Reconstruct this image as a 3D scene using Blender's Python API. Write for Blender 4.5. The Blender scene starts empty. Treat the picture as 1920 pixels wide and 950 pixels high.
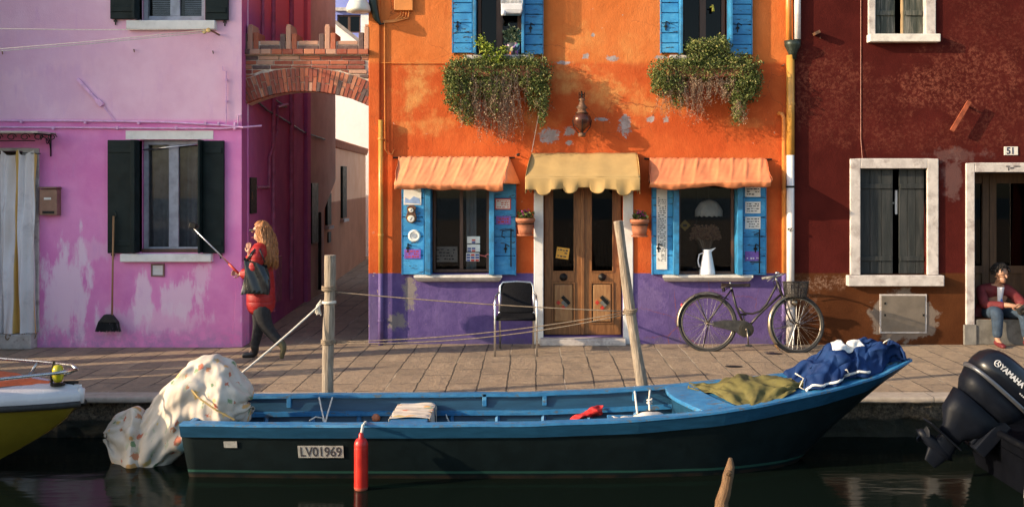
import bpy, bmesh, math, random
import numpy as np
from mathutils import Vector, Matrix, noise as mnoise
random.seed(7)
R = math.radians
scene = bpy.context.scene
COL = scene.collection
# ---------------------------------------------------------------- measuring: metres from the survey of the photo
CY, CZ, F, CX, HY = -12.5, 2.03, 1875.0, 1005.0, 340.0
def W(px, py, y):
    D = y - CY
    return Vector(((px - CX) * D / F, y, CZ - (py - HY) * D / F))
def wx(px, y): return (px - CX) * (y - CY) / F
def wz(py, y): return CZ - (py - HY) * (y - CY) / F
YP, YO, YR = -0.25, 0.0, -0.05          # facade planes: pink, orange, red
WATER = -0.38
# ---------------------------------------------------------------- mesh builder
class MB:
    def __init__(s, M=None): s.v = []; s.f = []; s.mi = []; s.M = M; s.cur = 0
    def add(s, vs, fs):
        o = len(s.v)
        for v in vs:
            v = Vector(v)
            s.v.append(s.M @ v if s.M else v)
        for f in fs: s.f.append(tuple(i + o for i in f)); s.mi.append(s.cur)
    def box(s, x0, x1, y0, y1, z0, z1):
        s.add([(x0,y0,z0),(x1,y0,z0),(x1,y1,z0),(x0,y1,z0),(x0,y0,z1),(x1,y0,z1),(x1,y1,z1),(x0,y1,z1)],
              [(0,3,2,1),(4,5,6,7),(0,1,5,4),(1,2,6,5),(2,3,7,6),(3,0,4,7)])
        return s
    def obox(s, c, size, rot=None):
        c = Vector(c); h = Vector(size) / 2; m = rot or Matrix.Identity(3)
        vs = [c + m @ Vector((sx*h.x, sy*h.y, sz*h.z)) for sz in (-1,1) for sx, sy in ((-1,-1),(1,-1),(1,1),(-1,1))]
        s.add(vs, [(0,3,2,1),(4,5,6,7),(0,1,5,4),(1,2,6,5),(2,3,7,6),(3,0,4,7)]); return s
    def tube(s, path, r, n=8, caps=True, flat=1.0):
        P = [Vector(p) for p in path]; k = len(P)
        rs = r if isinstance(r, (list, tuple)) else [r] * k
        up = None; rings = []
        for i in range(k):
            t = (P[min(i+1,k-1)] - P[max(i-1,0)])
            if t.length < 1e-9: t = Vector((0,0,1))
            t.normalize()
            if up is None:
                up = Vector((0,0,1)) if abs(t.z) < .9 else Vector((0,1,0))
            a = t.cross(up)
            if a.length < 1e-6: a = t.cross(Vector((1,0,0)))
            a.normalize(); b = a.cross(t).normalized(); up = b
            rings.append([P[i] + (a*math.cos(2*math.pi*j/n) + b*math.sin(2*math.pi*j/n)*flat) * rs[i] for j in range(n)])
        vs = [v for rg in rings for v in rg]; fs = []
        for i in range(k-1):
            for j in range(n): fs.append((i*n+j, i*n+(j+1)%n, (i+1)*n+(j+1)%n, (i+1)*n+j))
        if caps: fs.append(tuple(range(n-1,-1,-1))); fs.append(tuple((k-1)*n+j for j in range(n)))
        s.add(vs, fs); return s
    def lathe(s, prof, c=(0,0,0), n=16, sx=1, sy=1, rot=None):
        c = Vector(c); vs = []; fs = []; k = len(prof)
        for (r, z) in prof:
            for j in range(n):
                a = 2*math.pi*j/n; p = Vector((r*sx*math.cos(a), r*sy*math.sin(a), z))
                vs.append(c + (rot @ p if rot else p))
        for i in range(k-1):
            for j in range(n): fs.append((i*n+j, i*n+(j+1)%n, (i+1)*n+(j+1)%n, (i+1)*n+j))
        fs.append(tuple(range(n-1,-1,-1))); fs.append(tuple((k-1)*n+j for j in range(n)))
        s.add(vs, fs); return s
    def prism(s, poly, y0, y1):             # poly of (x,z), extruded along y
        n = len(poly)
        s.add([(x,y0,z) for x,z in poly] + [(x,y1,z) for x,z in poly],
              [tuple(range(n)), tuple(range(2*n-1,n-1,-1))] + [(i,i+n,(i+1)%n+n,(i+1)%n) for i in range(n)]); return s
    def grid(s, fn, nu, nv, closeu=False):
        vs = [fn(i/(nu if closeu else nu-1), j/(nv-1)) for i in range(nu) for j in range(nv)]
        fs = []
        for i in range(nu if closeu else nu-1):
            for j in range(nv-1):
                a = i*nv+j; b = ((i+1)%nu)*nv+j
                fs.append((a, b, b+1, a+1))
        s.add(vs, fs); return s
    def wall(s, x0, x1, z0, z1, y, holes, depth):
        xs = sorted({x0,x1} | {h[0] for h in holes} | {h[1] for h in holes}); zs = sorted({z0,z1} | {h[2] for h in holes} | {h[3] for h in holes})
        inh = lambda x, z: any(h[0] < x < h[1] and h[2] < z < h[3] for h in holes)
        for i in range(len(xs)-1):
            for j in range(len(zs)-1):
                if inh((xs[i]+xs[i+1])/2, (zs[j]+zs[j+1])/2): continue
                s.add([(xs[i],y,zs[j]),(xs[i+1],y,zs[j]),(xs[i+1],y,zs[j+1]),(xs[i],y,zs[j+1])], [(0,1,2,3)])
                s.add([(xs[i],y+depth,zs[j]),(xs[i+1],y+depth,zs[j]),(xs[i+1],y+depth,zs[j+1]),(xs[i],y+depth,zs[j+1])], [(3,2,1,0)])
        for h in holes:
            a,b,c,d = h; e = y+depth
            s.add([(a,y,c),(b,y,c),(b,e,c),(a,e,c)], [(0,1,2,3)]); s.add([(a,y,d),(b,y,d),(b,e,d),(a,e,d)], [(3,2,1,0)])
            s.add([(a,y,c),(a,e,c),(a,e,d),(a,y,d)], [(0,1,2,3)]); s.add([(b,y,c),(b,e,c),(b,e,d),(b,y,d)], [(3,2,1,0)])
        return s
    def build(s, name, mat, parent=None, smooth=False, bevel=0, seg=2, sub=0, solid=0, loc=None, merge=True):
        if parent is not None: off = wloc(parent)
        else: off = Vector(loc) if loc is not None else Vector((0,0,0))
        me = bpy.data.meshes.new(name)
        me.from_pydata([tuple(v - off) for v in s.v], [], s.f)
        mats = mat if isinstance(mat, (list, tuple)) else [mat]
        for m in mats: me.materials.append(m)
        if len(mats) > 1: me.polygons.foreach_set('material_index', s.mi)
        bm = bmesh.new(); bm.from_mesh(me)
        if merge: bmesh.ops.remove_doubles(bm, verts=bm.verts, dist=1e-5)
        bmesh.ops.recalc_face_normals(bm, faces=bm.faces)
        if smooth:
            for f in bm.faces: f.smooth = True
        bm.to_mesh(me); bm.free()
        o = bpy.data.objects.new(name, me); COL.objects.link(o)
        if parent is not None: o.parent = parent
        else: o.location = off
        if sub:
            md = o.modifiers.new('sub','SUBSURF'); md.levels = sub; md.render_levels = sub
        if solid:
            md = o.modifiers.new('solid','SOLIDIFY'); md.thickness = solid; md.offset = 0
        if bevel:
            md = o.modifiers.new('bevel','BEVEL'); md.width = bevel; md.segments = seg; md.limit_method = 'ANGLE'; md.angle_limit = R(35); md.harden_normals = False
        if smooth and not sub:
            try:
                md = o.modifiers.new('wn','WEIGHTED_NORMAL') if bevel else None
            except Exception: pass
        return o
def wloc(o):
    v = Vector((0,0,0))
    while o is not None: v = v + o.location; o = o.parent
    return v
def tag(o, label=None, cat=None, group=None, kind=None):
    if label: o['label'] = label
    if cat: o['category'] = cat
    if group: o['group'] = group
    if kind: o['kind'] = kind
    return o
def thing(name, label, cat, loc=(0,0,0), group=None):
    o = bpy.data.objects.new(name, None); COL.objects.link(o); o.location = loc; o.empty_display_size = .1
    return tag(o, label, cat, group)
def dup(root, loc, label=None, rotz=None):
    r = root.copy(); COL.objects.link(r); r.location = loc
    if rotz is not None: r.rotation_euler.z = rotz
    if label: r['label'] = label
    for ch in list(root.children):
        c = ch.copy(); COL.objects.link(c); c.parent = r
        for g in list(ch.children):
            d = g.copy(); COL.objects.link(d); d.parent = c
    return r
def bake(o):
    bpy.context.view_layer.update()
    dg = bpy.context.evaluated_depsgraph_get()
    me = bpy.data.meshes.new_from_object(o.evaluated_get(dg)); o.modifiers.clear(); o.data = me
def lettering(txt, size, at, mat, parent, name='lettering', rot=None, extrude=.001, sx=1.0, bold=0.0, align='CENTER'):
    cu = bpy.data.curves.new(name, 'FONT'); cu.body = txt; cu.size = size; cu.extrude = extrude; cu.align_x = align; cu.align_y = 'CENTER'; cu.offset = bold
    t = bpy.data.objects.new(name, cu); COL.objects.link(t); bpy.context.view_layer.update()
    me = bpy.data.meshes.new_from_object(t.evaluated_get(bpy.context.evaluated_depsgraph_get()))
    bpy.data.objects.remove(t); bpy.data.curves.remove(cu)
    M = (rot or Matrix.Rotation(R(90),3,'X')).to_4x4()
    M = Matrix.Translation(Vector(at) - (wloc(parent) if parent else Vector())) @ M @ Matrix.Diagonal((sx,1,1,1))
    me.transform(M); me.materials.clear(); me.materials.append(mat)
    o = bpy.data.objects.new(name, me); COL.objects.link(o); o.parent = parent
    return o
# ---------------------------------------------------------------- node materials
class NT:
    def __init__(s, name, base=(.5,.5,.5), rough=.6, metal=0.0, spec=None):
        s.m = bpy.data.materials.new(name); s.m.use_nodes = True; t = s.t = s.m.node_tree; t.nodes.clear()
        s.out = t.nodes.new('ShaderNodeOutputMaterial'); s.b = t.nodes.new('ShaderNodeBsdfPrincipled')
        t.links.new(s.b.outputs[0], s.out.inputs[0])
        s.put(s.b.inputs['Base Color'], base); s.put(s.b.inputs['Roughness'], rough); s.put(s.b.inputs['Metallic'], metal)
        if spec is not None: s.put(s.b.inputs['Specular IOR Level'], spec)
        s._pos = s._obj = None
    def put(s, sock, v):
        if isinstance(v, bpy.types.NodeSocket): s.t.links.new(v, sock)
        else:
            if sock.type == 'RGBA': v = tuple(v)[:3] + (1,)
            sock.default_value = v
    def node(s, typ, ins=(), **props):
        n = s.t.nodes.new(typ)
        for k, v in props.items(): setattr(n, k, v)
        for k, v in (ins.items() if isinstance(ins, dict) else enumerate(ins)):
            if v is not None: s.put(n.inputs[k], v)
        return n
    @property
    def pos(s):
        if s._pos is None: s._pos = s.node('ShaderNodeNewGeometry').outputs['Position']
        return s._pos
    @property
    def obj(s):
        if s._obj is None: s._obj = s.node('ShaderNodeTexCoord').outputs['Object']
        return s._obj
    def island(s): return s.node('ShaderNodeNewGeometry').outputs['Random Per Island']
    def sep(s, v): o = s.node('ShaderNodeSeparateXYZ', [v]).outputs; return o[0], o[1], o[2]
    def comb(s, x, y, z): return s.node('ShaderNodeCombineXYZ', [x,y,z]).outputs[0]
    def ma(s, op, a, b=0.0, clamp=False): return s.node('ShaderNodeMath', [a,b], operation=op, use_clamp=clamp).outputs[0]
    def mix(s, f, a, b, blend='MIX'):
        n = s.node('ShaderNodeMix', {0:f, 6:a, 7:b}, data_type='RGBA', blend_type=blend); return n.outputs[2]
    def noise(s, scale, detail=4, rough=.55, vec=None, dist=0.0):
        return s.node('ShaderNodeTexNoise', {'Vector': vec if vec is not None else s.pos, 'Scale':scale, 'Detail':detail, 'Roughness':rough, 'Distortion':dist}).outputs[0]
    def vor(s, scale, vec=None, feature='F1', out=0): return s.node('ShaderNodeTexVoronoi', {'Vector': vec if vec is not None else s.pos, 'Scale':scale}, feature=feature).outputs[out]
    def ss(s, x, lo, hi, a=0.0, b=1.0):
        return s.node('ShaderNodeMapRange', [x,lo,hi,a,b], interpolation_type='SMOOTHSTEP').outputs[0]
    def scale(s, vec, x, y, z): return s.node('ShaderNodeMapping', {'Vector':vec, 'Scale':(x,y,z)}).outputs[0]
    def ramp(s, f, stops, interp='LINEAR'):
        n = s.node('ShaderNodeValToRGB', [f]); cr = n.color_ramp; cr.interpolation = interp
        while len(cr.elements) < len(stops): cr.elements.new(.5)
        for e, (p, c) in zip(cr.elements, stops): e.position = p; e.color = tuple(c)[:3] + (1,)
        return n.outputs[0]
    def bump(s, h, strength=.3, dist=.01, prev=None):
        n = s.node('ShaderNodeBump', {'Height':h, 'Strength':strength, 'Distance':dist})
        if prev is not None: s.put(n.inputs['Normal'], prev)
        s.put(s.b.inputs['Normal'], n.outputs[0]); return n.outputs[0]
    def base(s, c): s.put(s.b.inputs['Base Color'], c)
    def rough(s, r): s.put(s.b.inputs['Roughness'], r)
    def blotch(s, cx, cz, rx, rz, nz, amp=.9, lo=0.0, hi=.3, rot=0):
        # a stain of its own shape on an upright wall: 1 inside an uneven ellipse of metres
        x, y, z = s.xyz
        dx = s.ma('DIVIDE', s.ma('SUBTRACT', x, cx), rx); dz = s.ma('DIVIDE', s.ma('SUBTRACT', z, cz), rz)
        d = s.ma('SQRT', s.ma('ADD', s.ma('MULTIPLY', dx, dx), s.ma('MULTIPLY', dz, dz)))
        v = s.ma('SUBTRACT', s.ma('ADD', .62, s.ma('MULTIPLY', s.ma('SUBTRACT', nz, .5), amp*2.2)), s.ma('MULTIPLY', d, .62))
        return s.ss(v, lo, hi)
    @property
    def xyz(s):
        if not hasattr(s, '_xyz'): s._xyz = s.sep(s.pos)
        return s._xyz
    def zsplit(s, z, w=.004, wob=None):
        zz = s.xyz[2]
        if wob is not None: zz = s.ma('ADD', zz, s.ma('MULTIPLY', s.ma('SUBTRACT', wob, .5), .02))
        return s.ss(zz, z-w, z+w)       # 1 above
def simple(name, col, rough=.6, metal=0.0, var=.18, scale=9, bump=.0, bscale=60, dirt=None, dirtamt=.4, dscale=5, spec=None, stretch=None):
    n = NT(name, col, rough, metal, spec)
    v = n.obj
    if stretch: v = n.scale(v, *stretch)
    a = n.noise(scale, 5, .6, v)
    lo = tuple(c*(1-var) for c in col); hi = tuple(min(1,c*(1+var)) for c in col)
    c = n.mix(n.ss(a,.3,.7), lo, hi)
    if dirt:
        b = n.noise(dscale, 6, .65, v, .4)
        c = n.mix(n.ma('MULTIPLY', n.ss(b,.48,.68), dirtamt), c, dirt)
    n.base(c)
    n.rough(n.ss(n.noise(scale*2.3,3,.5,v), .2,.8, max(.02,rough*.8), min(1,rough*1.2)))
    if bump: n.bump(n.noise(bscale,4,.6,v), bump, .006)
    return n.m

# ---- walls
def plaster_base(n, rough=.85, grain=.35, gs=70, lump=.5, ls=7):
    g = n.noise(gs, 3, .6); l = n.noise(ls, 5, .6)
    b1 = n.bump(l, lump*.7, .02); n.bump(g, grain*1.3, .006, b1)
    n.rough(rough); n.b.inputs['Specular IOR Level'].default_value=.12
def m_pink():
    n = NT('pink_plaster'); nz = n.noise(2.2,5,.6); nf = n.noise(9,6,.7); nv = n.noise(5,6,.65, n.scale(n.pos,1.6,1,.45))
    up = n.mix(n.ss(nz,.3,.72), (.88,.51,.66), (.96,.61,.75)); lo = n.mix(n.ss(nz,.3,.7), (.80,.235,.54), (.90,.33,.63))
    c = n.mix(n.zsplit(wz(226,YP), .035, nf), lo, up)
    for (px,py,rx,rz,st) in ((122,552,.42,.62,.85),(268,560,.13,.46,.8),(342,560,.34,.26,.75),(378,520,.13,.22,.6),(180,470,.5,.16,.3),(60,100,.9,.35,.2),(100,160,.55,.3,.25),(300,600,.9,.22,.45)):
        p = W(px,py,YP); b = n.blotch(p.x,p.z,rx,rz,nv)
        c = n.mix(n.ma('MULTIPLY', b, st), c, (.94,.70,.81) if py>300 else (.76,.42,.66))
    z = n.xyz[2]
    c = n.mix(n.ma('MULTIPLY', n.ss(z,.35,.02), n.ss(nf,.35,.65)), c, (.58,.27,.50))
    c = n.mix(n.ma('MULTIPLY', n.ss(n.noise(3.2,7,.7,n.scale(n.pos,2.2,1,.5)),.55,.75),.35), c, (.72,.34,.64))
    n.base(c); plaster_base(n,.85,.3,80,.45,5); return n.m
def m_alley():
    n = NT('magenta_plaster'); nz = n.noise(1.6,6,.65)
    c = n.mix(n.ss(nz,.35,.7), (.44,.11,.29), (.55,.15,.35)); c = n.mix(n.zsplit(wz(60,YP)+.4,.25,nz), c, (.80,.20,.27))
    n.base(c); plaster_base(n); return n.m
def m_orange():
    n = NT('orange_plaster'); nz = n.noise(1.7,6,.62); nf = n.noise(8,6,.68); nv = n.noise(4.5,7,.7)
    top = n.mix(n.ss(nz,.3,.7), (.60,.155,.036), (.68,.20,.054)); mid = n.mix(n.ss(nz,.35,.65), (.50,.085,.021), (.61,.13,.034))
    c = n.mix(n.zsplit(wz(118,0), .03, nf), mid, top)
    for (px,py,rx,rz,st) in ((778,170,.28,.42,.75),(800,235,.45,.2,.55),(790,125,.3,.12,.4),(1130,170,.35,.3,.7),(1060,145,.4,.25,.6),(1195,200,.25,.3,.6),(1090,75,.4,.3,.4),(1000,225,.3,.25,.4),(1250,195,.4,.18,.5),(1180,95,.3,.25,.35),(1400,230,.4,.1,.3)):
        p = W(px,py,0); b = n.ma('MULTIPLY', n.blotch(p.x,p.z,rx,rz,nv,.9,0,.55), n.ss(nf,.32,.62,.35,1.0))
        c = n.mix(n.ma('MULTIPLY', b, st), c, (.70,.35,.11))
    for (px,py,rx,rz) in ((1098,105,.05,.045),(1056,118,.11,.03),(1148,110,.09,.04),(1112,66,.03,.03),(1030,255,.15,.11),(1068,247,.08,.07),(1067,268,.05,.04),(1172,235,.09,.16),(1128,224,.09,.03),(1220,224,.07,.045),(1248,225,.045,.045),(1240,108,.1,.03)):
        p = W(px,py,0); b = n.blotch(p.x,p.z,rx,rz,n.noise(22,5,.7), .7, .05,.22)
        c = n.mix(n.ma('MULTIPLY',b,.95), c, n.mix(n.ss(nf,.4,.6),(.30,.26,.25),(.42,.38,.38)))
    pur = n.mix(n.ss(nv,.35,.7), (.105,.07,.21), (.155,.105,.27))
    for (px,py,rx,rz,st,col) in ((768,545,.10,.26,.9,(.27,.235,.20)),(745,602,.16,.13,.85,(.27,.235,.20)),(1215,560,.25,.2,.3,(.24,.17,.32)),(850,640,1.5,.07,.5,(.11,.09,.15)),(1330,640,1.0,.09,.5,(.12,.1,.15)),(700,600,.1,.5,.4,(.18,.14,.24))):
        p = W(px,py,0); b = n.blotch(p.x,p.z,rx,rz,n.noise(12,7,.72)); pur = n.mix(n.ma('MULTIPLY',b,st), pur, col)
    pm = n.zsplit(wz(512,0), .006, nf)
    c = n.mix(pm, pur, c)
    chip = n.ma('MULTIPLY', n.ss(n.noise(15,6,.7), .655,.67), n.ss(n.noise(1.3,3,.5), .45,.6))
    c = n.mix(chip, c, n.mix(n.ss(nf,.4,.6), (.42,.33,.27), (.62,.45,.30)))
    drip = n.ma('MULTIPLY', n.ss(n.noise(2.2,6,.7,n.scale(n.pos,5,1,.35)), .52,.72), .38); c = n.mix(drip, c, n.mix(pm,(.09,.07,.15),(.40,.07,.02)))
    crk = n.ma('MULTIPLY', n.ss(n.vor(1.7,n.comb(n.ma('ADD',n.xyz[0],n.ma('MULTIPLY',nf,.12)),0.0,n.ma('ADD',n.xyz[2],n.ma('MULTIPLY',nv,.2))),'DISTANCE_TO_EDGE'), .006,.002), n.ss(n.noise(.9,2,.5),.52,.6)); c = n.mix(n.ma('MULTIPLY',crk,.7), c, (.26,.07,.03))
    n.base(c); plaster_base(n,.88,.55,55,.8,6)
    return n.m
def m_red():
    n = NT('maroon_plaster'); nz = n.noise(2,6,.65); nv = n.noise(5,8,.75); sp = n.noise(26,9,.82)
    c = n.mix(n.ss(nz,.3,.7), (.054,.0062,.0046), (.080,.0105,.0078))
    w = n.ma('MULTIPLY', n.ss(sp,.46,.60), 1.0)
    for (px,py,rx,rz,st) in ((1800,150,.85,.5,.9),(1560,140,.7,.35,.5),(1740,175,.45,.35,.75),(1600,200,.9,.6,.4),(1850,60,.6,.6,.35),(1760,260,1.2,.3,.4),(1880,200,.4,.5,.45),(1500,160,.15,.6,.45)):
        p = W(px,py,YR); b = n.blotch(p.x,p.z,rx,rz,nv)
        c = n.mix(n.ma('MULTIPLY', n.ma('MULTIPLY',b,w), st*.62), c, (.25,.075,.045))
    for (px,py,rx,rz,st) in ((1785,330,.14,.32,.32),(1790,290,.5,.10,.25)):
        p = W(px,py,YR); b = n.blotch(p.x,p.z,rx,rz,nv); c = n.mix(n.ma('MULTIPLY',b,st), c, (.22,.15,.14))
    br = n.mix(n.ss(nz,.3,.7), (.066,.020,.006), (.098,.032,.010))
    for (px,py,rx,rz,st) in ((1560,530,.5,.1,.6),(1500,560,.3,.4,.3)):
        p = W(px,py,YR); b = n.blotch(p.x,p.z,rx,rz,nv); br = n.mix(n.ma('MULTIPLY', n.ma('MULTIPLY',b,w),st), br, (.36,.22,.15))
    p = W(1694,594,YR); b = n.blotch(p.x,p.z,.45,.36,n.noise(6,5,.6),.35,.02,.1)
    br = n.mix(n.ma('MULTIPLY',b,.92), br, n.mix(nv,(.12,.09,.07),(.25,.205,.165)))
    c = n.mix(n.zsplit(wz(512,YR), .012, nv), br, c)
    n.base(c); plaster_base(n,.86,.4,60,.6,5); return n.m
def m_plain_plaster(name, a, b, split=None, low=None):
    n = NT(name); nz = n.noise(1.8,6,.65); c = n.mix(n.ss(nz,.3,.7), a, b)
    if split is not None: c = n.mix(n.zsplit(split,.02,nz), n.mix(n.ss(nz,.3,.7), tuple(x*.8 for x in low), low), c)
    n.base(c); plaster_base(n); return n.m
def m_brick():
    n = NT('old_brick'); r = n.island()
    c = n.ramp(r, [(0,(.34,.08,.045)),(.3,(.46,.13,.065)),(.5,(.27,.065,.04)),(.68,(.52,.20,.11)),(.82,(.14,.085,.075)),(.92,(.56,.30,.20)),(1,(.40,.10,.05))], 'CONSTANT')
    nf = n.noise(26,6,.7); c = n.mix(n.ma('MULTIPLY',n.ss(nf,.45,.8),.6), c, n.mix(.5,c,(.52,.38,.30))); n.base(c); n.rough(.9)
    n.bump(n.noise(60,4,.65), .5, .008); return n.m
def m_paving():
    n = NT('trachyte_paving'); x,y,z = n.xyz
    w = n.noise(1.1,3,.5); wx_ = n.ma('ADD', x, n.ma('MULTIPLY', n.ma('ADD', n.ma('SUBTRACT', n.noise(.9,2,.5),.5), n.ma('MULTIPLY', n.ma('SUBTRACT', n.noise(7,4,.6),.5), .45)), .06))
    v = n.comb(n.ma('ADD', y, n.ma('MULTIPLY', n.noise(.7,2,.5),.25)), wx_, 0.0)                # courses run away from the canal
    bt = n.node('ShaderNodeTexBrick', {'Vector':v,'Color1':(.41,.295,.19,1),'Color2':(.26,.19,.125,1),'Mortar':(.10,.085,.07,1),'Scale':1.0,'Mortar Size':.009,'Mortar Smooth':.4,'Bias':.1,'Brick Width':.78,'Row Height':.295}, offset=.42, offset_frequency=2)
    nf = n.noise(14,7,.7); nl = n.noise(2.4,6,.65); st = n.noise(7,6,.7,n.scale(n.pos,1.0,.35,1))
    c = n.mix(n.ss(nl,.3,.72), bt.outputs[0], (.37,.265,.17)); c = n.mix(n.ma('MULTIPLY',n.ss(nf,.42,.72),.7), c, (.17,.13,.10)); c = n.mix(n.ma('MULTIPLY',n.ss(st,.52,.7),.5), c, (.50,.37,.245))
    c = n.mix(n.ma('MULTIPLY',n.ss(n.noise(1.7,7,.75),.54,.66),.55), c, (.17,.125,.085)); c = n.mix(n.ma('MULTIPLY', bt.outputs[1], n.ss(n.noise(2.6,5,.7),.25,.5)), c, n.mix(n.ss(n.noise(.8,3,.5),.5,.62),(.075,.058,.042),(.50,.40,.29))); n.base(c); n.rough(.8)
    h = n.ma('SUBTRACT', n.ma('MULTIPLY', n.noise(30,6,.7), .5), n.ma('MULTIPLY', bt.outputs[1], 1.6))
    h = n.ma('ADD', h, n.ma('MULTIPLY', n.noise(3.5,4,.6), .9)); n.bump(h, 1.0, .028); return n.m
def m_kerb():
    n = NT('istrian_stone'); x,y,z = n.xyz
    j = n.ss(n.ma('ABSOLUTE', n.ma('SUBTRACT', n.ma('FRACT', n.ma('ADD', n.ma('MULTIPLY',x,.72),.31)), .5)),   .4955,.4995)
    nf = n.noise(9,7,.7); c = n.mix(n.ss(nf,.3,.7), (.35,.285,.22), (.47,.39,.31)); c = n.mix(n.ma('MULTIPLY',n.ss(n.noise(4,6,.7),.5,.7),.5), c, (.26,.23,.2))
    n.base(n.mix(j, c, (.08,.07,.06))); n.rough(.75); n.bump(n.ma('SUBTRACT',n.noise(25,6,.7),j), .5, .012); return n.m
def m_quay():
    n = NT('wet_quay_stone'); nf = n.noise(30,7,.8); nl = n.noise(3,5,.6); z = n.xyz[2]
    c = n.mix(n.ss(nf,.35,.7), (.045,.035,.022), (.34,.25,.15)); c = n.mix(n.ss(n.ma('ADD',z,n.ma('MULTIPLY',nl,.05)),-.17,-.21), c, n.mix(nf,(.012,.016,.008),(.03,.034,.018)))
    n.base(c); n.rough(n.ss(z,-.3,-.2,.35,.8)); n.bump(n.ma('ADD',nf,n.ma('MULTIPLY',n.vor(14),.6)), 1.0, .05); return n.m
def m_water():
    n = NT('canal_water', (.004,.007,.005), .10); n.b.inputs['IOR'].default_value = 1.13
    v = n.scale(n.pos, .55,1.6,1); h = n.ma('ADD', n.noise(2.2,3,.5,v), n.ma('MULTIPLY', n.noise(9,2,.5,v),.2)); n.bump(h, .12, .05); return n.m
def m_glass(name, tint=(.55,.58,.6), refl=.9):
    n = NT(name); t = n.t; n.t.nodes.remove(n.b)
    tr = n.node('ShaderNodeBsdfTransparent', [tint+(1,)]); gl = n.node('ShaderNodeBsdfGlossy', {'Color':(refl,refl,refl,1),'Roughness':.02})
    fr = n.node('ShaderNodeFresnel', {'IOR':1.32}); mx = n.node('ShaderNodeMixShader'); n.put(mx.inputs[0], fr.outputs[0])
    t.links.new(tr.outputs[0], mx.inputs[1]); t.links.new(gl.outputs[0], mx.inputs[2]); t.links.new(mx.outputs[0], n.out.inputs[0]); return n.m
def m_wood(name, a, b, scale=(14,14,1.2), rough=.6, bump=.35, grey=None):
    n = NT(name); v = n.scale(n.obj, *scale); g = n.noise(3,7,.65,v,.8); c = n.mix(n.ss(g,.3,.7), a, b)
    if grey: c = n.mix(n.ma('MULTIPLY', n.ss(n.noise(1.5,6,.7,v),.45,.7),.8), c, grey)
    n.base(c); n.rough(rough); n.bump(g, bump, .008); return n.m
def m_blue_shutter():
    n = NT('weathered_blue_paint'); v = n.scale(n.obj, 2.2,2.2,14); g = n.noise(2.2,8,.75,v,.6); f = n.noise(5,6,.7)
    c = n.mix(n.ss(f,.3,.7), (.022,.20,.46), (.055,.345,.64)); c = n.mix(n.ma('MULTIPLY',n.ss(f,.55,.75),.4), c, (.22,.50,.70))
    c = n.mix(n.ss(g,.575,.60), c, (.025,.035,.045)); n.base(c); n.rough(.55); n.bump(g, .35, .01); return n.m
def m_floral():
    n = NT('floral_sheet'); v = n.obj
    uv = n.node('ShaderNodeUVMap').outputs[0]
    d = n.vor(1.0, n.scale(uv,11,11,1)); cc = n.vor(1.0, n.scale(uv,11,11,1), out=1)
    wob = n.noise(40,3,.6,uv); m = n.ss(n.ma('ADD', n.ma('SUBTRACT', d, n.ma('MULTIPLY', n.ma('SUBTRACT', n.sep(cc)[1], .5), .22)), n.ma('MULTIPLY', n.ma('SUBTRACT',wob,.5), .75)), .30,.22)
    fl = n.ramp(n.sep(cc)[0], [(0,(.52,.16,.09)),(.25,(.64,.34,.12)),(.45,(.15,.24,.12)),(.62,(.48,.20,.10)),(.8,(.66,.46,.18)),(1,(.20,.25,.12))], 'CONSTANT')
    st = n.ss(n.noise(16,2,.5,uv), .56,.6); base = n.mix(n.ss(n.noise(5,5,.6,uv),.35,.7), (.56,.47,.38), (.64,.56,.47))
    c = n.mix(m, base, fl); c = n.mix(n.ma('MULTIPLY',n.ma('MULTIPLY',st, n.ss(d,.5,.35)),.45), c, (.30,.36,.20)); n.base(c); n.rough(.8); n.bump(n.noise(120,2,.5,uv),.1,.002); return n.m
def m_cloth(name, col, var=.15, rough=.85, sheen=0):
    return simple(name, col, rough, 0, var, 6, .12, 90)
def m_leaf(name, stops, trans=.25):
    n = NT(name); r = n.island(); n.base(n.ramp(r, stops)); n.rough(.55)
    n.b.inputs['Specular IOR Level'].default_value = .3
    return n.m
def m_rust_metal(): return simple('rusty_iron', (.16,.085,.05), .7, .3, .4, 18, .3, 50, (.32,.13,.05), .6)
M = {}
M['pink'] = m_pink(); M['alley'] = m_alley(); M['orange'] = m_orange(); M['red'] = m_red(); M['brick'] = m_brick()
M['taupe'] = m_plain_plaster('taupe_plaster', (.44,.32,.26), (.56,.42,.34)); M['peach'] = m_plain_plaster('peach_plaster', (.86,.47,.29), (.94,.58,.38), 1.62, (.50,.23,.14))
M['whiteplaster'] = m_plain_plaster('white_plaster', (.88,.88,.88), (.92,.92,.91)); M['blueplaster'] = m_plain_plaster('blue_plaster', (.22,.26,.62), (.30,.34,.70))
M['opp'] = m_plain_plaster('ochre_plaster', (.40,.28,.18), (.5,.36,.24))
M['mortar'] = simple('lime_mortar', (.66,.54,.43), .95, 0, .25, 20, .5, 60)
M['paving'] = m_paving(); M['kerb'] = m_kerb(); M['quay'] = m_quay(); M['water'] = m_water()
M['stone'] = simple('white_stone', (.74,.69,.61), .75, 0, .12, 8, .25, 40, (.36,.33,.30), .5, 6)
M['oldstone'] = simple('weathered_white_stone', (.54,.49,.45), .8, 0, .15, 8, .35, 30, (.30,.24,.22), .75, 7)
M['whitepaint'] = simple('white_paint', (.78,.76,.72), .5, 0, .06, 6, .1, 40, (.5,.46,.42), .35, 7)
M['greenshut'] = simple('dark_green_paint', (.006,.014,.014), .5, 0, .25, 5, .12, 30, (.012,.02,.02), .4, 5, .2)
M['greyshut'] = m_wood('weathered_grey_green_wood', (.010,.013,.013), (.022,.026,.025), (9,9,1.0), .75, .5, (.045,.045,.042))
M['upshut'] = m_wood('peeling_green_wood', (.028,.038,.03), (.07,.075,.06), (9,9,1.0), .8, .5, (.26,.24,.20))
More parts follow.
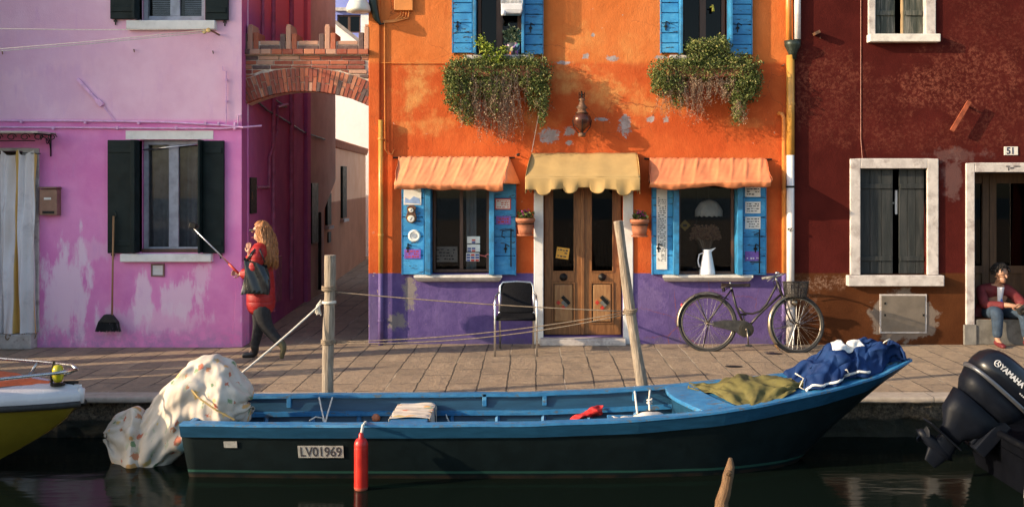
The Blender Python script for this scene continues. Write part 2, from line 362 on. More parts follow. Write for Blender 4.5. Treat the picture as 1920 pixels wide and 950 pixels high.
M['blueshut'] = m_blue_shutter(); M['blueedge'] = simple('blue_paint', (.03,.22,.44), .5, 0, .25, 8, .2, 40, (.03,.06,.09), .5)
M['doorwood'] = m_wood('varnished_door_wood', (.16,.060,.017), (.30,.13,.042), (12,12,1.3), .42, .25)
M['doorpanel'] = m_wood('pale_panel_wood', (.27,.12,.042), (.42,.22,.085), (9,9,1.1), .5, .25)
M['brownframe'] = m_wood('brown_window_wood', (.075,.032,.018), (.13,.06,.035), (12,12,1.2), .5, .2)
M['redfdoor'] = m_wood('dull_brown_door_wood', (.07,.036,.016), (.13,.07,.03), (10,10,1.1), .6, .25)
M['glass'] = m_glass('window_glass',(.78,.80,.82)); M['dimglass'] = m_glass('dim_window_glass', (.22,.23,.24), .8)
M['iron'] = simple('black_iron', (.018,.017,.016), .5, .6, .3, 20, .1, 60); M['rust'] = m_rust_metal()
M['terracotta'] = simple('terracotta', (.42,.15,.075), .85, 0, .15, 12, .15, 50)
M['pinkpipe'] = simple('pink_painted_pipe', (.78,.44,.68), .6, 0, .15, 10); M['darkpipe'] = simple('maroon_painted_pipe', (.38,.10,.20), .6, 0, .2, 9)
M['orangepipe'] = simple('orange_painted_pipe', (.68,.24,.05), .45, 0, .12, 6); M['goldpipe'] = simple('ochre_painted_pipe', (.56,.28,.055), .35, 0, .12, 6, 0, 60, (.4,.2,.04), .4)
M['whitepipe'] = simple('white_painted_pipe', (.74,.70,.68), .4, 0, .06, 6, 0, 60, (.5,.4,.34), .4); M['purplepipe'] = simple('purple_painted_pipe', (.13,.085,.24), .6, 0, .15, 8)
M['greenmetal'] = simple('dark_green_metal', (.03,.04,.03), .45, .3, .3, 12)
M['awno'] = m_cloth('orange_canvas', (.80,.30,.135), .10); M['awnv'] = m_cloth('orange_canvas_hem', (.78,.27,.11), .12); M['awny'] = simple('mustard_canvas', (.50,.325,.125), .85, 0, .10, 3, .10, 90, (.36,.21,.075), .3, 3)
M['rope'] = simple('hemp_rope', (.27,.20,.135), .9, 0, .25, 40, .5, 120); M['whiterope'] = simple('white_rope', (.70,.64,.54), .85, 0, .15, 40, .4, 120)
M['pole'] = m_wood('bleached_pole_wood', (.20,.15,.105), (.44,.36,.275), (26,26,1.6), .85, .8, (.10,.08,.06))
M['barkpole'] = m_wood('brown_branch_wood', (.11,.052,.02), (.21,.115,.05), (12,12,3.5), .8, .9, (.08,.045,.022))
M['paper'] = simple('white_card', (.74,.71,.65), .7, 0, .08, 12); M['ink'] = simple('dark_ink', (.05,.045,.05), .7, 0, .1)
M['purplesign'] = simple('violet_sign_enamel', (.20,.10,.42), .4, 0, .25, 20); M['redpaint'] = simple('red_paint', (.50,.035,.02), .45, 0, .1); M['yellowcard'] = simple('yellow_card', (.75,.38,.05), .6, 0, .08)
M['chrome'] = simple('worn_chrome', (.62,.60,.57), .28, 1.0, .12, 20, 0, 60, (.25,.2,.15), .35); M['alu'] = simple('brushed_aluminium', (.70,.70,.70), .32, 1.0, .06, 20)
M['steel'] = simple('brushed_steel_panel', (.24,.195,.15), .42, .55, .14, 5, .08, 30, (.3,.24,.18), .4)
M['rubber'] = simple('black_rubber', (.018,.017,.016), .7, 0, .3, 20); M['wicker'] = simple('black_woven_resin', (.010,.010,.012), .9, 0, .3, 60, .6, 160, None, .4, 5, .1)
M['pewter'] = simple('dull_bronze_glass', (.10,.035,.022), .3, .35, .25, 14)
M['white'] = simple('white_enamel', (.78,.78,.80), .25, 0, .05, 6); M['lampwhite'] = simple('old_white_enamel', (.72,.70,.62), .35, 0, .08, 6, 0, 60, (.5,.42,.3), .3)
M['lace'] = m_cloth('cream_lace', (.84,.72,.58), .12); M['curtain'] = m_cloth('net_curtain', (.42,.40,.38), .1)
M['straw'] = m_leaf('dried_flower_heads', [(0,(.20,.09,.06)),(.5,(.34,.17,.10)),(1,(.42,.24,.13))])
M['leaf'] = m_leaf('planter_leaves', [(0,(.03,.05,.012)),(.3,(.075,.11,.024)),(.65,(.15,.18,.045)),(.9,(.27,.27,.085)),(1,(.30,.25,.10))])
M['bright'] = m_leaf('young_leaves', [(0,(.10,.17,.02)),(.5,(.22,.29,.03)),(1,(.40,.40,.06))])
M['dry'] = m_leaf('dry_trailing_stems', [(0,(.16,.095,.06)),(.5,(.34,.22,.14)),(1,(.56,.41,.28))])
M['magenta'] = m_leaf('magenta_petals', [(0,(.28,.02,.16)),(1,(.5,.05,.3))])
M['darkroom'] = simple('dark_interior', (.03,.026,.022), .9)
# ================================================================ the setting
def struct(name, mb, m, **k):
    o = mb.build(name, m, **k); tag(o, kind='structure'); return o
b = MB(); b.add([(-200,-200,-1.6),(200,-200,-1.6),(200,200,-1.6),(-200,200,-1.6)], [(0,1,2,3)]); struct('ground', b, M['quay'])
b = MB(); b.box(-30,30,-2.86,60,-.3,0); struct('pavement', b, M['paving'])
b = MB(); b.box(-30,30,-3.12,-2.863,-.05,.006); struct('kerb', b, M['kerb'], bevel=.018)
b = MB()
def quayf(u, v):
    x = -30+60*u; z = -.052-1.5*v**1.5; return (x, -3.06 - .05*mnoise.noise((x*3.1, 1.3, z*6)) - .03*mnoise.noise((x*9, 4.3, z*11)), z)
b.grid(quayf, 700, 22); struct('quay_wall', b, M['quay'], smooth=False)
b = MB(); b.add([(-60,-11.2,WATER),(60,-11.2,WATER),(60,-3.0,WATER),(-60,-3.0,WATER)], [(0,1,2,3)]); struct('canal_water', b, M['water'])
b = MB(); b.box(-60,60,-40,-11.2,-1.5,.0); struct('far_pavement', b, M['paving'])

# ---------------------------------------------------------------- common house parts
def room(root, x0,x1,y0,y1,z0,z1):
    m = MB(); m.add([(x0,y0,z0),(x1,y0,z0),(x1,y1,z0),(x0,y1,z0),(x0,y0,z1),(x1,y0,z1),(x1,y1,z1),(x0,y1,z1)], [(0,3,2,1),(4,5,6,7),(1,2,6,5),(2,3,7,6),(3,0,4,7)])
    return m.build('room', M['darkroom'], root)
def casement(root, x0,x1,z0,z1,y, fm, fw=.05, mid=.07, glass='dimglass', rails=(), name='window'):
    m = MB(); d = .05
    m.box(x0,x0+fw,y,y+d,z0,z1); m.box(x1-fw,x1,y,y+d,z0,z1); m.box(x0+fw,x1-fw,y,y+d,z0,z0+fw); m.box(x0+fw,x1-fw,y,y+d,z1-fw,z1)
    c = (x0+x1)/2
    if mid: m.box(c-mid/2,c+mid/2,y-.006,y+d-.006,z0+fw,z1-fw)
    for rz in rails: m.box(x0+fw,x1-fw,y+.006,y+d-.006,rz-.015,rz+.015)
    w = m.build(name, fm, root, bevel=.004)
    g = MB(); g.box(x0+fw*.5,x1-fw*.5,y+.022,y+.028,z0+fw*.5,z1-fw*.5); g.build('pane', M[glass], w)
    return w
def hanging(fn_y, x0,x1,z0,z1, folds, amp, nu=60, nv=12):
    m = MB(); m.grid(lambda u,v: (x0+(x1-x0)*u, fn_y + amp*math.sin(u*folds*2*math.pi+ .6*math.sin(u*17))*(.5+.5*v), z1+(z0-z1)*v), nu, nv); return m
def boards(m, x0,x1,z0,z1,y0,y1, rows, gap=.007):
    h = (z1-z0)/rows
    for i in range(rows): m.box(x0,x1,y0,y1,z0+i*h+gap/2,z0+(i+1)*h-gap/2)
def hinge(parent, x, z, y, flip=1):
    m = MB(); m.box(x-.006,x+.006,y-.012,y,z-.05,z+.05); m.tube([(x,y-.012,z+.05),(x,y-.03,z+.06),(x+.05*flip,y-.03,z+.03)], .006, 6); m.box(x-.02,x+.02,y-.014,y-.002,z-.012,z+.012)
    return m.build('shutter_hook', M['iron'], parent)
def sill(root, x0,x1,z0,z1,y, d, m, moulded=False):
    q = MB()
    if moulded:
        prof = [(0,z1),(-d,z1),(-d,z1-.03),(-d*.8,z1-.045),(-d*.72,z1-.06),(-d*.35,z0),(0,z0)]
        n = len(prof); k = d*.5
        ins = lambda o: k*(1-(-o)/d)
        vs = [(x0+ins(o) if o<0 else x0+k, y+o+.0, z) for o,z in prof] + [(x1-ins(o) if o<0 else x1-k, y+o, z) for o,z in prof]
        q.add(vs, [tuple(range(n)), tuple(range(2*n-1,n-1,-1))] + [(i,i+n,(i+1)%n+n,(i+1)%n) for i in range(n)])
        return q.build('sill', m, root)
    q.box(x0,x1,y-d,y+.02,z0,z1); return q.build('sill', m, root, bevel=.01)

# ================================================================ PINK HOUSE
pk = thing('pink_house', 'pink plastered house with dark green shutters left of the alley', 'house', (-8, YP, 0))
X0P, X1P = -7.205, wx(453, YP)
def PX(px): return wx(px, YP)
def PZ(py): return wz(py, YP)
lw = (PX(262),PX(378),PZ(474),PZ(262)); uw = (PX(262),PX(384),PZ(39),PZ(-150)); dw = (PX(-88),PX(44),.18,PZ(284))
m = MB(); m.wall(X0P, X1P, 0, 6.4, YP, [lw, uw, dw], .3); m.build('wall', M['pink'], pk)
m = MB(); a = Vector((X1P,YP,0)); c = Vector((-3.9,4.3,0)); up = Vector((0,0,6.4))
m.add([a+Vector((.001,.0,0)), c, c+Vector((-.3,0,0)), a+Vector((-.3,.301,0)), a+up+Vector((.001,0,0)), c+up, c+up+Vector((-.3,0,0)), a+up+Vector((-.3,.301,0))], [(0,1,5,4),(1,2,6,5),(2,3,7,6),(3,0,4,7),(0,3,2,1),(4,5,6,7)])
m.build('side_wall', M['alley'], pk)
m = MB(); m.prism([(PX(433),0),(X1P+.012,0),(X1P+.012,.6),(X1P+.004,1.05),(PX(449),1.0),(PX(441),.6)], YP-.012, YP+.3); m.build('corner_guard', M['pink'], pk, bevel=.01)
m = MB(); m.box(X0P,-3.85,4.35,4.6,0,6.4); m.box(X0P,X0P+.3,YP+.31,4.34,0,6.4); m.build('rear_wall', M['alley'], pk)
m = MB(); m.box(X0P-.2,X1P+.12,YP-.25,4.9,6.41,6.6); m.build('roof', M['terracotta'], pk)
room(pk, X0P+.4, X1P-.5, YP+.31, 4.2, -.0+.02, 2.75); room(pk, X0P+.4, X1P-.5, YP+.31, 4.2, 2.9, 6.3)
# lower window
w = casement(pk, lw[0]+.01, lw[1]-.005, lw[2]+.012, lw[3]-.005, YP+.10, simple('grey_window_paint',(.34,.35,.40),.5), .055, .12, 'glass')
q = hanging(YP+.24, lw[0]+.02, lw[1]-.02, lw[2]+.02, lw[3]-.01, 7, .02); q.build('curtain', simple('grey_brown_curtain',(.30,.28,.28),.9), w, smooth=True)
m = MB(); m.box(lw[0],lw[1],YP+.06,YP+.09,lw[2]+.002,lw[2]+.045); m.build('window_board', M['brownframe'], w)
m = MB(); m.tube([W(268,281,YP+.03),W(375,270,YP+.03)], .009, 8); m.build('curtain_rod', M['alu'], w, smooth=True)
def green_shutter(x0,x1,z0,z1, flip):
    m = MB(); y0,y1 = YP-.055, YP-.012
    m.box(x0,x1,y0,y1,z0,z1)
    for rz in (z0+.12,z1-.12): m.box(x0+.02,x1-.02,y0-.012,y0-.001,rz-.035,rz+.035)
    s = m.build('shutter', M['greenshut'], pk, bevel=.006)
    hinge(s, x0+.05 if flip<0 else x1-.05, z0-.02, YP-.01, flip); return s
def green_leaf(x0,x1,z0,z1):                # second fold standing out of the reveal
    m = MB(); m.box(x0,x1,YP-.16,YP+.08,z0,z1); return m.build('shutter', M['greenshut'], pk, bevel=.005)
green_shutter(PX(205),PX(253),PZ(474),PZ(263),-1); green_leaf(PX(254),PX(262),PZ(473),PZ(263))
green_shutter(PX(383),PX(422),PZ(474),PZ(264),1); green_leaf(PX(377)+.01,PX(381)+.01,PZ(473),PZ(263))
m = MB(); m.box(PX(236),PX(400),YP-.006,YP+.01,PZ(262)+.004,PZ(245)); m.build('lintel', M['whitepaint'], pk)
sill(pk, PX(230),PX(400),PZ(490),PZ(475),YP,.09,M['whitepaint'])
# upper window
w = casement(pk, uw[0]+.01, uw[1]-.01, uw[2]+.012, uw[3], YP+.10, simple('grey_blue_window_paint',(.36,.38,.43),.5), .06, .12, 'glass')
m = MB()
for side in (0,1):
    xa = uw[0]+.09 if side==0 else (uw[0]+uw[1])/2+.09; xb = xa+.27
    for k in range(24): m.obox(((xa+xb)/2, YP+.19, uw[2]+.1+k*.024), (xb-xa,.02,.004), Matrix.Rotation(R(35),3,'X'))
m.build('blind', simple('grey_blind',(.5,.5,.53),.5), w)
green_shutter(PX(210),PX(257),PZ(37),PZ(-150),-1); green_leaf(PX(256)+.004,PX(262),PZ(38),PZ(-150)); green_shutter(PX(387),PX(430),PZ(39),PZ(-150),1)
sill(pk, PX(241),PX(407),PZ(57),PZ(40),YP,.08,M['whitepaint'])
# door behind the curtain: stone frame, step
m = MB(); xa = PX(44); xb = PX(74); m.box(xa,xb,YP-.025,YP+.02,.19,PZ(278)); m.box(PX(-93),PX(-88),YP-.025,YP+.02,.19,PZ(278)); m.box(PX(-88),xa,YP-.025,YP+.02,PZ(284)+.003,PZ(278)); m.build('door_frame', M['oldstone'], pk, bevel=.006)
m = MB(); m.box(X0P+.01,PX(70),YP-.16,YP+.3,.0,.18); m.build('doorstep', M['oldstone'], pk, bevel=.012)
m = MB(); m.box(dw[0]+.01,dw[1]-.01,YP+.2,YP+.25,.181,dw[3]-.01); m.build('door', M['brownframe'], pk)
# ---- loose things on the pink facade
def cyl_y(m, c, r, d, n=12): m.tube([(c[0],c[1]-d,c[2]),(c[0],c[1],c[2])], r, n)
cu = MB()
xa, xb, za, zb = PX(-90), PX(78), PZ(622), PZ(281)
def cf(u,v):
    x = xa+(xb-xa)*u; ph = (u+.02*math.sin(u*31))*6.4*2*math.pi
    gather = .5+.5*v
    y = YP-.11 - .045*math.sin(ph+1.4*math.sin(v*2.3+u*3))*(.55+.5*v) - .018*math.sin(ph*2.3+v*4) - .012*math.sin(v*19+u*11)*math.sin(ph*.5)
    x += -.03*math.sin(v*3.1)*max(0,u-.6)*2.0
    z = zb+(za-zb)*v - .07*(1-v)**3*abs(math.sin(ph*.5))
    return (x,y,z)
cu.grid(cf, 150, 40)
n = NT('striped_door_curtain'); uv_x = n.sep(n.obj)[0]
wv = n.ss(n.ma('ABSOLUTE', n.ma('SUBTRACT', n.ma('FRACT', n.ma('DIVIDE', uv_x, .26)), .5)), .36,.41); f = n.noise(6,5,.6)
col = n.mix(n.ma('MULTIPLY',wv,.95), n.mix(f,(.72,.68,.68),(.84,.80,.79)), (.66,.40,.08)); col = n.mix(n.ma('MULTIPLY',n.ss(n.noise(2.5,5,.7),.5,.7),.4), col, (.40,.36,.36)); n.base(col); n.rough(.85)
dc = cu.build('door_curtain', n.m, smooth=True, loc=(PX(0),YP,za)); tag(dc, 'pale door curtain with yellow stripes hanging under the small canopy', 'curtain')
m = MB(); m.tube([(xa,YP-.10,zb+.005),(PX(84),YP-.10,zb-.05)], .006, 6); o=m.build('rod', M['iron'], dc)
fr = MB()
for k in range(46):
    u=random.random(); p=Vector(cf(u,1.0)); fr.tube([p, p+Vector((random.uniform(-.02,.02),random.uniform(-.02,.02),-.04)), p+Vector((random.uniform(-.04,.04),-.01,-.07))], .006, 4)
fr.build('fringe', simple('brown_fringe',(.22,.13,.05),.9), dc)
cn = thing('door_canopy', 'small flat canopy on wrought iron scroll brackets over the curtained doorway', 'canopy', (PX(20),YP,PZ(262)))
m = MB(); zc = PZ(249)
m.prism([(X0P+.01,zc),(PX(105),zc),(PX(105),zc-.022),(X0P+.01,zc-.022)], YP-.45, YP); o=m.build('roof_panel', simple('cream_sheet_metal',(.45,.40,.34),.5), cn)
def bracket(x):
    m = MB(); z = zc-.03
    m.tube([(x,YP-.42,z),(x,YP-.005,z)], .009,6); m.tube([(x,YP-.012,z),(x,YP-.012,z-.26)], .009,6)
    m.tube([(x,YP-.015,z-.24)]+[(x,YP-.2+.19*math.cos(t),z-.2+.17*math.sin(t)) for t in (0.1,.5,.9,1.3,1.6)], .007,6)
    for cc,rr in (((YP-.09,z-.08),.05),((YP-.25,z-.045),.035)):
        m.tube([(x,cc[0]+rr*(1-.07*k)*math.cos(k*.7),cc[1]+rr*(1-.07*k)*math.sin(k*.7)) for k in range(12)], .006,5)
    return m.build('scroll_bracket', M['iron'], cn, smooth=True)
bracket(PX(96)); bracket(PX(-88))
m = MB()
for k in range(7):
    xx = PX(-20)+k*.16; m.tube([(xx+.06*(1-.06*j)*math.cos(j*.8),YP-.40,zc-.07+.045*(1-.06*j)*math.sin(j*.8)) for j in range(10)], .006,5)
m.tube([(PX(-88),YP-.40,zc-.115),(PX(96),YP-.40,zc-.115)], .006,5); m.build('scroll_rail', M['iron'], cn, smooth=True)
mbx = thing('mailbox', 'brown metal mailbox on pink wall beside the striped curtain', 'mailbox', W(98,403,YP))
m = MB(); m.box(PX(82),PX(115),YP-.11,YP-.002,PZ(403),PZ(355)); m.build('box', simple('bronze_paint',(.24,.13,.09),.45,.2,.15,8), mbx, bevel=.006)
m = MB(); m.box(PX(81),PX(116),YP-.13,YP-.001,PZ(357)+.02,PZ(354)+.025); m.build('lid', simple('bronze_lid',(.18,.10,.07),.45,.2), mbx, bevel=.006)
m = MB(); m.box(PX(91),PX(104),YP-.116,YP-.111,PZ(374),PZ(370)); m.build('name_plate', M['paper'], mbx); m = MB(); m.box(PX(88),PX(110),YP-.115,YP-.111,PZ(400),PZ(395)); m.build('letter_slot', M['iron'], mbx)
vt = thing('wall_vent', 'small square louvred vent with brown frame under the green-shuttered window', 'vent', W(297,518,YP))
m = MB(); a_,b_,c_,d_ = PX(284),PX(309),PZ(518),PZ(494); t=.018
m.box(a_,b_,YP-.02,YP-.001,c_,c_+t); m.box(a_,b_,YP-.02,YP-.001,d_-t,d_); m.box(a_,a_+t,YP-.019,YP-.001,c_+t,d_-t); m.box(b_-t,b_,YP-.019,YP-.001,c_+t,d_-t); m.build('frame', simple('brown_vent_frame',(.22,.12,.10),.6), vt)
m = MB()
for k in range(7): m.obox(((a_+b_)/2,YP-.009,c_+t+.008+k*.017), (b_-a_-2*t,.004,.015), Matrix.Rotation(R(-35),3,'X'))
m.build('louvre', M['whitepaint'], vt)
# broom hanging on the wall
br = thing('broom', 'broom with black bristles hanging head down on the pink wall', 'broom', W(210,618,YP-.1))
m = MB(); m.tube([W(213,405,YP-.10),W(210,592,YP-.10)], .012, 8); m.build('handle', m_wood('broom_handle_wood',(.30,.15,.06),(.42,.23,.10)), br, smooth=True)
m = MB(); m.tube([W(213,396,YP-.07)]+[W(213+4*math.sin(t),396+6-6*math.cos(t),YP-.07) for t in (.6,1.2,1.8,2.4,3)], .006,6); m.build('hanging_loop', M['greenmetal'], br)
m = MB(); cx, zt = PX(210), PZ(587)
m.prism([(cx-.045,zt),(cx+.045,zt),(cx+.075,zt-.035),(cx+.125,zt-.10),(cx-.125,zt-.10),(cx-.075,zt-.035)], YP-.135, YP-.065); m.build('broom_head', M['rubber'], br, bevel=.012)
m = MB()
for k in range(150):
    u=random.uniform(-1,1); y=random.uniform(YP-.13,YP-.07); x=cx+.12*u; m.tube([(x,y,zt-.095),(x+.03*u+random.uniform(-.01,.01),y,zt-.205+random.uniform(-.008,.012))], .004,3)
m.build('bristles', simple('black_bristles',(.02,.02,.022),.8), br)
# pipes and cables on the pink wall
def pipe_thing(name, label, cat, paths, mat, r, clips=(), loc=None, group=None):
    m = MB()
    for p in paths: m.tube(p, r, 8)
    for cpos in clips: m.box(cpos[0]-.012,cpos[0]+.012,cpos[1]-r-.006,cpos[1]+.02,cpos[2]-r-.008,cpos[2]+r+.008)
    o = m.build(name, mat, smooth=False, loc=loc if loc else paths[0][0]); return tag(o, label, cat, group)
yy = YP-.03
pipe_thing('wall_pipe','upper of two thin pink pipes running along the pink wall','pipe',[[W(-60,226,yy),W(160,227,yy),W(300,229,yy),W(420,235,yy),W(455,239,yy),W(490,236,YP+.15)]],M['pinkpipe'],.012,[W(x,227+x*.012,yy) for x in (40,160,260,385,410,440)])
pipe_thing('wall_pipe','lower pink pipe running along the pink wall just above the lintel','pipe',[[W(-60,238,yy),W(220,240,yy),W(420,241,yy),W(445,239,yy),W(447,216,yy),W(452,216,yy)]],M['pinkpipe'],.011,[W(x,240,yy) for x in (100,220,330,440)])
pipe_thing('wall_conduit','thin upright pink conduit near the corner of the pink wall','pipe',[[W(424,232,yy),W(424,134,yy),W(418,132,yy),W(417,125,yy)]],M['pinkpipe'],.007,[W(424,y,yy) for y in (150,190)])
o = MB(); o.obox(W(168,173,YP-.02),(.44,.03,.035),Matrix.Rotation(R(48),3,'Y')); o.obox(W(187,193,YP-.025),(.09,.035,.06),Matrix.Rotation(R(48),3,'Y')); o.obox(W(205,214,YP-.02),(.22,.012,.014),Matrix.Rotation(R(52),3,'Y'))
tag(o.build('wall_bracket', M['pinkpipe'], loc=W(180,190,YP), bevel=.004),'slanting pink painted bar fixed to the pink wall above the pipes','bar')
pl = thing('clothesline_pulley','rusty bracket with pulley holding clotheslines under the upper pink-house window','pulley', W(410,66,YP))
m = MB(); m.tube([W(411,66,YP-.0),W(404,62,YP-.10),W(394,57,YP-.28)], .011,6); m.build('arm', M['rust'], pl)
m = MB()
for dx in (0,-8): m.lathe([(.012,-.012),(.028,-.010),(.02,0),(.028,.010),(.012,.012)], W(391+dx,57+abs(dx)*.3,YP-.28), 12, rot=Matrix.Rotation(R(75),3,'X'))
m.build('wheel', simple('brass',(.55,.36,.14),.35,.9), pl)
for (a_,b_,lb) in (((-40,54),(382,55),'topmost clothesline rope running left from the pulley on the pink wall'),((-60,97),(386,57),'middle clothesline rope slanting to the pulley on the pink wall'),((-60,101),(386,61),'lowest clothesline rope slanting to the pulley on the pink wall')):
    A=W(a_[0],a_[1],YP-1.1); B=W(b_[0],b_[1],YP-.28); mid=(A+B)/2-Vector((0,0,.012))
    mm = MB(); mm.tube([A,mid,B], .0045, 5); tag(mm.build('clothesline', M['whiterope'], loc=B), lb, 'rope', 'clotheslines on the pink house')
for px,py,l in ((251,94,'small rusty hook in the pink wall below the upper window sill'),(399,97,'tiny hook in the pink wall near the thin upright conduit'),(4,98,'dark hook in the pink wall at the lower clothesline')):
    m=MB(); m.tube([W(px,py,YP),W(px,py-1,YP-.05),W(px+1,py+4,YP-.06)],.006,5); tag(m.build('wall_hook',M['rust'],loc=W(px,py,YP)),l,'hook','hooks in the pink wall')

# ================================================================ ALLEY
AX = lambda y: X1P + (-3.9-X1P)*(y-YP)/(4.3-YP)       # face of the pink side wall
def A_(y, z, o=.02): return (AX(y)+o, y, z)
pipe_thing('alley_pipe','long upright maroon pipe on the alley side of the pink house','pipe',[[A_(1.6,.2),A_(1.6,5.5)]],M['darkpipe'],.035,[A_(1.6,z) for z in (1.0,2.2,3.4)])
pipe_thing('alley_pipe','second upright maroon pipe deeper inside the alley','pipe',[[A_(3.0,.2),A_(3.0,5.5)]],M['darkpipe'],.045,[A_(3.0,z) for z in (1.4,2.9)])
pipe_thing('alley_pipe','bent maroon pipe stepping down the pink side wall in the alley','pipe',[[A_(.5,1.95),A_(1.3,1.95),A_(1.32,2.35),A_(1.9,2.75),A_(1.9,3.1),A_(2.7,3.2)]],M['darkpipe'],.022)
pipe_thing('alley_cable','dark cable running level through the alley under the brick arch','cable',[[A_(.3,3.1),A_(1.2,3.0),A_(2.4,2.95),A_(4.2,2.85),(-3.88,5.9,2.8)]],M['iron'],.012)
pipe_thing('alley_cable','thin dark cable sagging below the brick arch on the pink side wall','cable',[[A_(.9,3.35),A_(1.6,3.2),A_(2.6,3.15)]],M['iron'],.010)
pipe_thing('alley_pipe','dark upright pipe above the left end of the brick arch','pipe',[[A_(.85,3.4,.03),A_(.85,6.0,.03)]],M['darkpipe'],.022)
gb = thing('gas_meter_recess','narrow dark metal door in the side wall of the pink house behind the walking woman','meter box',A_(.35,1.2))
m=MB(); m.box(AX(.35)+.002,AX(.35)+.03,.18,.46,1.62,2.08); m.build('door',M['iron'],gb,bevel=.005); m=MB(); m.box(AX(.35)+.031,AX(.35)+.04,.21,.24,1.8,1.9); m.build('handle',M['rust'],gb)
wl = thing('wall_hatch','grey hatch low in the pink side wall of the alley','hatch',A_(1.7,.4)); m=MB(); m.box(AX(1.9)+.002,AX(1.9)+.04,1.75,2.1,.3,.95); m.build('panel',M['darkpipe'],wl,bevel=.006)
nh = thing('neighbour_house','plain ochre house standing forward of the pink one, outside the left edge','house',(-10,-1.45,0)); m=MB(); m.box(-14,-7.21,-1.47,6,0,7.2); m.build('wall',M['opp'],nh); m=MB(); m.box(-14.2,-7.05,-1.7,6.2,7.21,7.4); m.build('roof',M['terracotta'],nh)
tp = thing('taupe_house','taupe house with jettied upper floor deep in the alley','house',(-3.9,5,0))
m=MB(); m.box(-7.5,-3.9,4.62,5.9,0,1.5); m.box(-7.5,-3.9,4.62,6.95,2.05,6.6); m.build('wall',M['taupe'],tp)
m=MB(); v=[(-7.5,5.9,1.5),(-3.9,5.9,1.5),(-3.9,6.95,2.05),(-7.5,6.95,2.05),(-7.5,4.62,1.5),(-3.9,4.62,1.5),(-3.9,4.62,2.05),(-7.5,4.62,2.05)]
m.add(v,[(0,1,2,3),(4,7,6,5),(1,5,6,2),(0,3,7,4),(3,2,6,7),(0,4,5,1)]); m.build('jetty',M['taupe'],tp)
m=MB(); m.box(-3.905,-3.86,4.75,5.25,.95,2.0); m.build('shutter',M['greenshut'],tp)
m=MB(); m.tube([(-3.86,5.35,0.1),(-3.86,5.35,1.48)],.03,8); m.build('drainpipe',M['iron'],tp)
pc = thing('peach_house','low peach house with brown base and dark shutters at the alley end','house',(-4.2,9,0))
DA=lambda y:-3.97-.0618*(y-5.9)
m=MB(); y0,y1=5.92,13.6; zt=2.75
m.add([(DA(y0),y0,0),(DA(y1),y1,0),(-8,y1,0),(-8,y0,0),(DA(y0),y0,zt),(DA(y1),y1,zt),(-8,y1,zt),(-8,y0,zt)],[(0,1,5,4),(1,2,6,5),(2,3,7,6),(3,0,4,7),(4,5,6,7)]); m.build('wall',M['peach'],pc)
m=MB()
for k in range(34):
    y=y0+.12+k*.225; m.tube([(-5.4,y,zt+.30),(DA(y)+.06,y,zt+.04)],[.09,.09],8)
m.build('roof_tiles',M['terracotta'],pc)
for (ya,yb,za,zb) in ((6.5,6.85,1.2,1.8),(8.7,9.15,1.25,2.35)):
    m=MB(); m.box(DA(ya)-.02,DA(ya)+.05,ya,yb,za,zb); s=m.build('shutter',M['greenshut'],pc); m=MB(); m.box(DA(ya)-.02,DA(ya)+.09,ya-.05,yb+.05,za-.08,za-.02); m.build('sill',M['oldstone'],pc)
m=MB(); m.box(DA(6.9)-.02,DA(6.9)+.03,6.8,7.05,.85,1.05); m.build('meter_box',M['iron'],pc)
wh = thing('white_house','plain white gabled house closing the far end of the alley','house',(-3,14.7,0))
yw=14.6
m=MB(); P1=W(629,46,yw); P2=W(672,80,yw); m.prism([(-9,0),(1.2,0),(1.2,P2.z-1.2),(P2.x,P2.z),(P1.x,P1.z),(-9,P1.z+2.6)],yw,yw+5); m.build('wall',M['whiteplaster'],wh)
m=MB(); d=Vector((P2.x-P1.x,0,P2.z-P1.z)).normalized(); m.prism([(P1.x-3*d.x,P1.z-3*d.z+.01),(P2.x+2.4*d.x,P2.z+2.4*d.z+.01),(P2.x+2.4*d.x,P2.z+2.4*d.z+.12),(P1.x-3*d.x,P1.z-3*d.z+.12)],yw-.1,yw+5.1); m.build('roof',simple('grey_roof_edge',(.3,.27,.25),.8),wh)
bl = thing('blue_house','periwinkle blue house with dark window rising behind the white gable','house',(-7,28,0)); yb_=28
m=MB(); a,b2,c,d2=wx(632,yb_),wx(676,yb_),wz(62,yb_),wz(28,yb_); m.wall(-16,3,0,11,yb_,[(a,b2,c,d2)],.3); m.build('wall',M['blueplaster'],bl)
m=MB(); m.box(-16,3,yb_+.31,yb_+5,0,11); m.build('rear_wall',M['blueplaster'],bl); casement(bl,a,b2,c,d2,yb_+.1,M['brownframe'],.06,.1)
m=MB(); m.box(wx(628,yb_),wx(690,yb_),yb_-.2,yb_,wz(22,yb_),wz(16,yb_)); m.build('cornice',M['oldstone'],bl)
m=MB(); m.box(b2+.02,b2+.45,yb_-.05,yb_-.005,c,d2); m.build('shutter',M['whitepaint'],bl)

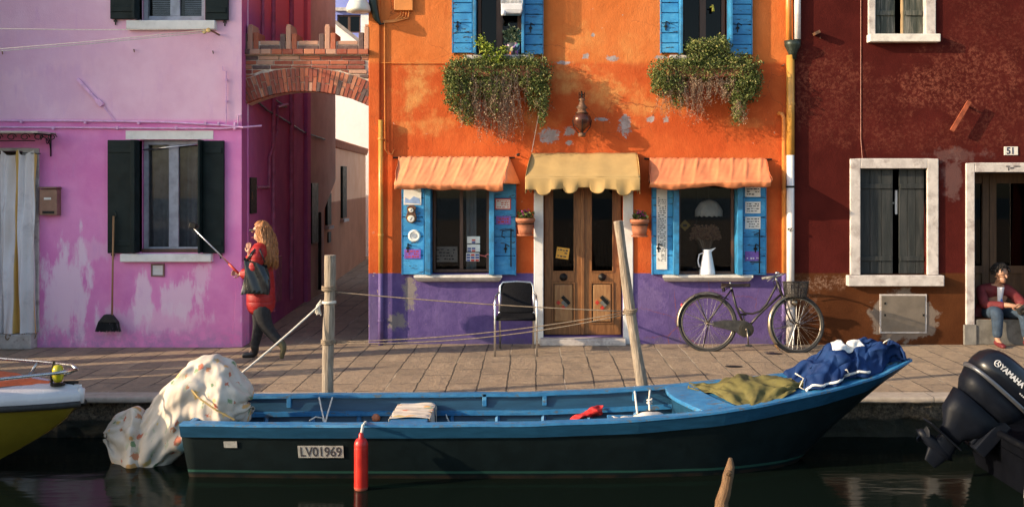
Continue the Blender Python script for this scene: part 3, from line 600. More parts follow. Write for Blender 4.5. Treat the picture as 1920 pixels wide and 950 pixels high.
# ---------------------------------------------------------------- brick arch
ar = thing('brick_arch','crenellated brick arch spanning the alley between the pink and orange houses','arch',(wx(573,-.03),-.03,wz(200,-.03)))
ya=-.03; yb=.32
axl, axr = wx(454,ya)-.03, wx(692,ya)-.003
cxp = (axl+axr)/2; z_ap=wz(170,ya); z_sp=wz(199,ya); half=(axr-axl)/2; sag=z_ap-z_sp
rad=(half*half+sag*sag)/(2*sag); zc=z_ap-rad; rin=rad; tring=(wz(128,ya)-z_ap); rout=rin+tring
a0=math.asin(half/rad)
def arcpt(r,a): return (cxp+r*math.sin(a), zc+r*math.cos(a))
ztop=wz(101,ya)
def clampx(x): return min(max(x,axl),axr)
m=MB(); N=30; lo=[arcpt(rin+.004,-a0+2*a0*i/N) for i in range(N+1)]
for i in range(N):
    (xa_,za_),(xb_,zb_)=lo[i],lo[i+1]; m.prism([(xa_,za_),(xb_,zb_),(xb_,ztop-.02),(xa_,ztop-.02)],ya+.012,yb)
m.build('mortar_core',M['mortar'],ar)
m=MB(); nb=34
for i in range(nb):
    for row in range(2):
        am=-a0*1.0+2*a0*(i+.5)/nb; da=a0/nb*.80; j=random.uniform(-.004,.004)
        sp=tring*(.5+ (.12 if i%2 else -.12)); r0,r1=(rin-.003,rin+sp-.005) if row==0 else (rin+sp+.005,rout)
        
        q=[arcpt(r0,am-da),arcpt(r0,am+da),arcpt(r1,am+da),arcpt(r1,am-da)]
        q=[(clampx(x)+random.uniform(-.004,.004),z+random.uniform(-.004,.004)) for x,z in q]; m.prism(q,ya-random.uniform(0,.012),ya+.1)
# soffit bricks
m.build('arch_ring',M['brick'],ar,bevel=.006,seg=1)
m=MB(); ch=.058
zz=ztop-.03
for rr in range(9):
    z1=zz-rr*ch; z0=z1-ch+.013; x=axl+random.uniform(-.2,0)
    while x<axr:
        L=random.uniform(.2,.27); xa_=max(x,axl+.004); xb_=min(x+L-.012,axr-.004)
        if xb_-xa_>.05:
            zarc=lambda xx: zc+math.sqrt(max(0,(rout+.012)**2-(xx-cxp)**2))
            za_,zb_=max(z0,zarc(xa_)),max(z0,zarc(xb_))
            if z1-za_>.012 and z1-zb_>.012: m.prism([(xa_,za_),(xb_,zb_),(xb_,z1),(xa_,z1)],ya-random.uniform(0,.01),ya+.1)
            elif z1-max(z0,min(za_,zb_))>.02:
                lo_,hi_=(xa_,xb_) if za_<zb_ else (xb_,xa_); m.prism(sorted([(lo_,z0 if z0>zarc(lo_) else min(z1-.005,zarc(lo_)))]+[(lo_,z1)]+[((lo_+hi_)/2,z1)],key=lambda t:t[0]) ,ya,ya+.09)
        x+=L
m.build('spandrel',M['brick'],ar,bevel=.004,seg=1)
m=MB(); x=axl
while x<axr-.02:
    L=.135; m.box(x+.005,min(x+L-.004,axr),ya-.05-random.uniform(0,.008),yb+.03,ztop-.012,ztop+.052); x+=L
m.build('cornice',M['brick'],ar,bevel=.005,seg=1)
m=MB(); m.box(axl,axr,ya-.035,yb+.02,ztop-.018,ztop+.045); m.build('cornice_bed',M['mortar'],ar)
zt=ztop+.056
for k,pxm in enumerate((469,541,614,688)):
    xm=wx(pxm,ya); m=MB()
    for j,(dx,h) in enumerate(((-.072,.20),(0,.28),(.072,.20))):
        x0_=xm+dx-.031; x1_=xm+dx+.031
        if x1_>axr: x1_=axr
        if x1_-x0_<.02: continue
        m.box(x0_,x1_,ya-.01,yb-.03,zt,zt+h+random.uniform(-.01,.01))
        if j==1: m.box(x0_+.006,x1_-.006,ya+.0,yb-.05,zt+h+.002,zt+h+.03)
    m.build('merlon',M['brick'],ar,bevel=.005,seg=1)
    if k<3:
        m=MB(); xe=wx((541,614,688)[k],ya)
        m.box(xm+.115,xe-.115,ya,yb-.03,zt,zt+.05); m.box(xm+.125,xe-.118,ya+.004,yb-.03,zt+.058,zt+.105); m.build('parapet_brick',M['brick'],ar,bevel=.004,seg=1)
m=MB(); m.box(axl,axr,ya+.012,yb-.05,zt-.004,zt+.1); m.build('parapet_bed',M['mortar'],ar)
# ================================================================ ORANGE HOUSE
og = thing('orange_house','orange and purple plastered house with blue shutters between the alley and the maroon house','house',(.6,0,0))
X0O, X1O = wx(692,0), wx(1487,0)
def OX(px,y=0): return wx(px,y)
def OZ(py,y=0): return wz(py,y)
g1=(OX(808),OX(920),OZ(513),OZ(335)); g2=(OX(1268),OX(1380),OZ(516),OZ(335)); dr=(OX(1019),OX(1168),.09,OZ(332))
u1=(OX(892),OX(980),OZ(104),OZ(-160)); u2=(OX(1275),OX(1366),OZ(104),OZ(-160))
m=MB(); m.wall(X0O,X1O,0,6.5,0,[g1,g2,dr,u1,u2],.3); m.build('wall',M['orange'],og)
m=MB(); m.box(X0O-.002,OX(713),-.035,-.001,0,6.5); m.build('corner_pilaster',M['orange'],og,bevel=.012)
m=MB(); m.box(X0O,X0O+.3,.301,8,0,6.5); m.box(X1O-.3,X1O,.301,8,0,6.5); m.build('side_wall',M['orange'],og); m=MB(); m.box(X0O+.301,X1O-.301,7.7,8,0,6.5); m.build('rear_wall',M['orange'],og)
m=MB(); m.box(X0O-.1,X1O+.1,-.3,8.2,6.51,6.7); m.build('roof',M['terracotta'],og)
room(og,X0O+.4,X1O-.4,.31,5,.02,2.75); room(og,X0O+.4,X1O-.4,.31,5,2.9,6.4)
def blue_shutter(x0,x1,z0,z1,rows,y0=-.06,hx=0):
    m=MB(); boards(m,x0,x1,z0,z1,y0,y0+.024,rows,.012); m.box(x0+.012,x1-.012,y0+.025,-.012,z0+.01,z1-.01)
    s=m.build('shutter',M['blueshut'],og,bevel=.003)
    q=MB(); q.box(x0-.012,x0-.001,y0-.004,-.008,z0,z1); q.box(x1+.001,x1+.012,y0-.004,-.008,z0,z1); q.build('edge_strip',M['blueedge'],s)
    if hx: hinge(s,hx,z0+.33,y0-.002,1)
    return s
def blue_leaf(x0,x1,z0,z1):
    m=MB(); m.box(x0,x1,-.17,.07,z0,z1); return m.build('shutter',M['blueedge'],og,bevel=.004)
# upper windows
for (u,sl,sr,shx) in ((u1,(850,885),(985,1017),None),(u2,(1239,1271),(1371,1407),None)):
    blue_shutter(OX(sl[0]),OX(sl[1]),OZ(101),OZ(101)+1.75,14,hx=OX(sl[0]+8)); blue_shutter(OX(sr[0]),OX(sr[1]),OZ(104),OZ(104)+1.75,14,hx=OX(sr[0]+10))
    blue_leaf(u[0]-.02,u[0]+.012,OZ(103),OZ(101)+1.75); blue_leaf(u[1]-.012,u[1]+.02,OZ(103),OZ(101)+1.75)
    w=casement(og,u[0]+.02,u[1]-.02,u[2]+.012,u[3]-.1,.12,M['brownframe'],.045,.08,'dimglass')
    sill(og,u[0]-.14,u[1]+.14,OZ(113),OZ(105),0,.10,M['oldstone'])
q=hanging(.26,u2[0]+.05,u2[0]+.3,u2[2]+.03,u2[3]-.15,4,.02); q.build('curtain',simple('dark_red_curtain',(.12,.05,.04),.9),w,smooth=True)
q=hanging(.25,u2[1]-.13,u2[1]-.02,u2[2]+.03,u2[3]-.15,3,.015); q.build('curtain',M['curtain'],w,smooth=True)
# ground-floor windows
for (g,sl,sr,sp) in ((g1,(756,795),(926,966),(778,942)),(g2,(1223,1260),(1392,1433),(1240,1408))):
    blue_shutter(OX(sl[0]),OX(sl[1]),OZ(514),OZ(335),5,hx=OX(sl[0]+10)); blue_shutter(OX(sr[0]),OX(sr[1]),OZ(515),OZ(335),5,hx=OX(sr[0]+22))
    blue_leaf(g[0]-.055,g[0]+.012,OZ(513),OZ(335)); blue_leaf(g[1]-.012,g[1]+.05,OZ(513),OZ(335))
    w=casement(og,g[0]+.02,g[1]-.02,g[2]+.012,g[3],.10 if g is g1 else .03,M['brownframe'],.035,.045 if g is g1 else 0,'glass')
    sill(og,OX(sp[0]),OX(sp[1]),OZ(527),OZ(514),0,.13,M['stone'],True)
    if g is g1:
        q=hanging(.30,g[0]+.42,g[0]+.55,g[2]+.02,g[3],2,.012); q.build('curtain',M['curtain'],w,smooth=True)
# entrance
m=MB(); m.box(OX(1001),OX(1019)-.001,-.022,.04,.0,OZ(326)); m.box(OX(1168)+.001,OX(1187),-.022,.04,.0,OZ(326)); m.box(OX(1019),OX(1168),-.02,.04,dr[3]+.001,OZ(326)); m.build('door_frame',M['whitepaint'],og,bevel=.008)
m=MB(); m.box(OX(1012),OX(1172),-.16,.3,.0,.085); m.build('doorstep',M['oldstone'],og,bevel=.012)
xm=(dr[0]+dr[1])/2; yd=.12
for sgn,(xa,xb) in ((-1,(dr[0]+.012,xm-.004)),(1,(xm+.004,dr[1]-.012))):
    z0,z1=.10,dr[3]-.01; m=MB(); st=.095
    gz0,gz1=OZ(512),z1-.09; pz0,pz1=OZ(605),OZ(535)
    m.box(xa,xa+st,yd,yd+.05,z0,z1); m.box(xb-st,xb,yd,yd+.05,z0,z1)
    for a,b in ((z0,pz0-.03),(pz1+.03,gz0),(gz1,z1)): m.box(xa+st,xb-st,yd,yd+.05,a,b)
    m.box(xa+st,xb-st,yd+.02,yd+.03,pz0-.03,pz1+.03)
    d=m.build('door_leaf',M['doorwood'],og,bevel=.006)
    m=MB(); m.box(xa+st+.03,xb-st-.03,yd-.008,yd+.019,pz0+.0,pz1-.0); m.build('panel',M['doorpanel'],d,bevel=.014)
    m=MB(); f=.016; a,b,c,e=xa+st,xb-st,pz0-.03,pz1+.03
    m.box(a,b,yd-.012,yd+.018,c,c+f); m.box(a,b,yd-.012,yd+.018,e-f,e); m.box(a,a+f,yd-.012,yd+.018,c+f,e-f); m.box(b-f,b,yd-.012,yd+.018,c+f,e-f)
    a,b,c,e=xa+st,xb-st,gz0,gz1
    m.box(a,b,yd-.01,yd+.022,c,c+f); m.box(a,a+f,yd-.01,yd+.022,c+f,e); m.box(b-f,b,yd-.01,yd+.022,c+f,e); m.build('moulding',M['doorwood'],d,bevel=.004)
    m=MB(); m.box(xa+st,xb-st,yd+.024,yd+.03,gz0,gz1); m.build('pane',M['dimglass'],d)
    cx=(xa+xb)/2
    m=MB(); m.lathe([(.045,0),(.05,.008),(.04,.014),(.024,.02),(.024,.034),(.012,.042)],(cx,yd-.001,OZ(521)),16,rot=Matrix.Rotation(R(90),3,'X')); m.build('door_knob',M['iron'],d,smooth=True)
    mm=[M['iron'],M['redpaint'],simple('grey_tile',(.16,.16,.14),.5),simple('ochre_tile',(.35,.16,.05),.5)]; m=MB(); pc_=Vector((cx,yd-.014,OZ(569)))
    for i,(dx,dz,c_) in enumerate(((0,1,0),(-1,0,1),(1,0,0),(0,-1,1),(0,0,2),(-.5,.5,3),(.5,.5,0),(.5,-.5,2),(-.5,-.5,3))):
        m.cur=c_; m.obox(pc_+Vector((dx*.062,0,dz*.062)),(.042,.012+.001*i,.042),Matrix.Rotation(R(45),3,'Y'))
    m.build('mosaic_diamond',mm,d)
    q=hanging(yd+.1,xa+st+.0,xb-st-.0,gz0+.02,gz0+.42,5,.012); q.build('curtain',simple('dark_half_curtain' ,(.05,.035,.03),.9),d,smooth=True)
m=MB(); m.box(xm-.022,xm+.022,yd-.02,yd-.001,.1,dr[3]-.02); m.build('door_strip',M['doorwood'],og,bevel=.006)
rs=thing('red_shop_sign','dark red oval-lettered sign behind the glass of the wooden door','sign',(xm,yd+.06,OZ(420)))
m=MB(); m.box(OX(1066),OX(1135),yd+.062,yd+.072,OZ(432),OZ(407)); m.build('board',simple('dark_red_board',(.25,.03,.03),.5),rs)
m=MB()
for k in range(9): m.box(OX(1068)+k*.045,OX(1068)+k*.045+.03,yd+.055,yd+.06,OZ(427)+.012*math.sin(k*2),OZ(420)+.02*math.sin(k*1.3))
m.build('lettering',M['paper'],rs)
# ---------------------------------------------------------------- signs on shutters and glass
def sign(name,label,px0,px1,py0,py1,y,mat,rows=3,ink='ink',frame=None,rot=0,th=.008,cat='sign',group=None,lab=True,fill=.8):
    a,b,c,d=OX(px0,y),OX(px1,y),OZ(py1,y),OZ(py0,y); ctr=Vector(((a+b)/2,y,(c+d)/2)); rm=Matrix.Rotation(R(rot),3,'Y')
    o=MB().__class__(); o.obox(ctr,(b-a,th,d-c),rm); s=o.build(name,mat,loc=ctr,bevel=.002); tag(s,label,cat,group)
    if frame:
        q=MB(); t=.012
        for dx,dz,w,h in ((0,(d-c)/2,b-a+t,t),(0,-(d-c)/2,b-a+t,t),((b-a)/2,0,t,d-c-t),(-(b-a)/2,0,t,d-c-t)): q.obox(ctr+rm@Vector((dx,-.004,dz)),(w,th+.006,h),rm)
        q.build('frame',frame,s)
    if rows:
        q=MB(); rng=random.Random(px0*7+py0); h=(d-c)*.8/rows
        for r in range(rows):
            x=-(b-a)*.40; z=(d-c)*.4-(r+.5)*h
            while x<(b-a)*.36:
                L=rng.uniform(.012,.05)*min(1,(b-a)/.16)*1.0; L=min(L,(b-a)*.4-x)
                if L>.004 and rng.random()<fill: q.obox(ctr+rm@Vector((x+L/2,-th/2-.001,z+rng.uniform(-.1,.1)*h)),(L*.85,.0016,h*rng.uniform(.3,.5)),rm)
                x+=L+.006
        q.build('lettering',M[ink],s)
    return s
ys=-.066
sign('shutter_picture','pale blue and white print at the top of the leftmost ground-floor blue shutter','',0,0,0,0,0) if False else None
s_=sign('shutter_picture','pale print with blue wave under the left awning on the outermost blue shutter',757,790,345,384,ys,M['paper'],0,cat='picture')
q=MB(); q.prism([(OX(759,ys),OZ(380,ys)),(OX(788,ys),OZ(382,ys)),(OX(786,ys),OZ(372,ys)),(OX(776,ys),OZ(368,ys)),(OX(768,ys),OZ(375,ys)),(OX(760,ys),OZ(370,ys))],ys-.007,ys-.004); q.build('print',simple('pale_blue_print',(.25,.36,.60),.6),s_)
bm_=thing('barometer','brown wooden barometer with two dials hanging on the blue shutter','barometer',W(771,402,ys))
m=MB(); m.prism([(OX(x,ys),OZ(y,ys)) for x,y in ((763,388),(768,385),(776,385),(781,388),(779,397),(782,408),(780,415),(772,419),(764,415),(761,408),(764,397))],ys-.03,ys-.004); m.build('case',M['brownframe'],bm_,bevel=.006)
for py,r in ((394,.028),(410,.042)):
    m=MB(); m.lathe([(r,0),(r*.95,.008),(r*.8,.01)],W(771,py,ys-.031),18,rot=Matrix.Rotation(R(90),3,'X')); dd=m.build('dial',M['paper'],bm_); m=MB(); m.lathe([(r*1.1,-.004),(r*1.12,.006),(r*1.0,.008)],W(771,py,ys-.03),18,rot=Matrix.Rotation(R(90),3,'X')); m.build('bezel',simple('brass_bezel',(.5,.35,.15),.4,.8),bm_); m=MB(); m.obox(W(771,py,ys-.043),(.005,.002,r*1.2),Matrix.Rotation(R(30),3,'Y')); m.build('hand',M['ink'],dd)
m=MB(); m.lathe([(.075,0),(.078,.006),(.055,.012),(.05,.008)],W(777,442,ys),24,rot=Matrix.Rotation(R(90),3,'X')); o=m.build('wall_plate',M['paper'],loc=W(777,442,ys),smooth=True); tag(o,'round white decorated plate hung on the blue shutter under the barometer','plate')
m=MB(); m.lathe([(.03,0),(.031,.002),(.012,.002)],W(777,442,ys-.010),16,rot=Matrix.Rotation(R(90),3,'X')); m.build('motif',simple('grey_blue_motif',(.35,.38,.42),.6),o)
sign('shutter_sign','violet sign at the foot of the outermost left blue shutter',758,789,467,485,ys,M['purplesign'],3,'redpaint')
sign('shutter_sign','white notice in a red frame on the blue shutter beside the flowerpot',929,957,373,392,ys,M['paper'],4,'redpaint',M['redpaint'])
sign('shutter_sign','violet sign below the red-framed notice on the blue shutter',930,958,405,421,ys,M['purplesign'],2,'redpaint')
m=MB(); m.tube([W(963,432,ys-.01),W(958,430,ys-.04),W(942,433,ys-.04),W(941,443,ys-.04),W(947,446,ys-.04)],.007,6); m.tube([W(958,430,ys-.02),W(958,500,ys-.02)],.008,6); o=m.build('shutter_bar',M['iron'],loc=W(958,430,ys)); tag(o,'black iron closing bar with hook on the blue shutter beside the flowerpot','iron bar')
for k,(px0,px1,py0,py1,mt,lb) in enumerate(((876,900,443,456,'paper','upper white sticker on the left shop window'),(876,900,458,472,'paper','middle blue-letter sticker on the left shop window'),(874,899,474,490,'paper','bottom patchwork sticker on the left shop window'))):
    s=sign('window_sticker',lb,px0,px1,py0,py1,.085,M[mt],0,th=.003,cat='sticker'); q=MB(); rng=random.Random(k)
    a,b,c,d=OX(px0,.085),OX(px1,.085),OZ(py1,.085),OZ(py0,.085); q.cur=0
    for i in range(3):
        for j in range(2 if k<2 else 3):
            q.cur=rng.choice((0,0,1,2)) ; q.box(a+(b-a)*(i+.1)/3,a+(b-a)*(i+.9)/3,.078,.083,c+(d-c)*(j+.12)/3.2,c+(d-c)*(j+.8)/3.2)
    q.build('print',[simple('navy_print',(.05,.08,.25),.5),M['redpaint'],M['paper']],s)
sign('window_card','cream lettered card leaning inside the left shop window',813,858,462,491,.16,simple('dull_card',(.38,.33,.27),.7),4,'ink',cat='card')
m=MB(); m.tube([W(909,480,.07),W(915,476,.07),W(921,480,.07),W(915,484,.07),W(909,480,.07)],.008,6); m.tube([W(900,478,.07),W(909,480,.07)],.008,6); o=m.build('red_bow',simple('faded_red_bow',(.5,.12,.10),.8),loc=W(910,480,.07)); tag(o,'small red bow hanging in the left shop window','bow')
sign('menu_board','tall narrow white menu strip on the blue shutter of the right window',1231,1251,354,505,ys,M['paper'],34,'ink',cat='menu')
for (py0,py1,lb) in ((345,369,'white notice half hidden under the right awning, topmost on the right shutter'),(378,400,'white notice on the right blue shutter, middle of three'),(406,429,'white notice on the right blue shutter, lowest of three')):
    sign('shutter_sign',lb,1397,1426,py0,py1,ys,M['paper'],4,'ink')
sign('shutter_sign','violet sign near the foot of the rightmost blue shutter',1397,1425,471,489,ys,M['purplesign'],2,'paper',fill=.5)
m=MB(); m.tube([W(1424,430,ys-.02),W(1424,512,ys-.02)],.008,6); m.tube([W(1414,440,ys-.02),W(1424,436,ys-.03)],.007,6); o=m.build('shutter_bar',M['iron'],loc=W(1424,430,ys)); tag(o,'black iron closing bar on the rightmost blue shutter','iron bar')
sign('door_note','orange paper note taped askew inside the wooden door glass',1043,1067,464,485,yd+.012,M['yellowcard'],3,'ink',rot=8,th=.003,cat='note')
s_=sign('window_card','yellow diamond sign standing in the right shop window',1277,1292,415,430,.2,simple('dim_yellow_card',(.42,.28,.05),.6),0,rot=45,cat='card'); q=MB(); q.box(OX(1281,.19),OX(1288,.19),.192,.196,OZ(425,.19),OZ(420,.19)); q.build('symbol',M['ink'],s_)
# lampshade, jug, dried flowers in the right window
lp=thing('hanging_lamp','cream pleated lampshade hanging in the right shop window','lamp',W(1329,380,.30)); c=W(1329,392,.225)
m=MB(); n_=48
m.grid(lambda u,v:(c.x+(.085+.085*min(1,v*1.6)**.7)*(1+.03*math.sin(u*24*2*math.pi))*math.cos(u*2*math.pi),c.y+.8*(.085+.085*min(1,v*1.6)**.7)*(1+.03*math.sin(u*24*2*math.pi))*math.sin(u*2*math.pi),c.z+.10-.19*v-(.008*math.sin(u*16*2*math.pi) if v>.9 else 0)),96,9,True); m.build('lamp_shade',M['lace'],lp,smooth=True,solid=.004)
m=MB(); m.lathe([(.02,-.0),(.085,-.006),(.085,0),(.02,.02)],(c.x,c.y,c.z+.10),20); m.build('cap',M['lace'],lp); m=MB(); m.tube([(c.x,c.y,c.z+.11),(c.x,c.y,c.z+.6)],.004,6); m.build('cord',M['ink'],lp)
jg=thing('enamel_jug','tall white enamel jug on the right window sill','jug',(OX(1326,-.03),-.03,OZ(514)))
jx,jy,jz=jg.location; m=MB(); m.lathe([(.03,.003),(.098,.003),(.10,.012),(.095,.05),(.075,.16),(.06,.24),(.052,.29),(.056,.31),(.05,.308),(.045,.27)],(jx,jy,jz),24); m.build('body',M['white'],jg,smooth=True)
m=MB(); m.add([(jx+.03,jy-.045,jz+.27),(jx+.03,jy+.045,jz+.27),(jx+.11,jy,jz+.335),(jx+.035,jy-.04,jz+.31),(jx+.035,jy+.04,jz+.31)],[(0,2,3),(1,4,2),(0,1,2),(3,2,4)]); m.build('spout',M['white'],jg)
m=MB(); m.tube([(jx-.05,jy,jz+.27),(jx-.10,jy,jz+.25),(jx-.115,jy,jz+.17),(jx-.10,jy,jz+.10),(jx-.085,jy,jz+.09)],.008,8); m.build('handle',M['white'],jg,smooth=True)
df=thing('dried_flowers','bunch of brown dried flowers standing behind the enamel jug','dried flowers',(jx,.03,jz)); c=W(1322,443,.155); m=MB(); q=MB()
for k in range(420):
    a=random.uniform(0,2*math.pi); e=random.uniform(-.3,1); r=random.uniform(.4,1)**.5
    p=c+Vector((.2*r*math.cos(a)*math.sqrt(max(0,1-e*e*.6)),.06*r*math.sin(a),.15*e*r)); s=random.uniform(.008,.018)
    m.obox(p,(s*1.6,s,s*1.3),Matrix.Rotation(random.uniform(0,3),3,Vector((random.random(),random.random(),random.random()+.01)).normalized()))
    if k%5==0: q.tube([c+Vector((0.03,.03,-.3)),c+Vector((p.x-c.x,p.y-c.y,p.z-c.z))*.5+Vector((0,0,-.05)),p],.002,3)
m.build('flower_heads',M['straw'],df); q.build('stems',M['dry'],df)
# ---------------------------------------------------------------- awnings
def fold(u,k,s=0): return math.sin(u*k*2*math.pi+s+1.1*math.sin(u*5.3+s))*.6+.4*math.sin(u*k*3.7*math.pi+2.2*s)
def awning(name,label,top,front,yf,hem,mat,seed,side_low,gather=.018):
    t=thing(name,label,'awning',((OX(top[0])+OX(top[1]))/2,0,OZ(top[2])))
    A=Vector((OX(top[0]),-.02,OZ(top[2]))); B=Vector((OX(top[1]),-.02,OZ(top[3]))); Cc=W(front[0],front[2],yf); Dd=W(front[1],front[3],yf)
    rng=random.Random(seed); nx=Vector((0,-.75,.66))
    def fn(u,v):
        p=A.lerp(B,u).lerp(Cc.lerp(Dd,u),v)
        sagz=-.05*math.sin(math.pi*v)*(.7+.3*fold(u,3,seed))
        g1_=max(0,fold(u+.05*v,9,seed))**2*.013*(1-.65*v)*gather/.018+.004*fold(u+.12*v,19,seed+2)*(1-.8*v)+.012*math.sin(u*5+seed)*v; rip=g1_
        p=p+nx*rip+Vector((0,.0,sagz*.8))
        return p
    def top_edge(u,v):
        p=fn(u,1.0)
        if v<=0: return p
        ang=v*1.9; d=hem*(1+.30*fold(u,2,seed+1)-.25*math.exp(-((u-.55)/.12)**2)); 
        return p+Vector((.008*fold(u,5,seed+v),.05*v*v+.010*fold(u,7,seed+3)*v,-d*v*(1-.12*v)))
    m=MB(); m.grid(fn,110,16); c=m.build('canvas',mat,t,smooth=True,solid=.004)
    m=MB(); m.grid(top_edge,110,6); m.build('valance',M['awnv'],t,smooth=True,solid=.004)
    for nm,(P,Q,S) in (('side_panel',(A,Cc,Vector((A.x-.02,-.02,side_low)))),('side_panel',(B,Dd,Vector((OX(976) if seed==1 else B.x+.07,-.02,side_low))))):
        m=MB(); m.grid(lambda u,v:P.lerp(Q,u).lerp(S,v*u*1.0 if False else v)*1.0+Vector((.015*math.sin(9*u+4*v)*u*(1-v),0,0)) ,14,8); m.build('side_panel',mat,t,smooth=True,solid=.003)
    m=MB(); m.tube([A+Vector((-.07,.0,-.012)),B+Vector((.07,0,-.012))],.011,8); m.tube([Cc+Vector((0.02,.05,-.005)),Dd+Vector((-.02,.05,-.005))],.010,8)
    for P,Q in ((A,Cc),(B,Dd)): m.tube([Vector((P.x,-.02,side_low+.05)),Q+Vector((0,.03,0))],.009,6)
    m.build('rail',M['iron'],t)
    return t
awning('awning','orange gathered awning over the left shop window',(748,955,294,294),(739,943,346,344),-.45,.085,M['awno'],1,OZ(345))
awning('awning','orange gathered awning over the right shop window, shadow across its top',(1218,1436,296,297),(1219,1447,342,340),-.45,.085,simple('deep_orange_canvas',(.72,.235,.10),.85,0,.12,6,.12,90),4,OZ(340))
ay=thing('awning','plain mustard awning with scalloped edge over the wooden door','awning',(OX(1092),0,OZ(288)))
yf=-.50; A=Vector((OX(997),-.015,OZ(287))); B=Vector((OX(1194),-.015,OZ(287))); Cc=W(985,332,yf); Dd=W(1200,333,yf)
def ayf(u,v):
    if v<.62:
        t=v/.62; bul=.016*math.sin(math.pi*t)
        return A.lerp(B,u).lerp(Cc.lerp(Dd,u),t)+Vector((0,-bul*.6,bul*.55+.004*fold(u,3,2)))
    t=(v-.62)/.38; p=Cc.lerp(Dd,u)
    k=u*4.3-.42; f=(k%1.0); sc=.068*math.sqrt(max(0,1-((f-.27)/.27)**2)) if f<.54 else 0.0
    h=.150+sc*.95-.02*math.sin(math.pi*u)**2
    return p+Vector((0,-.006*math.sin(t*3)+.022*fold(u,4,5)*t-.015*math.sin(math.pi*u*3)*t,-h*t-.008*math.sin(u*9)*t))
m=MB(); m.grid(lambda u,v:ayf(u,v*.6199),60,10); m.build('canvas',M['awny'],ay,smooth=True,solid=.004); m=MB(); m.grid(lambda u,v:ayf(u,.62+.38*v),220,12); m.build('valance',M['awny'],ay,smooth=True,solid=.004)
for P,Q,sx in ((A,Cc,-1),(B,Dd,1)):
    m=MB(); m.grid(lambda u,v:(P.lerp(Q,u)+Vector((0,-.035*math.sin(math.pi*u),.033*math.sin(math.pi*u)))).lerp(Vector((P.lerp(Q,u).x,P.lerp(Q,u).y,Q.z-.17-.03*math.sin(8*u))),v),12,8); m.build('side_panel',M['awny'],ay,smooth=True,solid=.003)
m=MB(); m.tube([Cc+Vector((.01,.02,0)),Dd+Vector((-.01,.02,0))],.011,8); m.build('rail',M['iron'],ay)
m=MB(); m.obox(W(1090,297,-.135),(.06,.004,.02),Matrix.Rotation(R(-45),3,'X')); m.build('patch',simple('rust_patch',(.35,.14,.04),.8),ay)
# ---------------------------------------------------------------- planters
def leaf(m,p,s,wid=.55):
    a=Vector((random.uniform(-1,1),random.uniform(-1,1),random.uniform(-1,1))); a=a.normalized() if a.length>.05 else Vector((0,0,1))
    b=a.orthogonal().normalized(); b=Matrix.Rotation(random.uniform(0,6.28),3,a)@b; n=a.cross(b)*s*.22
    m.add([p-a*s*.5,p+b*s*wid*.5+n,p+a*s*.5,p-b*s*wid*.5+n],[(0,1,2),(0,2,3)])
def lobe(m,cx,cy,cz,rx,ry,rz,n,s0,s1,shell=.55):
    for k in range(n):
        v=Vector((random.gauss(0,1),random.gauss(0,1),random.gauss(0,1))).normalized(); r=random.uniform(shell,1)
        r*=1+.55*mnoise.noise((v.x*2.6+cx*3,v.y*2.6,v.z*2.6+cz*3))
        leaf(m,Vector((cx+v.x*rx*r,min(-.015,cy+v.y*ry*r),cz+v.z*rz*r)),random.uniform(s0,s1))
def trail(m,p,L,n,spread=.12,r=.003):
    for k in range(n):
        q=p+Vector((random.uniform(-spread,spread),random.uniform(-.10,.04),random.uniform(-.03,.03))); pts=[q]; l=L*random.uniform(.45,1); st=9
        dx=random.uniform(-.02,.02)
        for j in range(st):
            q=q+Vector((random.uniform(-.022,.022)+dx*.3,random.uniform(-.012,.014),-l/st)); q.y=min(q.y,-.02); pts.append(q.copy())
        m.tube(pts,[r*(1-.6*j/st) for j in range(st+1)],3)
        for pt in pts[1:]:
            for _ in range(3): leaf(m,pt+Vector((random.uniform(-.025,.025),random.uniform(-.02,.01),random.uniform(-.02,.02))),random.uniform(.012,.032),.22)
def planter(label,bx0,bx1,bpy,lobes,trails,sprigs):
    t=thing('window_planter',label,'planter',W((bx0+bx1)/2,bpy,-.15)); z=OZ(bpy)
    m=MB(); x0,x1=OX(bx0),OX(bx1); m.box(x0,x1,-.24,-.08,z-.20,z-.06); m.build('trough',M['terracotta'],t,bevel=.01)
    for xx in (x0+.1,x1-.1): m=MB(); m.tube([(xx,-.01,z-.03),(xx,-.01,z-.21),(xx,-.26,z-.21),(xx,-.26,z-.12)],.008,6); m.build('bracket',M['iron'],t)
    m=MB()
    for q_ in range(7): c=W(bx0+(bx1-bx0)*(q_+.5)/7,bpy+4+5*math.sin(q_*2.3),-.18); lobe(m,c.x,c.y,c.z,.12,.13,.085+.03*math.sin(q_*1.7),420,.014,.034)
    for (px,py,rx,rz,n) in lobes: c=W(px,py,-.17); lobe(m,c.x,c.y,c.z,rx/147.5,.15,rz/147.5,int(n*1.7),.014,.030); lobe(m,c.x,c.y,c.z,rx/138,.17,rz/138,int(n*.40),.026,.045,.8)
    m.build('foliage',M['leaf'],t,merge=False)
    m=MB()
    for (px,py,L,n,sp) in trails: trail(m,W(px,py,-.2),L/147.5,max(5,int(n*.95)),sp/147.5)
    m.build('dry_stems',M['dry'],t,merge=False)
    if sprigs:
        m=MB()
        for (px,py,rx,rz,n,s0,s1) in sprigs: c=W(px,py,-.22); lobe(m,c.x,c.y,c.z,rx/147.5,.08,rz/147.5,n,s0,s1,.2)
        m.build('young_shoots',M['bright'],t,merge=False)
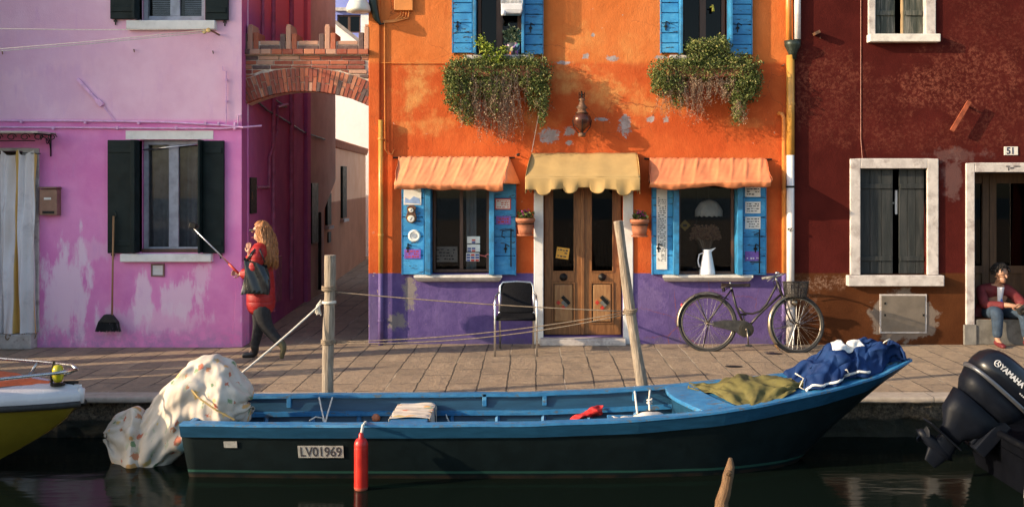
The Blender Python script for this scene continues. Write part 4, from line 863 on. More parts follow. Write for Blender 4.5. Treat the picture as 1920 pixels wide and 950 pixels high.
planter('overflowing planter with long dry trailing stems under the left upper window',855,1012,118,
 [(862,140,30,30,1500),(860,175,28,34,1300),(872,205,18,24,420),(905,135,35,24,1200),(955,130,32,22,1000),(1000,140,32,34,1500),(1008,175,24,32,900),(1018,200,10,22,200),(1015,222,7,16,110),(880,222,12,16,140),(925,200,14,26,200),(915,165,26,22,700),(850,150,18,26,500),(940,165,24,26,500)],
 [(915,150,105,34,26),(908,190,60,20,18),(945,140,130,46,26),(948,190,80,26,14),(885,190,50,16,22),(1012,190,30,10,10),(970,160,60,16,20),(900,140,60,30,50),(960,130,50,30,40)],
 [(913,92,20,20,210,.03,.055),(900,78,16,14,110,.02,.04),(930,112,18,22,150,.03,.055),(925,140,14,24,110,.025,.045),(944,95,12,14,70,.03,.05)])
planter('bushy planter with green trailing ends under the right upper window',1248,1402,118,
 [(1248,140,28,30,1300),(1285,128,30,20,900),(1330,122,36,18,900),(1385,130,38,28,1500),(1392,165,32,30,1300),(1385,195,16,28,420),(1382,218,9,16,130),(1270,188,12,16,150),(1310,92,26,20,800),(1345,88,26,20,800),(1240,158,20,24,600),(1265,160,22,22,600),(1405,150,24,28,700),(1320,140,30,14,400)],
 [(1290,150,60,30,28),(1300,165,70,16,18),(1340,145,50,24,30),(1255,170,50,14,20),(1384,190,45,16,9),(1350,150,40,20,30),(1280,140,40,20,30)],None)
# plant pot and birdcage in the left upper window
fp=thing('window_pot','spotted pot with a leafy houseplant on the left upper window ledge','potted plant',(OX(961),.04,OZ(104))); px_,py_,pz_=fp.location; m=MB(); m.lathe([(.03,.002),(.08,.002),(.10,.10),(.105,.15),(.09,.15),(.085,.12)],(px_,py_,pz_),18); 
n=NT('mosaic_pot'); vv=n.vor(38,n.obj,out=1); n.base(n.mix(n.ss(n.sep(vv)[0],.62,.66),(.07,.07,.075),vv)); n.rough(.35); m.build('pot',n.m,fp,smooth=True)
m=MB(); lobe(m,px_,py_-.02,pz_+.24,.12,.06,.13,160,.05,.09,.2); 
for v in m.v: v.y+= .0
m.build('foliage',m_leaf('pale_houseplant_leaves',[(0,(.05,.08,.04)),(.6,(.14,.18,.10)),(1,(.3,.34,.24))]),fp,merge=False)
bc=thing('birdcage','white plastic birdcage hanging in front of the left upper window','birdcage',W(960,28,-.14)); yb=-.14; xl,xr,zb,zt2=OX(940,yb),OX(980,yb),OZ(28,yb),OZ(10,yb)
m=MB(); vs=[]
for (dx,dz,dy) in ((.02,0,.08),(0,.05,.10),(-.0,.12,.11)):
    vs+= [(xl+dx,yb-dy,zb+dz),(xr-dx,yb-dy,zb+dz),(xr-dx,yb+dy,zb+dz),(xl+dx,yb+dy,zb+dz)]
m.add(vs,[(3,2,1,0),(8,9,10,11)]+[(4*i+j,4*i+(j+1)%4,4*i+4+(j+1)%4,4*i+4+j) for i in (0,1) for j in range(4)]); m.build('tray',M['white'],bc,bevel=.01)
m=MB()
for k in range(17):
    x=xl+(xr-xl)*k/16; m.tube([(x,yb-.10,zb+.12),(x,yb-.10,zb+.5)],.002,4); m.tube([(x,yb+.10,zb+.12),(x,yb+.10,zb+.5)],.002,4)
for k in range(9):
    y=yb-.10+.2*k/8; m.tube([(xl,y,zb+.12),(xl,y,zb+.5)],.002,4); m.tube([(xr,y,zb+.12),(xr,y,zb+.5)],.002,4)
for z in (.2,.3,.4): m.tube([(xl,yb-.1,zb+z),(xr,yb-.1,zb+z),(xr,yb+.1,zb+z),(xl,yb+.1,zb+z),(xl,yb-.1,zb+z)],.0025,4)
m.build('bars',M['white'],bc); m=MB(); m.lathe([(.028,0),(.03,.03),(.03,.06)],(xl+.03,yb-.12,zb-.03),12); m.build('feeder',M['white'],bc,smooth=True)
tb=MB(); tb.tube([W(1336,10,.06),W(1337,22,.05)],[.012,.02],8); tb.tube([W(1337,12,.05),W(1331,14,.05)],.01,6); tag(tb.build('toy_bird',simple('yellow_ornament',(.65,.5,.05),.5),loc=W(1337,16,.05)),'small yellow ornament hanging in the right upper window','ornament')
# ---------------------------------------------------------------- wall lantern, electric box, cables, pipes, lamp
ln=thing('wall_lantern','ornate bronze and purple glass lantern above the mustard awning','lantern',(OX(1091,-.16),-.02,OZ(215))); c=W(1091,225,-.16); k=1/148.5
m=MB(); m.lathe([(.003,.0),(.045,.06),(.10,.11),(.118,.17),(.105,.215),(.08,.235),(.07,.26)],(c.x,c.y,c.z-.17),18); m.build('glass_body',M['pewter'],ln,smooth=True)
m=MB(); m.lathe([(.02,-.045),(.045,-.04),(.05,0),(.02,.01)],(c.x,c.y,c.z-.165),14); m.build('foot',M['rust'],ln,smooth=True); m=MB(); m.lathe([(.085,.085),(.06,.10),(.05,.13),(.075,.15),(.04,.19),(.03,.23),(.045,.25),(.015,.27)],(c.x,c.y,c.z-.0),14); m.build('cap',M['rust'],ln,smooth=True)
m=MB(); m.tube([(c.x,c.y,c.z+.26),(c.x,c.y,c.z+.33),(c.x,-.06,c.z+.36),(c.x,-.01,c.z+.30)],.010,6)
for s in (-1,1):
    for j in range(3): m.tube([(c.x,c.y+.03,c.z+.24+j*.035),(c.x+s*.035,c.y+.03,c.z+.25+j*.035),(c.x+s*.03,c.y+.03,c.z+.275+j*.035)],.006,5)
    m.tube([(c.x+s*.118,c.y-.01,c.z-.0),(c.x+s*.10,c.y-.01,c.z-.09),(c.x+s*.04,c.y-.01,c.z-.17)],.006,5)
m.tube([(c.x,c.y-.12,c.z),(c.x,c.y-.10,c.z-.09),(c.x,c.y-.04,c.z-.17)],.006,5); m.build('bracket',M['iron'],ln)
eb=thing('junction_box','orange painted junction box with cables near the top left of the orange house','junction box',W(758,22,0)); m=MB(); m.box(OX(740),OX(775),-.05,-.002,OZ(21),OZ(-14)); m.build('box',M['orangepipe'],eb,bevel=.006)
m=MB()
for k in range(4): m.tube([W(752+k*5,21,-.02),W(750+k*5,30+k*1.5,-.02),W(740,38+k*1.2,-.012),W(718,40+k,-.012)],.007,6)
m.build('cable',M['orangepipe'],eb)
m=MB(); m.tube([W(697,-30,-.05),W(700,10,-.05),W(706,35,-.05),W(713,46,-.04),W(720,44,-.02)],[.05,.055,.04,.015,.008],8); tag(m.build('cable_bundle',M['greenmetal'],loc=W(700,10,0),smooth=True),'thick dark bundle of cables at the top corner of the orange house','cable')
wlmp=thing('street_lamp','white enamel lamp shade hanging over the brick arch at the orange corner','lamp',W(672,20,-.12)); c=W(672,23,-.12); m=MB(); m.lathe([(.145,0),(.15,.03),(.14,.08),(.10,.16),(.05,.22),(.05,.3)],(c.x,c.y,c.z),22); m.build('lamp_shade',M['lampwhite'],wlmp,smooth=True); m=MB(); m.lathe([(.05,.004),(.06,-.01),(.02,-.03)],(c.x,c.y,c.z+.02),12); m.build('bulb',M['white'],wlmp,smooth=True); m=MB(); m.tube([(c.x,c.y,c.z+.3),(c.x,c.y,c.z+.5),(c.x+.12,c.y,c.z+.58),(X0O-.01,c.y,c.z+.55)],.018,8); m.build('arm',M['iron'],wlmp,smooth=True)
def pipe(name,label,segs,cat='pipe',group=None,clips=(),loc=None):
    t=thing(name,label,cat,loc or segs[0][0][-1])
    for path,r,mt,nm in segs:
        m=MB(); m.tube(path,r,14); m.build(nm,mt,t,smooth=True)
    for c_,r,mt in clips:
        m=MB(); m.lathe([(r,-.012),(r+.006,-.012),(r+.006,.012),(r,.012)],c_,14); m.box(c_[0]-.01,c_[0]+.01,c_[1],-.0,c_[2]-.01,c_[2]+.01); m.build('clip',mt,t)
    return t
y_=-.075
pipe('drainpipe','ochre drainpipe running down the left corner of the orange house to the purple base',[([W(714,225,y_),W(714,512,y_)],.030,M['goldpipe'],'upper_pipe'),([W(714,512,y_),W(714,648,y_)],.031,M['purplepipe'],'lower_pipe')],clips=[(W(714,260,y_),.031,M['goldpipe']),(W(714,440,y_),.031,M['goldpipe']),(W(714,600,y_),.032,M['purplepipe'])])
m=MB(); m.tube([W(721,40,-.02),W(721,120,-.02),W(722,280,-.02),W(728,289,-.02),W(735,289,-.02),W(739,280,-.02)],.007,6); m.tube([W(714,118,-.02),W(840,118,-.02)],.005,5); tag(m.build('wall_cable',M['orangepipe'],loc=W(721,120,0)),'thin orange painted cable down the orange wall with a hooked end','cable')
m=MB(); m.tube([W(1018,-5,-.03),W(1017,112,-.05),W(1012,205,-.2),W(997,285,-.05)],.0035,5); tag(m.build('wire',M['whiterope'],loc=W(1018,60,0)),'thin pale wire dropping from the left upper shutter to the mustard awning','wire')
m=MB(); m.tube([W(974,292,-.01),W(968,291,-.06)],.008,6); m.lathe([(.0,-.0),(.02,.005),(.02,.02),(.0,.025)],W(972,291,-.06),8); tag(m.build('awning_bolt',M['iron'],loc=W(970,291,0)),'small black bolt beside the right end of the left awning','bolt')
pipe('drainpipe','white and ochre rainwater pipe with dark hopper between the orange and maroon houses',
 [([W(1495,-60,y_),W(1495,74,y_)],.042,M['whitepipe'],'white_inlet'),([W(1478,-60,y_),W(1479,78,y_)],.036,M['orangepipe'],'orange_inlet'),([W(1482,104,y_),W(1482,291,y_)],.050,M['goldpipe'],'ochre_pipe'),([W(1482,291,y_-.004),W(1482,575,y_-.004)],.047,M['whitepipe'],'white_pipe'),([W(1482,575,y_),W(1482,647,y_)],.052,M['oldstone'],'foot_pipe')],
 clips=[(W(1482,195,y_),.05,M['goldpipe']),(W(1482,350,y_),.049,M['iron']),(W(1482,560,y_),.049,M['whitepipe'])],loc=W(1482,647,y_))
m=MB(); hp=W(1486,92,y_); m.lathe([(.05,-.13),(.055,-.05),(.10,.04),(.105,.1),(.09,.1)],hp,14); tag(m.build('rain_hopper',M['greenmetal'],loc=hp,smooth=True),'dark green rain hopper on the ochre downpipe between the houses','hopper')
pipe('drainpipe','slim orange pipe with bent top beside the right blue shutter',[([W(1459,213,-.02),W(1466,214,-.05),W(1470,222,-.05),W(1470,512,-.05)],.028,M['orangepipe'],'upper_pipe'),([W(1470,512,-.05),W(1470,645,-.05)],.028,M['purplepipe'],'lower_pipe')],clips=[(W(1470,360,-.05),.029,M['orangepipe']),(W(1470,590,-.05),.029,M['purplepipe'])])
m=MB(); a=W(1482,430,y_-.056); m.obox(a,(.07,.003,.035)); o=m.build('pipe_sticker',M['ink'],loc=a); tag(o,'black sticker with pale scrawl on the white downpipe','sticker'); m=MB(); m.tube([a+Vector((-.03,-.004,-.02)),a+Vector((0,-.004,.008)),a+Vector((.02,-.004,-.012)),a+Vector((.03,-.004,.01))],.004,4); m.build('lettering',M['paper'],o)
m=MB(); m.tube([W(1466,124,-.0),W(1471,121,-.08)],.008,6); tag(m.build('wall_hook',M['rust'],loc=W(1466,124,0)),'small pale hook on the orange wall left of the ochre downpipe','hook')
m=MB(); m.tube([W(1090,529,-.0),W(1090,529,-.0)],.001,3)
# flower pots on the jambs
def flower_pot(px,py,label):
    y=-.16; c=W(px,py,y); t=thing('flower_pot',label,'flower pot',(c.x,-.02,c.z-.1))
    m=MB(); m.lathe([(.03,-.10),(.082,-.10),(.092,-.03),(.10,.055),(.118,.056),(.12,.10),(.10,.10),(.095,.07)],c,20); m.build('pot',M['terracotta'],t,smooth=True)
    m=MB(); m.lathe([(.09,-.115),(.10,-.115),(.105,-.10),(.09,-.10)],c,18); m.build('saucer',M['terracotta'],t)
    m=MB(); m.tube([(c.x+.104*math.cos(a),c.y+.104*math.sin(a),c.z+.03) for a in [k*.3927 for k in range(17)]],.006,5); m.tube([(c.x,c.y+.1,c.z+.03),(c.x,-.01,c.z+.03)],.008,5); m.build('ring_holder',M['iron'],t)
    m=MB(); lobe(m,c.x,c.y,c.z+.13,.10,.09,.07,150,.04,.07,.2); m.build('foliage',M['leaf'],t,merge=False); m=MB(); lobe(m,c.x,c.y-.02,c.z+.17,.07,.06,.05,36,.025,.04,.2); m.build('flowers',M['magenta'],t,merge=False)
flower_pot(985,424,'terracotta pot of magenta flowers on the left side of the wooden door'); flower_pot(1199,426,'terracotta pot of magenta flowers on the right side of the wooden door')

# ================================================================ MAROON HOUSE
rd=thing('maroon_house','dark maroon house with brown base right of the white downpipe','house',(6,YR,0))
def RX(px,y=YR): return wx(px,y)
def RZ(py,y=YR): return wz(py,y)
X0R,X1R=X1O+.002,13.0
rw=(RX(1612),RX(1737),RZ(515),RZ(316)); ru=(RX(1640),RX(1734),RZ(66),RZ(-150)); rdo=(RX(1826),RX(1826)+1.05,.32,RZ(323))
m=MB(); m.wall(X0R,X1R,0,6.3,YR,[rw,ru,rdo],.3); m.build('wall',M['red'],rd); m=MB(); m.box(X0R,X0R+.25,YR+.301,8,0,6.3); m.box(X1R-.3,X1R,YR+.301,8,0,6.3); m.box(X0R+.26,X1R-.31,7.7,8,0,6.3); m.build('side_wall',M['red'],rd); m=MB(); m.box(X0R-.05,X1R+.2,YR-.3,8.2,6.31,6.5); m.build('roof',M['terracotta'],rd)
room(rd,X0R+.3,X1R-.4,YR+.31,5,.3,2.75); room(rd,X0R+.3,X1R-.4,YR+.31,5,2.9,6.25)
def surround(a,b,c,d,px0,px1,py0,bottom,dep=.035,mt='oldstone',name='window_frame'):
    m=MB(); x0,x1,zt=RX(px0),RX(px1),RZ(py0); y0,y1=YR-dep,YR+.12
    m.box(x0,a,y0,y1,bottom,zt); m.box(b,x1,y0,y1,bottom,zt); m.box(a,b,y0,y1,d,zt); return m.build(name,M[mt],rd,bevel=.008)
fr_=surround(*rw,1593,1758,298,RZ(515)+.002); sill(rd,RX(1586),RX(1765),RZ(535),RZ(515),YR,.10,M['oldstone'])
def plank_shutter(x0,x1,z0,z1,y,mt,k,rails):
    m=MB(); w=(x1-x0)/k
    for i in range(k): m.box(x0+i*w+.002,x0+(i+1)*w-.002,y+random.uniform(0,.004),y+.03,z0,z1)
    s=m.build('shutter',M[mt],rd,bevel=.003)
    for rz in rails: q=MB(); q.box(x0+.01,x1-.01,y-.015,y-.001,rz-.03,rz+.03); q.build('batten',M[mt],s,bevel=.003)
    return s
a,b,c,d=rw; plank_shutter(a+.004,RX(1677),c+.01,d-.005,YR+.05,'greyshut',3,[c+.2,d-.22]); plank_shutter(RX(1689),b-.004,c+.01,d-.005,YR+.055,'greyshut',3,[c+.2,d-.22])
m=MB(); m.box(RX(1676),RX(1687),YR+.13,YR+.15,c+.88,c+.9); m.box(RX(1684),RX(1688),YR+.10,YR+.12,c+.75,c+1.05); m.build('window_bar',M['whitepaint'],rd)
surround(*ru,1627,1753,-150,RZ(66)+.002); sill(rd,RX(1625),RX(1757),RZ(81),RZ(66),YR,.12,M['stone'])
a,b,c,d=ru; plank_shutter(a+.004,RX(1681),c+.01,d,YR+.05,'upshut',3,[c+.28,c+1.1]); plank_shutter(RX(1697),b-.004,c+.01,d,YR+.05,'upshut',3,[c+.28,c+1.1]); m=MB(); m.box(RX(1693),RX(1697)-.003,YR+.055,YR+.085,c+.01,d); m.build('shutter_edge',simple('pale_bare_wood',(.55,.38,.2),.7),rd)
# doorway 51
a,b,c,d=rdo; m=MB(); m.box(RX(1810),a,YR-.03,YR+.1,.25,RZ(306)); m.box(b,b+.11,YR-.03,YR+.1,.25,RZ(306)); m.box(a,b,YR-.03,YR+.1,d,RZ(306)); m.build('door_frame',M['oldstone'],rd,bevel=.008)
jbm=simple('grey_stone_base',(.20,.185,.16),.85,0,.2,10,.4,40)
for p,q_ in ((RX(1806),a+.02),(b-.02,b+.13)): m=MB(); m.box(p,q_,YR-.035,YR+.1,.0,.249); m.build('jamb_base',jbm,rd,bevel=.006)
m=MB(); m.box(a+.021,b-.021,YR-.02,YR+.66,.0,.315); m.build('doorstep',simple('grey_step_stone',(.17,.155,.13),.85,0,.25,9,.4,40),rd,bevel=.012)
rvm=M['red']
for nm_,bx in (('door_reveal',(a-.12,a-.001,.0,d+.1)),('door_reveal',(b+.001,b+.12,.0,d+.1)),('door_soffit',(a,b,d+.001,d+.1))): m=MB(); m.box(bx[0],bx[1],YR+.302,YR+.68,bx[2],bx[3]); m.build(nm_,rvm,rd)
m=MB(); y0=YR+.60; st=.09; mid=(a+b)/2-.06
for (p,q_) in ((a+.01,mid-.003),(mid+.003,b-.01)):
    m.box(p,p+st,y0,y0+.05,.33,d-.01); m.box(q_-st,q_,y0,y0+.05,.33,d-.01); m.box(p+st,q_-st,y0,y0+.05,d-.14,d-.01); m.box(p+st,q_-st,y0,y0+.05,.83,.93); m.box(p+st,q_-st,y0,y0+.05,.33,.45); m.box(p+st,q_-st,y0+.02,y0+.03,.45,.83)
dd=m.build('door',M['redfdoor'],rd,bevel=.006); m=MB(); m.box(a+.1,b-.1,y0+.024,y0+.03,.93,d-.14); m.build('pane',M['dimglass'],dd)
nb_=thing('house_number','white enamel number plate 51 above the doorway at right','number plate',W(1895,283,YR)); m=MB(); m.box(RX(1882),RX(1908),YR-.012,YR-.001,RZ(291),RZ(275)); m.build('plate',simple('ivory_enamel',(.70,.66,.58),.4,0,.08,12,0,60,(.4,.2,.12),.3),nb_,bevel=.003)
lettering('51',.115,W(1895,283.3,YR-.0135),simple('navy_enamel',(.02,.025,.06),.5),nb_,sx=.92,bold=.003)
m=MB(); rng=random.Random(3)
for k,(px,w_,h_) in enumerate(((1884,8,2),(1898,7,2),(1905,6,2),(1888,2,6),(1892,7,2.5))):
    m.box(RX(px),RX(px+w_),YR-.0325,YR-.0305,RZ(311+3*(k>2)+h_),RZ(311+3*(k>2)))
m.build('stencil_marks',M['ink'],rd); 
hc=thing('wall_hatch','square metal hatch in grey mortar on the brown base of the maroon house','hatch',W(1694,622,YR)); m=MB(); x0,x1,z0,z1=RX(1652),RX(1734),RZ(621),RZ(554); m.box(x0,x1,YR-.018,YR-.001,z0,z1); m.build('panel',M['steel'],hc,bevel=.004)
m=MB(); t=.02; m.box(x0-t,x1+t,YR-.012,YR-.0,z0-t,z0-.001); m.box(x0-t,x1+t,YR-.012,YR,z1+.001,z1+t); m.box(x0-t,x0-.001,YR-.012,YR,z0-.001,z1+.001); m.box(x1+.001,x1+t,YR-.012,YR,z0-.001,z1+.001); m.build('frame',M['oldstone'],hc)
m=MB()
for px,py in ((1657,588),(1729,588),(1657,566)): m.box(RX(px),RX(px+3),YR-.024,YR-.018,RZ(py+4),RZ(py))
m.build('latch',M['iron'],hc)
m=MB(); m.obox(W(1801,218,YR-.10),(.42,.03,.05),Matrix.Rotation(R(-59),3,'Y')); m.tube([W(1812,199,YR),W(1812,199,YR-.1)],.012,6); tag(m.build('iron_bar',simple('reddish_rusty_bar',(.32,.075,.03),.7,.2,.3,14,.2),loc=W(1801,218,YR)),'slanting rusty bar on the maroon wall left of the house number','bar')
m=MB(); m.obox(W(1531,62,YR-.06),(.07,.10,.035),Matrix.Rotation(R(-25),3,'Y')); m.tube([W(1538,70,YR),W(1538,72,YR-.05)],.006,5); tag(m.build('wall_bracket',M['rust'],loc=W(1531,62,YR)),'short rusty bracket stub high on the maroon wall','bracket')
m=MB(); m.tube([W(1614,-20,YR-.006),W(1614,92,YR-.006),W(1614,260,YR-.006),W(1617,300,YR-.02)],.004,4); tag(m.build('wall_cable',simple('pinkish_cable',(.36,.16,.12),.7),loc=W(1614,100,YR)),'thin cable running straight down the maroon wall to the lower window','cable')
# ================================================================ cloth that really falls (a small position-based solver)
def drape(P, colliders, iters=260, g=9.8, dt=.02, sub=6, pins=None, damp=.97, rest=None, fric=.6, stiff=.25, bend2=3):
    P = np.array(P, dtype=float); nu, nv, _ = P.shape; idx = np.arange(nu*nv).reshape(nu, nv); X = P.reshape(-1,3)
    Rst = (np.array(rest, float) if rest is not None else P).reshape(-1,3)
    cons = []
    def add(di, dj, k):
        sel_i = np.arange(nu); sel_j = np.arange(nv)
        for par in (0,1):
            if di: ii = sel_i[((sel_i//di)%2==par) & (sel_i+di<nu)]; jj = sel_j[(sel_j+dj<nv) & (sel_j+dj>=0)]
            else: ii = sel_i; jj = sel_j[((sel_j//dj)%2==par) & (sel_j+dj<nv)]
            if len(ii)==0 or len(jj)==0: continue
            a = idx[np.ix_(ii,jj)].ravel(); b = idx[np.ix_(ii+di,jj+dj)].ravel()
            cons.append((a,b,np.linalg.norm(Rst[a]-Rst[b],axis=1),k))
    add(1,0,1); add(0,1,1); add(1,1,.6); add(1,-1,.6); add(bend2,0,stiff); add(0,bend2,stiff)
    prev = X.copy(); pin = None
    if pins is not None: pin = np.array([idx[i,j] for i,j in pins]); ppos = X[pin].copy()
    for it in range(iters):
        vel = (X-prev)*damp; lim = np.linalg.norm(vel,axis=1,keepdims=True); vel *= np.minimum(1,.03/np.maximum(lim,1e-9))
        prev = X.copy(); X = X+vel; X[:,2] -= g*dt*dt
        for _ in range(sub):
            for a,b,L,k in cons:
                d = X[b]-X[a]; l = np.linalg.norm(d,axis=1); f = (.5*k*(l-L)/np.maximum(l,1e-9))[:,None]*d
                X[a] += f; X[b] -= f
            for c in colliders:
                h = c(X)
                if h is not None: prev[h] = prev[h]*(1-fric)+X[h]*fric
            if pin is not None: X[pin] = ppos
    return X.reshape(nu,nv,3)
def c_ell(c, r):
    c = np.array(c); r = np.array(r)
    def f(X):
        q = (X-c)/r; l = np.linalg.norm(q,axis=1); h = np.where(l<1)[0]
        if len(h)==0: return None
        X[h] = c+q[h]/np.maximum(l[h],1e-6)[:,None]*r; return h
    return f
def c_cap(a, b, ra, rb):
    a = np.array(a); b = np.array(b); ab = b-a; L2 = ab@ab
    def f(X):
        t = np.clip((X-a)@ab/L2,0,1); q = a+t[:,None]*ab; r = ra+(rb-ra)*t; d = X-q; l = np.linalg.norm(d,axis=1); h = np.where(l<r)[0]
        if len(h)==0: return None
        X[h] = q[h]+d[h]/np.maximum(l[h],1e-6)[:,None]*r[h][:,None]; return h
    return f
def c_box(x0,x1,y0,y1,z0,z1):
    lo = np.array((x0,y0,z0)); hi = np.array((x1,y1,z1))
    def f(X):
        h = np.where(np.all((X>lo)&(X<hi),axis=1))[0]
        if len(h)==0: return None
        q = X[h]; dl = q-lo; dh = hi-q; d = np.concatenate([dl,dh],axis=1); k = np.argmin(d,axis=1)
        for ax in range(3):
            m1 = k==ax; q[m1,ax] = lo[ax]; m2 = k==ax+3; q[m2,ax] = hi[ax]
        X[h] = q; return h
    return f
def c_floor(fn):
    def f(X):
        z = fn(X[:,0],X[:,1]); h = np.where(X[:,2]<z)[0]
        if len(h)==0: return None
        X[h,2] = z[h] if hasattr(z,'__len__') else z; return h
    return f
def cloth_obj(name, P, mats, parent=None, thick=.004, facemat=None, loc=None, sub=1, uvs=None):
    nu,nv,_ = P.shape; m = MB(); m.v = [Vector(p) for p in P.reshape(-1,3)]
    for i in range(nu-1):
        for j in range(nv-1):
            m.f.append((i*nv+j,(i+1)*nv+j,(i+1)*nv+j+1,i*nv+j+1)); m.mi.append(facemat(i/nu,j/nv) if facemat else 0)
    o = m.build(name, mats, parent, smooth=True, loc=loc, merge=False)
    uv = o.data.uv_layers.new(name='UVMap'); su,sv = uvs or (1,1)
    for l in o.data.loops: i,j = divmod(l.vertex_index,nv); uv.data[l.index].uv = (i/(nu-1)*su, j/(nv-1)*sv)
    if sub: md=o.modifiers.new('sub','SUBSURF'); md.levels=sub; md.render_levels=sub
    md=o.modifiers.new('solid','SOLIDIFY'); md.thickness=thick; md.offset=0
    return o
def rid(q): return 1-2.6*abs(mnoise.noise(q))
def crease(P,amp,fr,seed,fn=None,soft=1.0,edge=0):
    """sharp fold ridges pushed along the normals of a sheet; fn maps a point to fold coordinates"""
    nu,nv,_=P.shape; Pu=np.gradient(P,axis=0); Pv=np.gradient(P,axis=1); N=np.cross(Pu,Pv); N/=np.maximum(np.linalg.norm(N,axis=2,keepdims=True),1e-9); Q=P.copy()
    for i in range(nu):
        for j in range(nv):
            p=P[i,j]; q=Vector(fn(p)) if fn else Vector(p); q=q*fr+Vector((seed*3.1,seed*1.7,seed)); w=mnoise.noise(q*.6+Vector((9,2,4))); w2=mnoise.noise(q*.6+Vector((1,7,2))); q=q+Vector((w,w2,-w))*.9
            dv=mnoise.voronoi(q*.8)[0]; h=rid(q)*.8+.45*rid(q*1.9+Vector((5,5,1)))+.2*rid(q*3.9)-1.1*(dv[1]-dv[0])*soft
            Q[i,j]=p+N[i,j]*amp*(h-.2)
    return Q
def facet(P,cu,cv,amp,seed,smooth=2,shear=.35):
    """crumple: flat facets meeting in straight creases, pushed along the sheet normals"""
    nu,nv,_=P.shape; rs=np.random.RandomState(seed); Hc=rs.uniform(-1,1,(cu+3,cv+3)); ju=rs.uniform(-.38,.38,(cu+3,cv+3)); dg=rs.rand(cu+3,cv+3)>.5
    Pu=np.gradient(P,axis=0); Pv=np.gradient(P,axis=1); N=np.cross(Pu,Pv); N/=np.maximum(np.linalg.norm(N,axis=2,keepdims=True),1e-9)
    if (P.reshape(-1,3)[:,2].size and N[:,:,2].mean()<0): N=-N
    h=np.zeros((nu,nv))
    for i in range(nu):
        for j in range(nv):
            a=i/(nu-1)*cu+.7*math.sin(j/(nv-1)*4+seed)*shear+1; b=j/(nv-1)*cv+.9*math.sin(i/(nu-1)*5+seed*2)*shear+1; a=min(max(a,0),cu+1.99); b=min(max(b,0),cv+1.99); ia,ib=int(a),int(b); fa,fb=a-ia,b-ib
            h00,h10,h01,h11=Hc[ia,ib],Hc[ia+1,ib],Hc[ia,ib+1],Hc[ia+1,ib+1]
            if dg[ia,ib]: v=h00+(h10-h00)*fa+(h11-h10)*fb if fa>fb else h00+(h11-h01)*fa+(h01-h00)*fb
            else: v=h00+(h10-h00)*fa+(h01-h00)*fb if fa+fb<1 else h11+(h01-h11)*(1-fa)+(h10-h11)*(1-fb)
            h[i,j]=v
    for _ in range(smooth):
        g=np.pad(h,1,mode='edge'); h=.5*h+.125*(g[2:,1:-1]+g[:-2,1:-1]+g[1:-1,2:]+g[1:-1,:-2])
    return P+N*(amp*h)[:,:,None]
def c_clamp(fn):
    def f(X):
        x0,x1,ya,yb=fn(X[:,0]); Y=np.clip(X[:,1],ya,yb); Xx=np.clip(X[:,0],x0,x1); h=np.where((Y!=X[:,1])|(Xx!=X[:,0]))[0]
        X[:,1]=Y; X[:,0]=Xx; return h if len(h) else None
    return f
def sheet(cx,cy,cz,w,d,nu,nv,rot=0,jit=0,squeeze=1.0,seed=0,tilt=0):
    rs = np.random.RandomState(seed); u = np.linspace(-.5,.5,nu)*w; v = np.linspace(-.5,.5,nv)*d
    U,V = np.meshgrid(u,v,indexing='ij'); Z = np.zeros_like(U); rest = np.stack([U,V,Z],-1)
    for _ in range(14):
        k = rs.uniform(4,16,2)*rs.choice([-1,1],2); Z = Z+jit*np.sin(U*k[0]+V*k[1]+rs.uniform(0,6))*rs.uniform(.3,1)
    c,s = math.cos(rot),math.sin(rot); X = (U*c-V*s)*squeeze+cx; Y = (U*s+V*c)*squeeze+cy
    return np.stack([X,Y,Z+cz+tilt*U],-1), rest

# ================================================================ the blue working boat
interp = lambda xs, ys: (lambda x: float(np.interp(x, xs, ys)))
SX = [-2.87,-2.0,-1.0,0,.83,1.5,1.8,2.43,2.95,3.28]
nearY = interp(SX,[-4.44,-4.49,-4.5,-4.5,-4.48,-4.41,-4.35,-4.15,-3.93,-3.76]); farY = interp(SX,[-3.36,-3.31,-3.3,-3.3,-3.31,-3.34,-3.37,-3.47,-3.61,-3.735])
shz = interp(SX,[.055,.057,.06,.068,.098,.148,.182,.26,.343,.455]); heel = interp([-3,0,1.5,2.5,3.28],[.0,.0,.02,.03,.0])
st = []
for i in range(61):
    t = i/60; st.append(-2.87+6.15*t)
def rake(x): t=max(0,(x-.6)/2.68); return 1.05*t**2.2
def keel(x): t=max(0,(x-1.2)/2.08); return -.55+.10*t**2+ (0 if x>-2 else 0)
def sec(x, side, k):          # k 0 gunwale .. 1 chine
    yg = nearY(x) if side<0 else farY(x); yc = (nearY(x)+farY(x))/2; zg = shz(x)+(heel(x) if side>0 else 0)
    yb = yc+(yg-yc)*.70; zb = keel(x); e = k**1.15
    return Vector((x-rake(x)*k**.9+ (.05*k if x<-2.8 else 0), yg+(yb-yg)*e, zg+(zb-zg)*k))
boat = thing('rowing_boat','long blue working boat with dark green hull moored along the quay','boat',(0,-3.9,WATER))
SP=.17
m=MB(); rows=[0,.2,.4,.6,.8,1.0]
def hf(side):
    def f(u,v): return sec(-2.87+6.15*u, side, v)
    return f
m.grid(hf(-1),61,9); m.grid(hf(1),61,9)
m.grid(lambda u,v: sec(-2.87+6.15*u,-1,1).lerp(sec(-2.87+6.15*u,1,1),v),61,5)
m.grid(lambda u,v: sec(-2.87,-1,v).lerp(sec(-2.87,1,v),u),5,9)
n=NT('dark_green_hull_paint'); z=n.xyz[2]; nf=n.noise(6,6,.65); wv=n.noise(3,3,.5)
